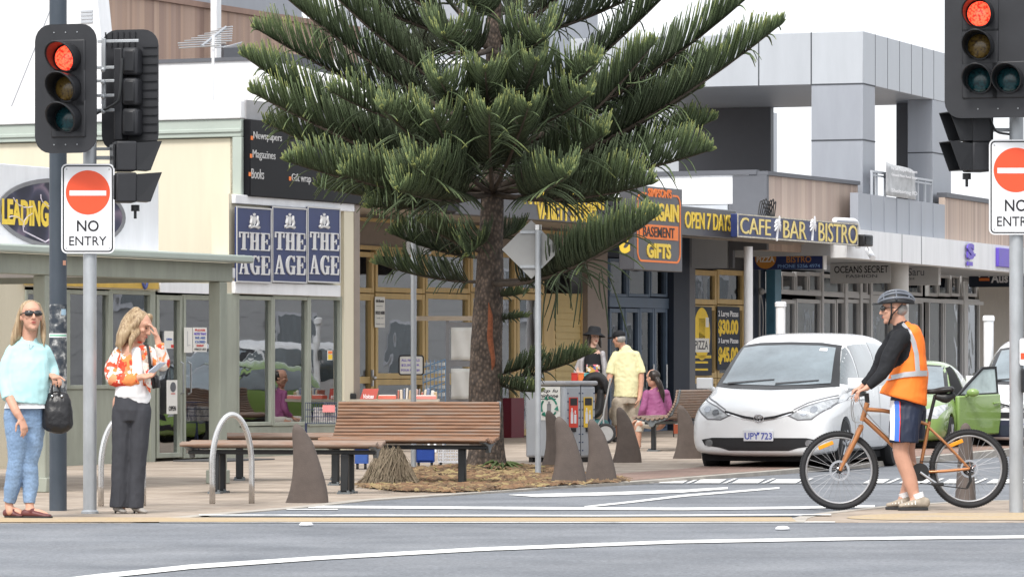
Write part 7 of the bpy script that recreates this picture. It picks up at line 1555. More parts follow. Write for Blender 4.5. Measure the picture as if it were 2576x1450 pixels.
hc = p(1494,848,-.0); M = Mh(hc, .35, -.05, 0, 1.); b = MB(); head(b, M); b.tube([p(1492,862,.01), p(1490,878,.01), p(1490,892,.01)], [(.05,.052),(.053,.056),(.08,.07)], 12, sub=3, ref=(1,0,0), rcap=True); b.tube([p(1490,890,.0), p(1490,950,.0), p(1490,1000,.0)], [(.13,.09),(.13,.10),(.14,.11)], 14, sub=3, ref=(1,0,0), rcap=True)
b.tube([p(1466,895,.0), p(1452,935,-.02), p(1470,940,-.12)], [.045,.04,.028], 10, sub=3, rcap=True); hand(b, p(1470,940,-.12), (1,-.1,-.1), (0,-.2,-1), .95, .8, 1); b.tube([p(1513,895,.0), p(1522,945,-.02), p(1518,985,-.1)], [.045,.04,.028], 10, sub=3, rcap=True); hand(b, p(1518,983,-.1), (-.3,-.3,-1), (-1,0,0), .95, .6, -1)
for x_ in (1478,1502): b.tube([p(x_,1000,.0), p(x_,1060,.0), p(x_,1104,.0)], [.07,.05,.035], 10, sub=3, rcap=True)
bo = link('body', remesh(b, .009, 2), M_skin3, t, 180); face(bo, M)
q = MB(); q.ball(M @ Vector((0,.03,.02)), (.088,.09,.09), 12, M.to_3x3())
for s in (-1, 1): q.tube([M @ Vector((s*.07,.0,.04)), M @ Vector((s*.09,.01,-.06)), M @ Vector((s*.10,-.02,-.15))], [.03,.036,.015], 8, sub=3, rcap=True)
cloth(q, 'hair', M_dhair, t, .01, 2, .006, fsc=(24,24,4))
q = MB(); q.lathe([(.02,.17),(.07,.165),(.095,.14),(.10,.075),(.125,.06),(.172,.03),(.174,.023),(.125,.05),(.098,.06)], 24, M @ Matrix.Translation((0,.01,0)) @ Matrix.Rotation(.12,4,'Y')); q.build('floppy_hat', M_bsh, t, smooth=60)
q = MB(); q.tube([p(1490,880,.0), p(1490,894,.0), p(1492,940,-.02), p(1492,988,-.01)], [(.08,.06),(.135,.10),(.14,.12),(.15,.125)], 16, sub=3, ref=(1,0,0), rcap=2); cloth(q, 'print_t_shirt', M_bsh, t, .011, 2, .004)
M_prn = ramp_mat('shirt_print', (.5,.2,.2), 'cell', [(0,(.02,.02,.02)),(.3,(.65,.15,.18)),(.5,(.7,.65,.6)),(.65,(.55,.35,.08)),(.8,(.1,.15,.4)),(1,(.7,.3,.3))], tsc=26, const=True)
q = MB(); q.grid(lambda u, v: p(1474+34*u, 960-44*v, -.135-.02*math.sin(PI*u)), 10, 10); q.build('shirt_print', M_prn, t, smooth=180, solid=.004)
q = MB(); q.tube([p(1467,888,.0), p(1462,920,.02), p(1466,985,.03)], [(.05,.09),(.05,.12),(.055,.12)], 12, sub=3, ref=(1,0,0), rcap=2); q.tube([p(1515,888,.0), p(1520,930,.0), p(1522,990,.02)], [(.045,.09),(.045,.12),(.05,.12)], 12, sub=3, ref=(1,0,0), rcap=2); q.tube([p(1466,895,.0), p(1450,935,-.0), p(1466,942,-.1)], [.055,.052,.042], 10, sub=3, rcap=2); q.tube([p(1514,895,.0), p(1523,945,-.02), p(1519,975,-.08)], [.055,.05,.042], 10, sub=3, rcap=2); cloth(q, 'cardigan', mat('grey_marl', (.42,.41,.43), .9, var=.15, sc=40, spec=.1), t, .011, 2, .008, fsc=(9,9,6), seed=7)
q = MB(); q.tube([p(1490,985,.0), p(1490,1005,.0)], [(.15,.125),(.155,.13)], 14, ref=(1,0,0), rcap=2)
for x_ in (1477,1503): q.tube([p(x_,1005,.0), p(x_,1055,.0), p(x_,1100,.0)], [(.085,.09),(.07,.08),(.065,.07)], 12, sub=3, ref=(1,0,0), rcap=2)
cloth(q, 'trousers', mat('tan_cloth', (.40,.33,.25), .9), t, .011, 2, .008)
for x_ in (1477,1503): q = MB(); h_, t_ = p(x_,1108,.06), p(x_,1108,-.16); h_.z = t_.z = .005; shoe(q, h_, t_, .042, .06); cloth(q, 'shoe', M_blkp, t, .01, 1, 0)
# girl on the far bench, seen from behind
gfx = base(1650,1128); t = T('person', 'girl with a long black ponytail in a magenta jacket sitting on the far bench', 'person', gfx); p = lambda a, b, y=0.: Vector((gfx.P(a, b)[0], y, gfx.P(a, b)[1]))
hc = p(1641,950,-.02); M = Mh(hc, -2.35, .12, 0, .98); b = MB(); head(b, M); b.tube([p(1644,962,.0), p(1648,978,.02), p(1650,990,.02)], [(.05,.05),(.052,.055),(.08,.06)], 12, sub=3, ref=(1,0,0), rcap=True); b.tube([p(1650,988,.02), p(1650,1030,.03), p(1650,1062,.0)], [(.12,.08),(.12,.10),(.14,.11)], 14, sub=3, ref=(1,0,0), rcap=True)
b.tube([p(1628,995,.0), p(1618,1035,-.02), p(1606,1055,.10)], [.045,.038,.026], 10, sub=3, rcap=True); hand(b, p(1607,1054,.1), (-.7,.5,-.3), (0,0,-1), .92, .5, 1)
for y_ in (-.08,.10): b.tube([p(1640,1062,y_), p(1608,1066,y_+.12), p(1606,1095,y_+.14), p(1606,1122,y_+.15)], [.075,.055,.045,.034], 10, sub=3, rcap=True)
link('body', remesh(b, .009, 2), M_skin, t, 180)
q = MB(); q.tube([p(1650,976,.02), p(1650,988,.02), p(1652,1020,.02), p(1650,1060,.0)], [(.07,.06),(.145,.09),(.155,.12),(.165,.14)], 18, sub=4, ref=(1,0,0), rcap=2); q.tube([p(1627,990,.0), p(1617,1030,-.03), p(1609,1050,.07)], [.06,.058,.046], 12, sub=3, rcap=2); q.tube([p(1674,990,.05), p(1681,1030,.05), p(1672,1052,.12)], [.06,.055,.046], 12, sub=3, rcap=2); cloth(q, 'jacket', mat('magenta_cloth', (.27,.075,.185), .6, var=.12, sc=6), t, .011, 2, .012, fsc=(9,9,7), seed=1)
q = MB(); q.ball(M @ Vector((0,.03,.03)), (.086,.094,.088), 12, M.to_3x3()); q.tube([p(1648,948,-.08), p(1656,962,-.12), p(1664,985,-.12), p(1668,1010,-.12)], [.035,.045,.04,.012], 10, sub=4, rcap=True); cloth(q, 'hair', M_dhair, t, .01, 2, .005, fsc=(24,24,4), seed=3)
q = MB(); q.ball(p(1649,949,-.09), .025, 8); q.build('hair_tie', mat('hair_tie_pink', (.4,.08,.1), .6), t)
q = MB()
for y_ in (-.08,.10): q.tube([p(1642,1062,y_), p(1612,1064,y_+.12), p(1608,1085,y_+.14)], [.09,.07,.06], 12, sub=3, rcap=2)
cloth(q, 'shorts', mat('beige_cloth', (.55,.52,.46), .9), t, .011, 2, .006)
for y_ in (.07,.25): q = MB(); h_, t_ = p(1608,1124,y_), p(1598,1126,y_+.12); h_.z = t_.z = .01; shoe(q, h_, t_, .04, .06); cloth(q, 'shoe', mat('brown_leather', (.10,.05,.03), .6), t, .01, 1, 0)
# ---------------------------------------------------------------- recycling cabinet
f = base(1422, 1163); BN = Fr(f.o, math.radians(-35)); M_bin = mat('bin_grey', (.40,.42,.45), .45, metal=.2, var=.06)
t = T('recycling_bin', 'grey double recycling cabinet with red and yellow labels behind the fin bollards', 'bin', BN); hB = 1.0
q = MB(); q.box(-.6, 0, 0, .66, .06, hB-.06); q.build('cabinet', M_bin, t, bevel=.03)
q = MB(); q.box(-.63, .02, -.02, .32, hB-.055, hB+.0); q.box(-.63, .02, .335, .69, hB-.055, hB+.0); q.build('lid', mat('bin_lid', (.33,.33,.34), .5), t, bevel=.02)
for x_ in (-.55,-.06): q = MB(); q.box(x_-.03, x_+.03, .05, .6, 0, .062); q.build('foot', M_blkp, t)
q = MB()
for i in range(2):
    for k in range(8): q.box(-.42+.2*i, -.38+.2*i, -.004, .002, .14+.1*k, .16+.1*k)
for y_ in (.04,.29,.36,.61):
    for k in range(8): q.box(-.002, .004, y_, y_+.025, .14+.1*k, .155+.1*k)
q.build('vent_slot', mat('slot_blue', (.04,.06,.14), .5), t)
q = MB(); q.box(-.002, .003, .325, .335, .07, hB-.06); q.build('door_gap', M_trim, t)
M_rlab = mat('label_red', (.70,.06,.035), .5); M_ylab = mat('label_yellow', (.80,.52,.05), .5)
for y0, m_, dk in ((.07,M_rlab,.80),(.39,M_ylab,.80)):
    q = MB(); q.box(.004, .009, y0, y0+.19, .43, .80); o = q.build('label', m_, t, smooth=0)
    q = MB(); q.box(.009, .012, y0+.02, y0+.17, .70, .79); q.build('print_black', M_trim, o, smooth=0)
    q = MB()
    for k, yy in enumerate((y0+.055, y0+.125)): q.box(.009, .013, yy-.024, yy+.024, .48, .62-.03*k); q.box(.009, .013, yy-.011, yy+.011, .6, .67-.03*k)
    q.build('bottle_icon', M_whl, o, smooth=0)
    q = MB(); q.box(-.004, .018, y0+.05, y0+.14, .375, .425); q.build('slot', M_trim, t)
x0, x1, z0, z1 = -.40, -.07, .52, .93
pt = T('recycling_poster', 'white poster with green recycling arrows and black scrawl on the bin', 'poster', BN, ((x0+x1)/2, -.01, z0)); q = MB(); q.box(x0, x1, -.012, -.006, z0, z1); q.build('sheet', M_post, pt, smooth=0)
q = MB(); cx, cz, r_ = (x0+x1)/2, z0+.16, .115; M_arr = mat('arrow_green', (.02,.20,.13), .5)
for k in range(3):
    a0 = k*2*PI/3+.3; q.tube([(cx+r_*math.cos(a0+j*.25), -.014, cz+r_*math.sin(a0+j*.25)) for j in range(6)], .013, 6); a1 = a0+1.5; c = Vector((cx+r_*math.cos(a1), -.014, cz+r_*math.sin(a1))); q.tube([c, c+Vector((-math.sin(a1)*.05, 0, math.cos(a1)*.05))], [.032,.004], 6)
q.build('arrow', M_arr, pt); q = MB(); q.box(cx-.03, cx+.03, -.016, -.012, cz-.05, cz+.04); q.box(cx-.014, cx+.014, -.016, -.012, cz+.03, cz+.07); q.build('bottle_icon', mat('icon_grey', (.25,.25,.26), .5), pt, smooth=0)
for i, (s_, za) in enumerate((('ccp lu', z0+.33), ('nichone', z0+.275))): lettering(pt, s_, x0+.03, x1-.03, za, za+.05, -.0125, M_pblk, bold=.02, th=.002, shear=.25)
q = MB(); q.box(x0+.03, x1-.06, -.0145, -.0125, z0+.255, z0+.265); q.build('underline', M_pblk, pt, smooth=0)
# colourful boxes behind the bin
f = base(1465, 1112)
for i, (a, c, m_, lb) in enumerate(((1437,1453,mat('box_red',(.45,.03,.02),.6),'small red box on the table behind the recycling bin'),(1454,1468,mat('box_orange',(.65,.16,.04),.6),'small orange box on the table behind the recycling bin'),(1469,1489,mat('box_turquoise',(.12,.42,.45),.6),'small turquoise box on the table behind the recycling bin'))):
    x0, x1, z0, z1 = f.R(a, 939, c, 957); tt = T('storage_box', lb, 'box', f, ((x0+x1)/2, 0, z0), 'bright boxes behind the bin'); q = MB(); q.box(x0, x1, 0, .14, z0, z1); q.build('box_body', m_, tt, bevel=.006); q = MB(); q.box(x0-.004, x1+.004, -.004, .144, z1, z1+.012); q.build('lid', m_, tt)
x0, x1, z0, z1 = f.R(1380, 957, 1500, 975); tt = T('display_table', 'ochre display table behind the recycling bin', 'table', f); q = MB(); q.box(x0, x1, -.1, .5, z0+.05, z1-.002); q.build('tabletop', M_ochre, tt, bevel=.01)
for x_ in (x0+.05, x1-.05):
    for y_ in (-.05,.45): q = MB(); q.box(x_-.02, x_+.02, y_-.02, y_+.02, 0, z0+.05); q.build('leg', M_bm, tt)
# pram
PF = base(1515, 1114); tt = T('pram', 'black pram with a curved hood beside the woman in the floppy hat', 'pram', PF); p = lambda a, b, y=0.: Vector((PF.P(a, b)[0], y, PF.P(a, b)[1])); M_pr = mat('pram_cloth', (.018,.018,.02), .7, var=.2)
q = MB(); q.tube([p(1468,968,.0), p(1482,950,.0), p(1505,948,.0), p(1520,965,.0), p(1524,985,.0)], [(.05,.16),(.07,.2),(.08,.22),(.07,.2),(.04,.18)], 14, sub=4, ref=(0,0,1), rcap=True); cloth(q, 'hood', M_pr, tt, .012, 2, .006)
q = MB(); q.tube([p(1512,985,.0), p(1506,1030,.0), p(1488,1045,.0), p(1476,1060,.0)], [(.06,.17),(.07,.18),(.06,.18),(.03,.15)], 14, sub=4, ref=(1,0,0), rcap=True); cloth(q, 'seat', M_pr, tt, .012, 2, .004)
q = MB()
for y_ in (-.22,.22): q.tube([p(1534,955,y_), p(1528,985,y_), p(1516,1050,y_), p(1524,1085,y_)], .013, 8, sub=4); q.tube([p(1516,1045,y_), p(1492,1088,y_)], .013, 8)
q.tube([p(1534,955,-.22), p(1536,952,0), p(1534,955,.22)], .016, 8, sub=3); q.build('frame', MATS['pipe_grey'], tt); q = MB(); q.tube([p(1480,1062,.0), p(1520,1066,.0)], [(.07,.18),(.07,.18)], 12, ref=(0,0,1), rcap=True); q.build('basket', mat('basket_teal', (.03,.10,.10), .7), tt, smooth=60)
for px_, y_, r_ in ((1522,-.25,.15),(1522,.25,.15),(1488,-.2,.10),(1488,.2,.10)):
    c = Vector((p(px_,1100).x, y_, r_)); q = MB(); q.tube([c+Vector((math.cos(2*PI*k/24)*(r_-.02),0,math.sin(2*PI*k/24)*(r_-.02))) for k in range(24)], .02, 8, closed=True, ref=(0,1,0)); wq = q.build('wheel', M_tyre, tt); q = MB(); q.lathe([(r_-.035,-.006),(r_-.035,.006)], 24, Matrix.Translation(c) @ Matrix.Rotation(PI/2,4,'X')); q.build('rim', MATS['pipe_grey'], wq)
# far bench under the girl, and a red sandwich board
nr = hit(1664, 1134); dv_ = Vector((math.sin(.33), math.cos(.33), 0)); fb_ = make_bench('slatted bench seen end-on with the girl in magenta on it', Fr(nr+dv_*1.62-Vector((.12,0,0)), math.radians(71-180)), 1.75, True, M_slat2, legs=(.1,.9))
f = base(1703, 1098); tt = T('sandwich_board', 'small orange-red sandwich board beyond the far bench', 'sign', f)
x0, x1, z0, z1 = f.R(1694, 1056, 1713, 1096); q = MB(); q.box(x0, x1, 0, .02, z0+.04, z1); q.build('panel', mat('board_red', (.40,.09,.04), .6, var=.2), tt); q = MB(); q.tube([(x0,.0,0),(x0,.15,z1)], .01, 5); q.tube([(x1,.0,0),(x1,.15,z1)], .01, 5); q.build('frame', M_bm, tt)
q = MB(); q.box(x0+.02, x1-.02, -.004, -.001, z1-.06, z1-.04); q.build('print_block', M_whl, tt, smooth=0)
# ---------------------------------------------------------------- goods outside and in the shop windows
TB = base(975, 1136); zt = TB.P(0,1003)[1]
tt = T('book_table', 'long trestle table of books behind the high-backed bench', 'table', TB); x0, x1 = TB.P(848,0)[0], TB.P(1105,0)[0]; q = MB(); q.box(x0, x1, -.3, .3, zt-.04, zt); q.build('tabletop', mat('trestle_top', (.4,.36,.3), .6), tt, bevel=.005)
for x_ in (x0+.1, x1-.1): q = MB(); q.tube([(x_-.05,-.25,0),(x_,0,zt-.04),(x_+.05,.25,0)], .016, 6); q.tube([(x_-.05,.25,0),(x_,0,zt-.04),(x_+.05,-.25,0)], .016, 6); q.build('leg', M_whl, tt)
RB = random.Random(3); bcol = [(.42,.15,.11),(.6,.53,.43),(.18,.22,.32),(.65,.62,.57),(.45,.34,.2),(.22,.28,.22),(.5,.32,.28),(.28,.24,.27)]
bm_ = [mat('book_cover_%d' % i, c, .5, var=.1) for i, c in enumerate(bcol)]
bk0 = None
def book(fr, x, y, z, w, d, h, m, tilt, lab, grp, par=None):
    t_ = T('book', lab, 'book', fr, (x, y, z), grp); M = Matrix.Translation((x, y, z)) @ Matrix.Rotation(tilt, 4, 'Y'); q = MB(); q.box(-w/2, w/2, -d/2, d/2, 0, h, M); q.build('cover', m, t_, bevel=.003)
    q = MB(); q.box(-w/2+.004, w/2-.004, -d/2+.004, d/2-.004, h, h+.003, M); q.build('pages', M_post, t_, smooth=0); return t_
x = TB.P(1000,0)[0]; k = 0
while x < TB.P(1096,0)[0]:
    w_ = RB.uniform(.018,.045); h_ = RB.uniform(.09,.145); book(TB, x+w_/2, -.1, zt+.002, w_, .13, h_, bm_[k % 8], RB.uniform(-.04,.14), 'one of the upright paperbacks in the row on the book table', 'paperbacks on the book table'); x += w_+.012; k += 1
for a, c, hh, m_, lb in ((860,898,.07,M_trim,'low black box on the left end of the book table'),(952,998,.05,mat('tray_coral',(.70,.17,.12),.6),'coral red tray of books on the table'),(1034,1098,.045,mat('tray_pink',(.75,.25,.22),.6),'long pink-red tray at the right end of the book table')):
    x0, x1 = TB.P(a,0)[0], TB.P(c,0)[0]; t_ = T('book_tray', lb, 'tray', TB, ((x0+x1)/2, -.25, zt), 'trays on the book table'); q = MB(); q.box(x0, x1, -.29, -.2, zt+.001, zt+hh); q.build('tray_body', m_, t_, bevel=.006); q = MB(); q.box(x0+.01, x1-.01, -.28, -.21, zt+hh, zt+hh+.012); q.build('tray_insert', M_post if m_ != M_trim else M_bm, t_)
x0, x1 = TB.P(906,0)[0], TB.P(950,0)[0]; t_ = T('red_notice_card', 'tilted red card with white scrawl standing on the book table', 'sign', TB, ((x0+x1)/2, -.2, zt)); Mr = Matrix.Translation(((x0+x1)/2, -.2, zt)) @ Matrix.Rotation(-.35, 4, 'X'); hw = (x1-x0)/2
q = MB(); q.prism([(-hw,.0),(hw*.85,.0),(hw*1.15,.15),(-hw*.6,.15)], -.004, .004, Mr); q.build('card', mat('card_red', (.42,.05,.03), .5), t_, smooth=0); q = text_mesh('Voices', -hw*.6, hw*.6, .01, .07, -.005, th=.002, bold=.02, shear=.3); q.xf(Mr); q.build('lettering', M_whl, t_, smooth=0, recalc=False)
# shelf rack wrapped in plastic
RK = Fr((F0.w(F0.P(1128,0,1.2)[0], -1.2, 0)), -.12); tt = T('display_rack', 'grey display rack with two white sheets beside the pine trunk', 'shelf', RK); q = MB()
a0 = RK.P(1126,0)[0]; a1 = RK.P(1200,0)[0]; zr0, zr1 = .02, RK.P(0,808)[1]
for x_ in (a0, a1): q.box(x_-.025, x_+.025, -.02, .03, zr0, zr1)
for z_ in (RK.P(0,1005)[1], RK.P(0,913)[1], zr1-.06): q.box(a0+.025, a1-.025, -.018, .028, z_-.05, z_+.04)
q.build('frame', mat('rack_grey', (.28,.28,.29), .5, metal=.3), tt); q = MB(); q.box(RK.P(1040,0)[0], a1, -.05, .0, zr1+.003, zr1+.07); q.build('top_rail', mat('rail_beige', (.5,.42,.33), .7, var=.2), tt)
for z0_, z1_ in ((905,824),(1002,926)):
    za, zb_ = RK.P(0,z0_)[1], RK.P(0,z1_)[1]; t_ = T('plastic_sheet', ['upper','lower'][z0_ > 950]+' white plastic sheet hung in the grey display rack', 'sheet', RK, ((a0+a1)/2, -.03, za)); q = MB(); q.grid(lambda u, v: Vector((a0+.05+(a1-a0-.1)*u, -.035+.012*math.sin(u*9+v*3), za+(zb_-za)*v)), 16, 8); q.build('sheet', M_post, t_, smooth=180, solid=.003)
WR = Fr(F0.w(F0.P(1075,0,1.1)[0], -1.1, 0), -.1); tt = T('newspaper_rack', 'blue wire rack stacked with newspapers in front of the variety store', 'rack', WR); q = MB()
c0, c1, zc0, zc1 = WR.R(1066, 905, 1122, 1000)
for k in range(5): z_ = zc0+(zc1-zc0)*k/5; q.tube([(c0,-.1,z_),(c1,-.1,z_+.12)], .008, 5); q.tube([(c0,-.1,z_),(c0,.15,z_+.02)], .008, 5)
for k in range(7): x_ = c0+(c1-c0)*k/6; q.tube([(x_,-.1,0 if k in (0,6) else zc0),(x_,-.1,zc1)], .006, 5)
q.build('wire_frame', mat('wire_blue', (.16,.30,.48), .4), tt)
for k in range(5): z_ = zc0+(zc1-zc0)*k/5; t_ = T('newspaper_stack', 'folded newspapers stacked on one tier of the blue wire rack', 'newspapers', WR, ((c0+c1)/2, 0, z_), 'newspapers in the blue rack'); q = MB(); [q.box(c0+.02, c1-.02, -.08, .12, z_+.03+.012*j, z_+.04+.012*j) for j in range(4)]; q.build('paper', M_post, t_)
# trolleys under the bench line
for i, (a, c, yb, m_, lb) in enumerate(((1046,1092,1176,mat('crate_blue',(.02,.07,.36),.5),'blue plastic crate on a wheeled trolley behind the bench'),(892,925,1180,mat('crate_blue2',(.04,.10,.34),.5),'blue crate on a trolley left of the dry tussock'))):
    f = base((a+c)/2, yb); x0, x1, z0, z1 = f.R(a, 1128, c, 1162); t_ = T('wheeled_crate', lb, 'crate', f, (0,0,0), 'wheeled crates behind the benches'); q = MB(); q.box(x0, x1, 0, .35, z0, z1); q.build('crate_body', m_, t_, bevel=.012); q = MB(); q.box(x0-.01, x1+.01, -.01, .36, z1, z1+.02); q.box(x0+.0, x1, .0, .34, .07, .09); q.build('rim', m_, t_)
    for x_ in (x0+.03, x1-.03): q = MB(); q.lathe([(.035,-.015),(.035,.015)], 14, Matrix.Translation((x_,.04,.036)) @ Matrix.Rotation(PI/2,4,'Y')); q.build('wheel', M_tyre, t_)
f = base(1135, 1176); t_ = T('wire_trolley', 'white wire basket trolley on castors behind the bench leg', 'trolley', f); x0, x1, z0, z1 = f.R(1102, 1122, 1164, 1160); q = MB()
for k in range(11): x_ = x0+(x1-x0)*k/10; q.tube([(x_,0,z0),(x_,0,z1)], .004, 4); q.tube([(x_,.3,z0),(x_,.3,z1)], .004, 4)
for k in range(6): z_ = z0+(z1-z0)*k/5; q.tube([(x0,0,z_),(x1,0,z_),(x1,.3,z_),(x0,.3,z_),(x0,0,z_)], .005, 4)
q.tube([(x0+.06,0,.06),(x0+.06,0,z1+.1)], .014, 6); q.tube([(x0,0,.065),(x1,0,.065)], .012, 6); q.build('basket', M_whl, t_)
for x_ in (x0+.03, x1-.03): q = MB(); q.lathe([(.04,-.015),(.04,.015)], 14, Matrix.Translation((x_,.02,.041)) @ Matrix.Rotation(PI/2,4,'Y')); q.build('wheel', M_tyre, t_)
# newspaper basket beside the bench
f = base(815, 1150); t_ = T('newspaper_basket', 'dark wire newspaper basket on legs against the newsagency wall', 'rack', f); x0, x1, z0, z1 = f.R(768, 1012, 846, 1064); q = MB()
for k in range(15): x_ = x0+(x1-x0)*k/14; q.tube([(x_,0,z0),(x_,0,z1)], .004, 4)
for k in range(4): z_ = z0+(z1-z0)*k/3; q.tube([(x0,0,z_),(x1,0,z_)], .005, 4); q.tube([(x0,0,z_),(x0,.3,z_)], .005, 4); q.tube([(x1,0,z_),(x1,.3,z_)], .005, 4)
for x_ in (x0, x1): q.tube([(x_,0,z0),(x_,.05,0)], .01, 5); q.tube([(x_,.3,z0),(x_,.25,0)], .01, 5)
q.build('wire_frame', mat('wire_navy', (.03,.04,.09), .5), t_); q = MB(); q.box(x0+.1, x1-.02, .03, .28, z0+.02, z1-.06); q.build('newspapers', speckle(mat('newsprint', (.55,.52,.5), .8, var=.4, sc=12), 50, .6, 1.3), t_); q = MB(); q.box(x0+.22, x1-.02, -.012, -.004, z1-.12, z1-.03); q.build('price_card', mat('card_pink', (.75,.25,.25), .6), t_)
f = base(800, 1150); 
# posters and notices on the newsagency glass
poster('notice', 'white notice with coloured lines of print on the right-hand newsagency door', F1, 486, 823, 520, 884, .05, [('t',M_pred,490,827,516,832,'PLEASE'),('t',M_vio,488,836,518,842,'NOTE THAT'),('t',M_pblue,490,846,516,852,'WE ARE'),('t',M_pblue,490,856,516,862,'CLOSED'),('t',M_pred,494,866,512,871,'SUNDAY'),('t',M_pblk,489,875,518,880,'PRICE LIST',.0)])
poster('notice', 'pale notice with a hook drawing next to the coloured notice on the door glass', F1, 464, 823, 484, 886, .05, [('b',M_wframe,470,832,472,870),('b',M_wframe,470,866,478,868,1)])
poster('notice', 'white notice with small print and a red corner on the left-hand door', F1, 414, 832, 436, 876, .05, [('t',M_pblue,418,850,432,855,'OPEN'),('b',M_pred,430,866,436,874)])
poster('notice', 'tall white card with an oval crest low on the left-hand door', F1, 420, 955, 446, 1040, .05, [('e',M_dgrey,428,960,442,985),('b',M_pred,430,988,440,990),('t',M_pblk,424,1020,442,1032,'OPEN')])
poster('notice', 'small orange and yellow sticker strip on the right window of the newsagency', F1, 824, 880, 836, 905, .05, [('b',M_org,825,882,835,889),('b',M_pyel,825,891,835,903)])
poster('handwritten_poster', 'white handwritten poster SOLD HERE on the variety store window', F0, 943, 746, 968, 823, .05, [('t',M_pblk,945,752,965,760,'tickets'),('b',M_pblk,946,769,962,770),('t',M_pblk,944,782,967,790,'SOLD HERE',.03),('t',M_gl,947,797,964,801,'ask us'),('t',M_gl,945,812,966,816,'inside now')])
f = base(1034, 1120); x0, x1, z0, z1 = f.R(1004, 894, 1064, 941); t_ = T('book_sale_sign', 'white rounded sign about books on sale behind the thin pole', 'sign', f, ((x0+x1)/2,0,z0)); q = MB(); q.prism(rrect(x0,x1,z0,z1,.03), 0, .01); q.build('panel', M_post, t_, smooth=0); q = MB(); ring(q, rrect(x0-.012,x1+.012,z0-.012,z1+.012,.04), rrect(x0+.008,x1-.008,z0+.008,z1-.008,.024), -.004, .008); q.build('border', M_pblk, t_, smooth=0)
for i, s_ in enumerate(('ALL NOVELS','$2.50 OR','FOUR FOR $8')): z_ = z1-(z1-z0)*(.3+.27*i); lettering(t_, s_, x0+.03, x1-.05, z_, z_+.035, -.001, M_vio, bold=.02, th=.002)
poster('pink_poster', 'faded pink poster hung inside the middle variety store window', F0, 1112, 765, 1150, 815, -.12, [('t',M_whl,1114,785,1148,792,'25 cents')], mat('faded_pink', (.42,.30,.28), .7))
# A-boards leaning by the left window
def board(lb, a, b_, c, d, basep, lean, m, items, rim=M_whl):
    f = base(*basep); x0, x1, z0, z1 = f.R(a, b_, c, d); t_ = T('sandwich_board', lb, 'sign', f, (0,0,0), 'advertising boards outside the newsagency'); M = Matrix.Rotation(-lean, 4, 'X')
    q = MB(); q.prism(rrect(x0,x1,max(z0,.02),z1,.03), 0, .02, M); q.build('panel', rim, t_, smooth=0); q = MB(); q.box(x0+.03, x1-.03, -.006, -.001, max(z0,.02)+.05, z1-.04, M); q.build('poster_sheet', m, t_, smooth=0)
    q = MB(); q.tube([(x0+.05,.02,z1-.05),(x0+.05,.4,0)], .012, 5); q.tube([(x1-.05,.02,z1-.05),(x1-.05,.4,0)], .012, 5); q.build('stay', M_bm, t_)
    for s_, xa, xb, za, zb_, mm in items: q = text_mesh(s_, x0+(x1-x0)*xa, x0+(x1-x0)*xb, z0+(z1-z0)*za, z0+(z1-z0)*zb_, -.008, th=.002, bold=.03, shear=.2); q.xf(M); q.build('lettering', mm, t_, smooth=0, recalc=False)
M_pho = ramp_mat('poster_photo', (.6,.5,.4), 'noise', [(.3,(.65,.58,.50)),(.45,(.55,.36,.24)),(.55,(.30,.10,.06)),(.62,(.62,.56,.52)),(.72,(.25,.42,.60))], rough=.5, sc=(2.5,1,1), tsc=3.5)
board('white framed board with a blurred portrait photo leaning behind the lamp post', 176, 1010, 247, 1148, (212,1149), .12, M_pho, [('CRUISE',.12,.88,.04,.13,M_pblk)])
board('blue and white advertising board half hidden behind the grey signal pole', 240, 1006, 300, 1136, (270,1142), .2, M_post, [('News',.1,.9,.78,.92,M_pblue)], mat('board_navy', (.04,.07,.22), .5))
# goods inside the newsagency
def magrack(fr, a, c, z0, z1, y, lb):
    x0, x1 = fr.P(a,0,-y)[0], fr.P(c,0,-y)[0]; t_ = T('magazine_rack', lb, 'magazine rack', fr, ((x0+x1)/2, y, z0), 'magazine racks in the shop windows'); n = max(2, int((z1-z0)/.28)); q = MB(); q.box(x0, x1, y+.1, y+.14, z0, z1); q.build('back_panel', M_wframe, t_)
    for k in range(n):
        z_ = z0+(z1-z0)*k/n; q = MB(); q.box(x0, x1, y-.05, y+.1, z_, z_+.02); q.build('shelf', M_wframe, t_)
        q = MB(); q.add([(x0+.01,y-.02,z_+.022),(x1-.01,y-.02,z_+.022),(x1-.01,y+.05,z_+.26),(x0+.01,y+.05,z_+.26)], [(0,1,2,3)]); q.build('magazine_row', M_mag, t_, smooth=0, solid=.01)
for a, c, z0, z1, y, lb in ((596,676,.43,1.0,.10,'low rack of bright magazines in the window nearest the veranda post'),(688,768,.43,.95,.10,'low rack of magazines in the middle window of the newsagency'),(778,845,.43,1.05,.10,'low rack of magazines in the window beside the cream pilaster'),(464,545,.2,1.5,.35,'tall magazine stand behind the right-hand newsagency door'),(400,450,.2,1.4,.6,'magazine stand deep behind the left-hand newsagency door'),(70,160,.9,1.6,.3,'magazine rack in the far left window'),(178,268,.9,1.45,.3,'magazine rack in the window behind the lamp post'),(284,380,.9,1.5,.3,'magazine rack in the window behind the woman in the floral jacket')): magrack(F1, a, c, z0, z1, y, lb)
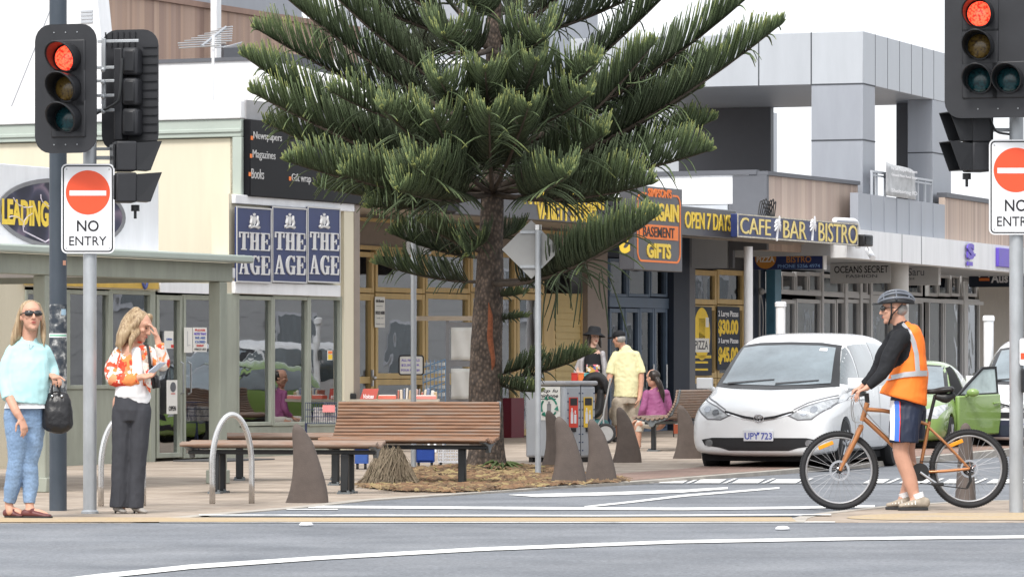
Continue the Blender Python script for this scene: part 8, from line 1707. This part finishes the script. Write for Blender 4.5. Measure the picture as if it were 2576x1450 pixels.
for i, (a, c, y, z1, m_) in enumerate(((612,650,1.6,1.9,(.45,.43,.40)),(700,735,2.0,2.0,(.5,.45,.35)),(1000,1050,.9,2.2,(.5,.5,.52)),(1200,1260,1.3,1.9,(.35,.38,.4)),(960,985,1.2,1.7,(.45,.2,.15)),(1310,1350,1.0,1.6,(.4,.36,.3)))):
    fr = F1 if a < 900 else F0; x0, x1 = fr.P(a,0,-y)[0], fr.P(c,0,-y)[0]; t_ = T('display_stand', ['pale stand deep inside the first newsagency window','pale stand deep inside the middle newsagency window','tall white stand inside the variety store behind the thin pole','grey stand inside the variety store right of the pine trunk','red-brown stand just inside the variety store door','beige stand behind the diamond sign pole'][i], 'display stand', fr, ((x0+x1)/2, y, 0)); q = MB(); q.box(x0, x1, y+.2, y+.24, .05, z1); q.box(x0, x0+.03, y, y+.2, .05, z1); q.box(x1-.03, x1, y, y+.2, .05, z1); q.build('stand_frame', mat('stand_%d' % i, m_, .6, var=.2), t_)
    for k in range(5): q = MB(); z_ = .2+(z1-.3)*k/5; q.box(x0+.03, x1-.03, y, y+.19, z_, z_+.02); sh = q.build('shelf', M_wframe, t_); q = MB(); [q.box(x0+.04+j*.11, x0+.13+j*.11, y+.03, y+.15, z_+.022, z_+.05+.15*RB.random()) for j in range(max(1, int((x1-x0-.06)/.11)))]; q.build('goods', M_mag, sh, smooth=0)
x0, x1 = F0.P(940,0,-.7)[0], F0.P(1060,0,-.7)[0]; t_ = T('clothes_rail', 'rail of hanging clothes inside the variety store window', 'clothes rail', F0, ((x0+x1)/2,.7,0)); q = MB(); q.tube([(x0,.7,0),(x0,.7,1.7),(x1,.7,1.7),(x1,.7,0)], .015, 6); q.build('rail', M_chr, t_)
for k, c in enumerate(((.6,.6,.62),(.06,.06,.07),(.35,.05,.05),(.55,.5,.4),(.08,.1,.2),(.5,.5,.55))): q = MB(); x_ = x0+.2+(x1-x0-.4)*k/5; q.tube([(x_,.7,1.68),(x_,.7,1.5),(x_,.7,.9)], [(.02,.06),(.03,.2),(.04,.22)], 10, sub=3, rcap=True); q.build('garment', mat('garment_%d' % k, c, .9), t_, smooth=180)
# pale buildings and parked cars across the street, seen in the shop glass
ob_ = T('opposite_building', 'pale weatherboard terrace across the street, outside the picture and mirrored in the shop glass', 'building', F1, (40,-26,0)); q = MB()
for k in range(24): q.box(-20, 220, -30, -26-.012*(k % 2), .0+k*.25, .25+k*.25-.002)
q.build('wall', mat('weatherboard_pale', (.60,.59,.57), .7, var=.06), ob_, smooth=0); q = MB(); q.box(-20.5, 220.5, -30.5, -25.3, 6.0, 6.3); q.build('roof', M_dgrey, ob_)
for k in range(28): q = MB(); x_ = -14+k*8; q.box(x_, x_+2.2, -25.98, -25.9, 2.6 if k % 2 else .9, 4.4 if k % 2 else 2.6); wo = q.build('window', M_whl, ob_); q = MB(); q.box(x_+.12, x_+2.08, -25.899, -25.88, (2.6 if k % 2 else .9)+.12, (4.4 if k % 2 else 2.6)-.12); q.build('pane', M_sgl, wo)
bpy.data.scenes.remove(TMP)
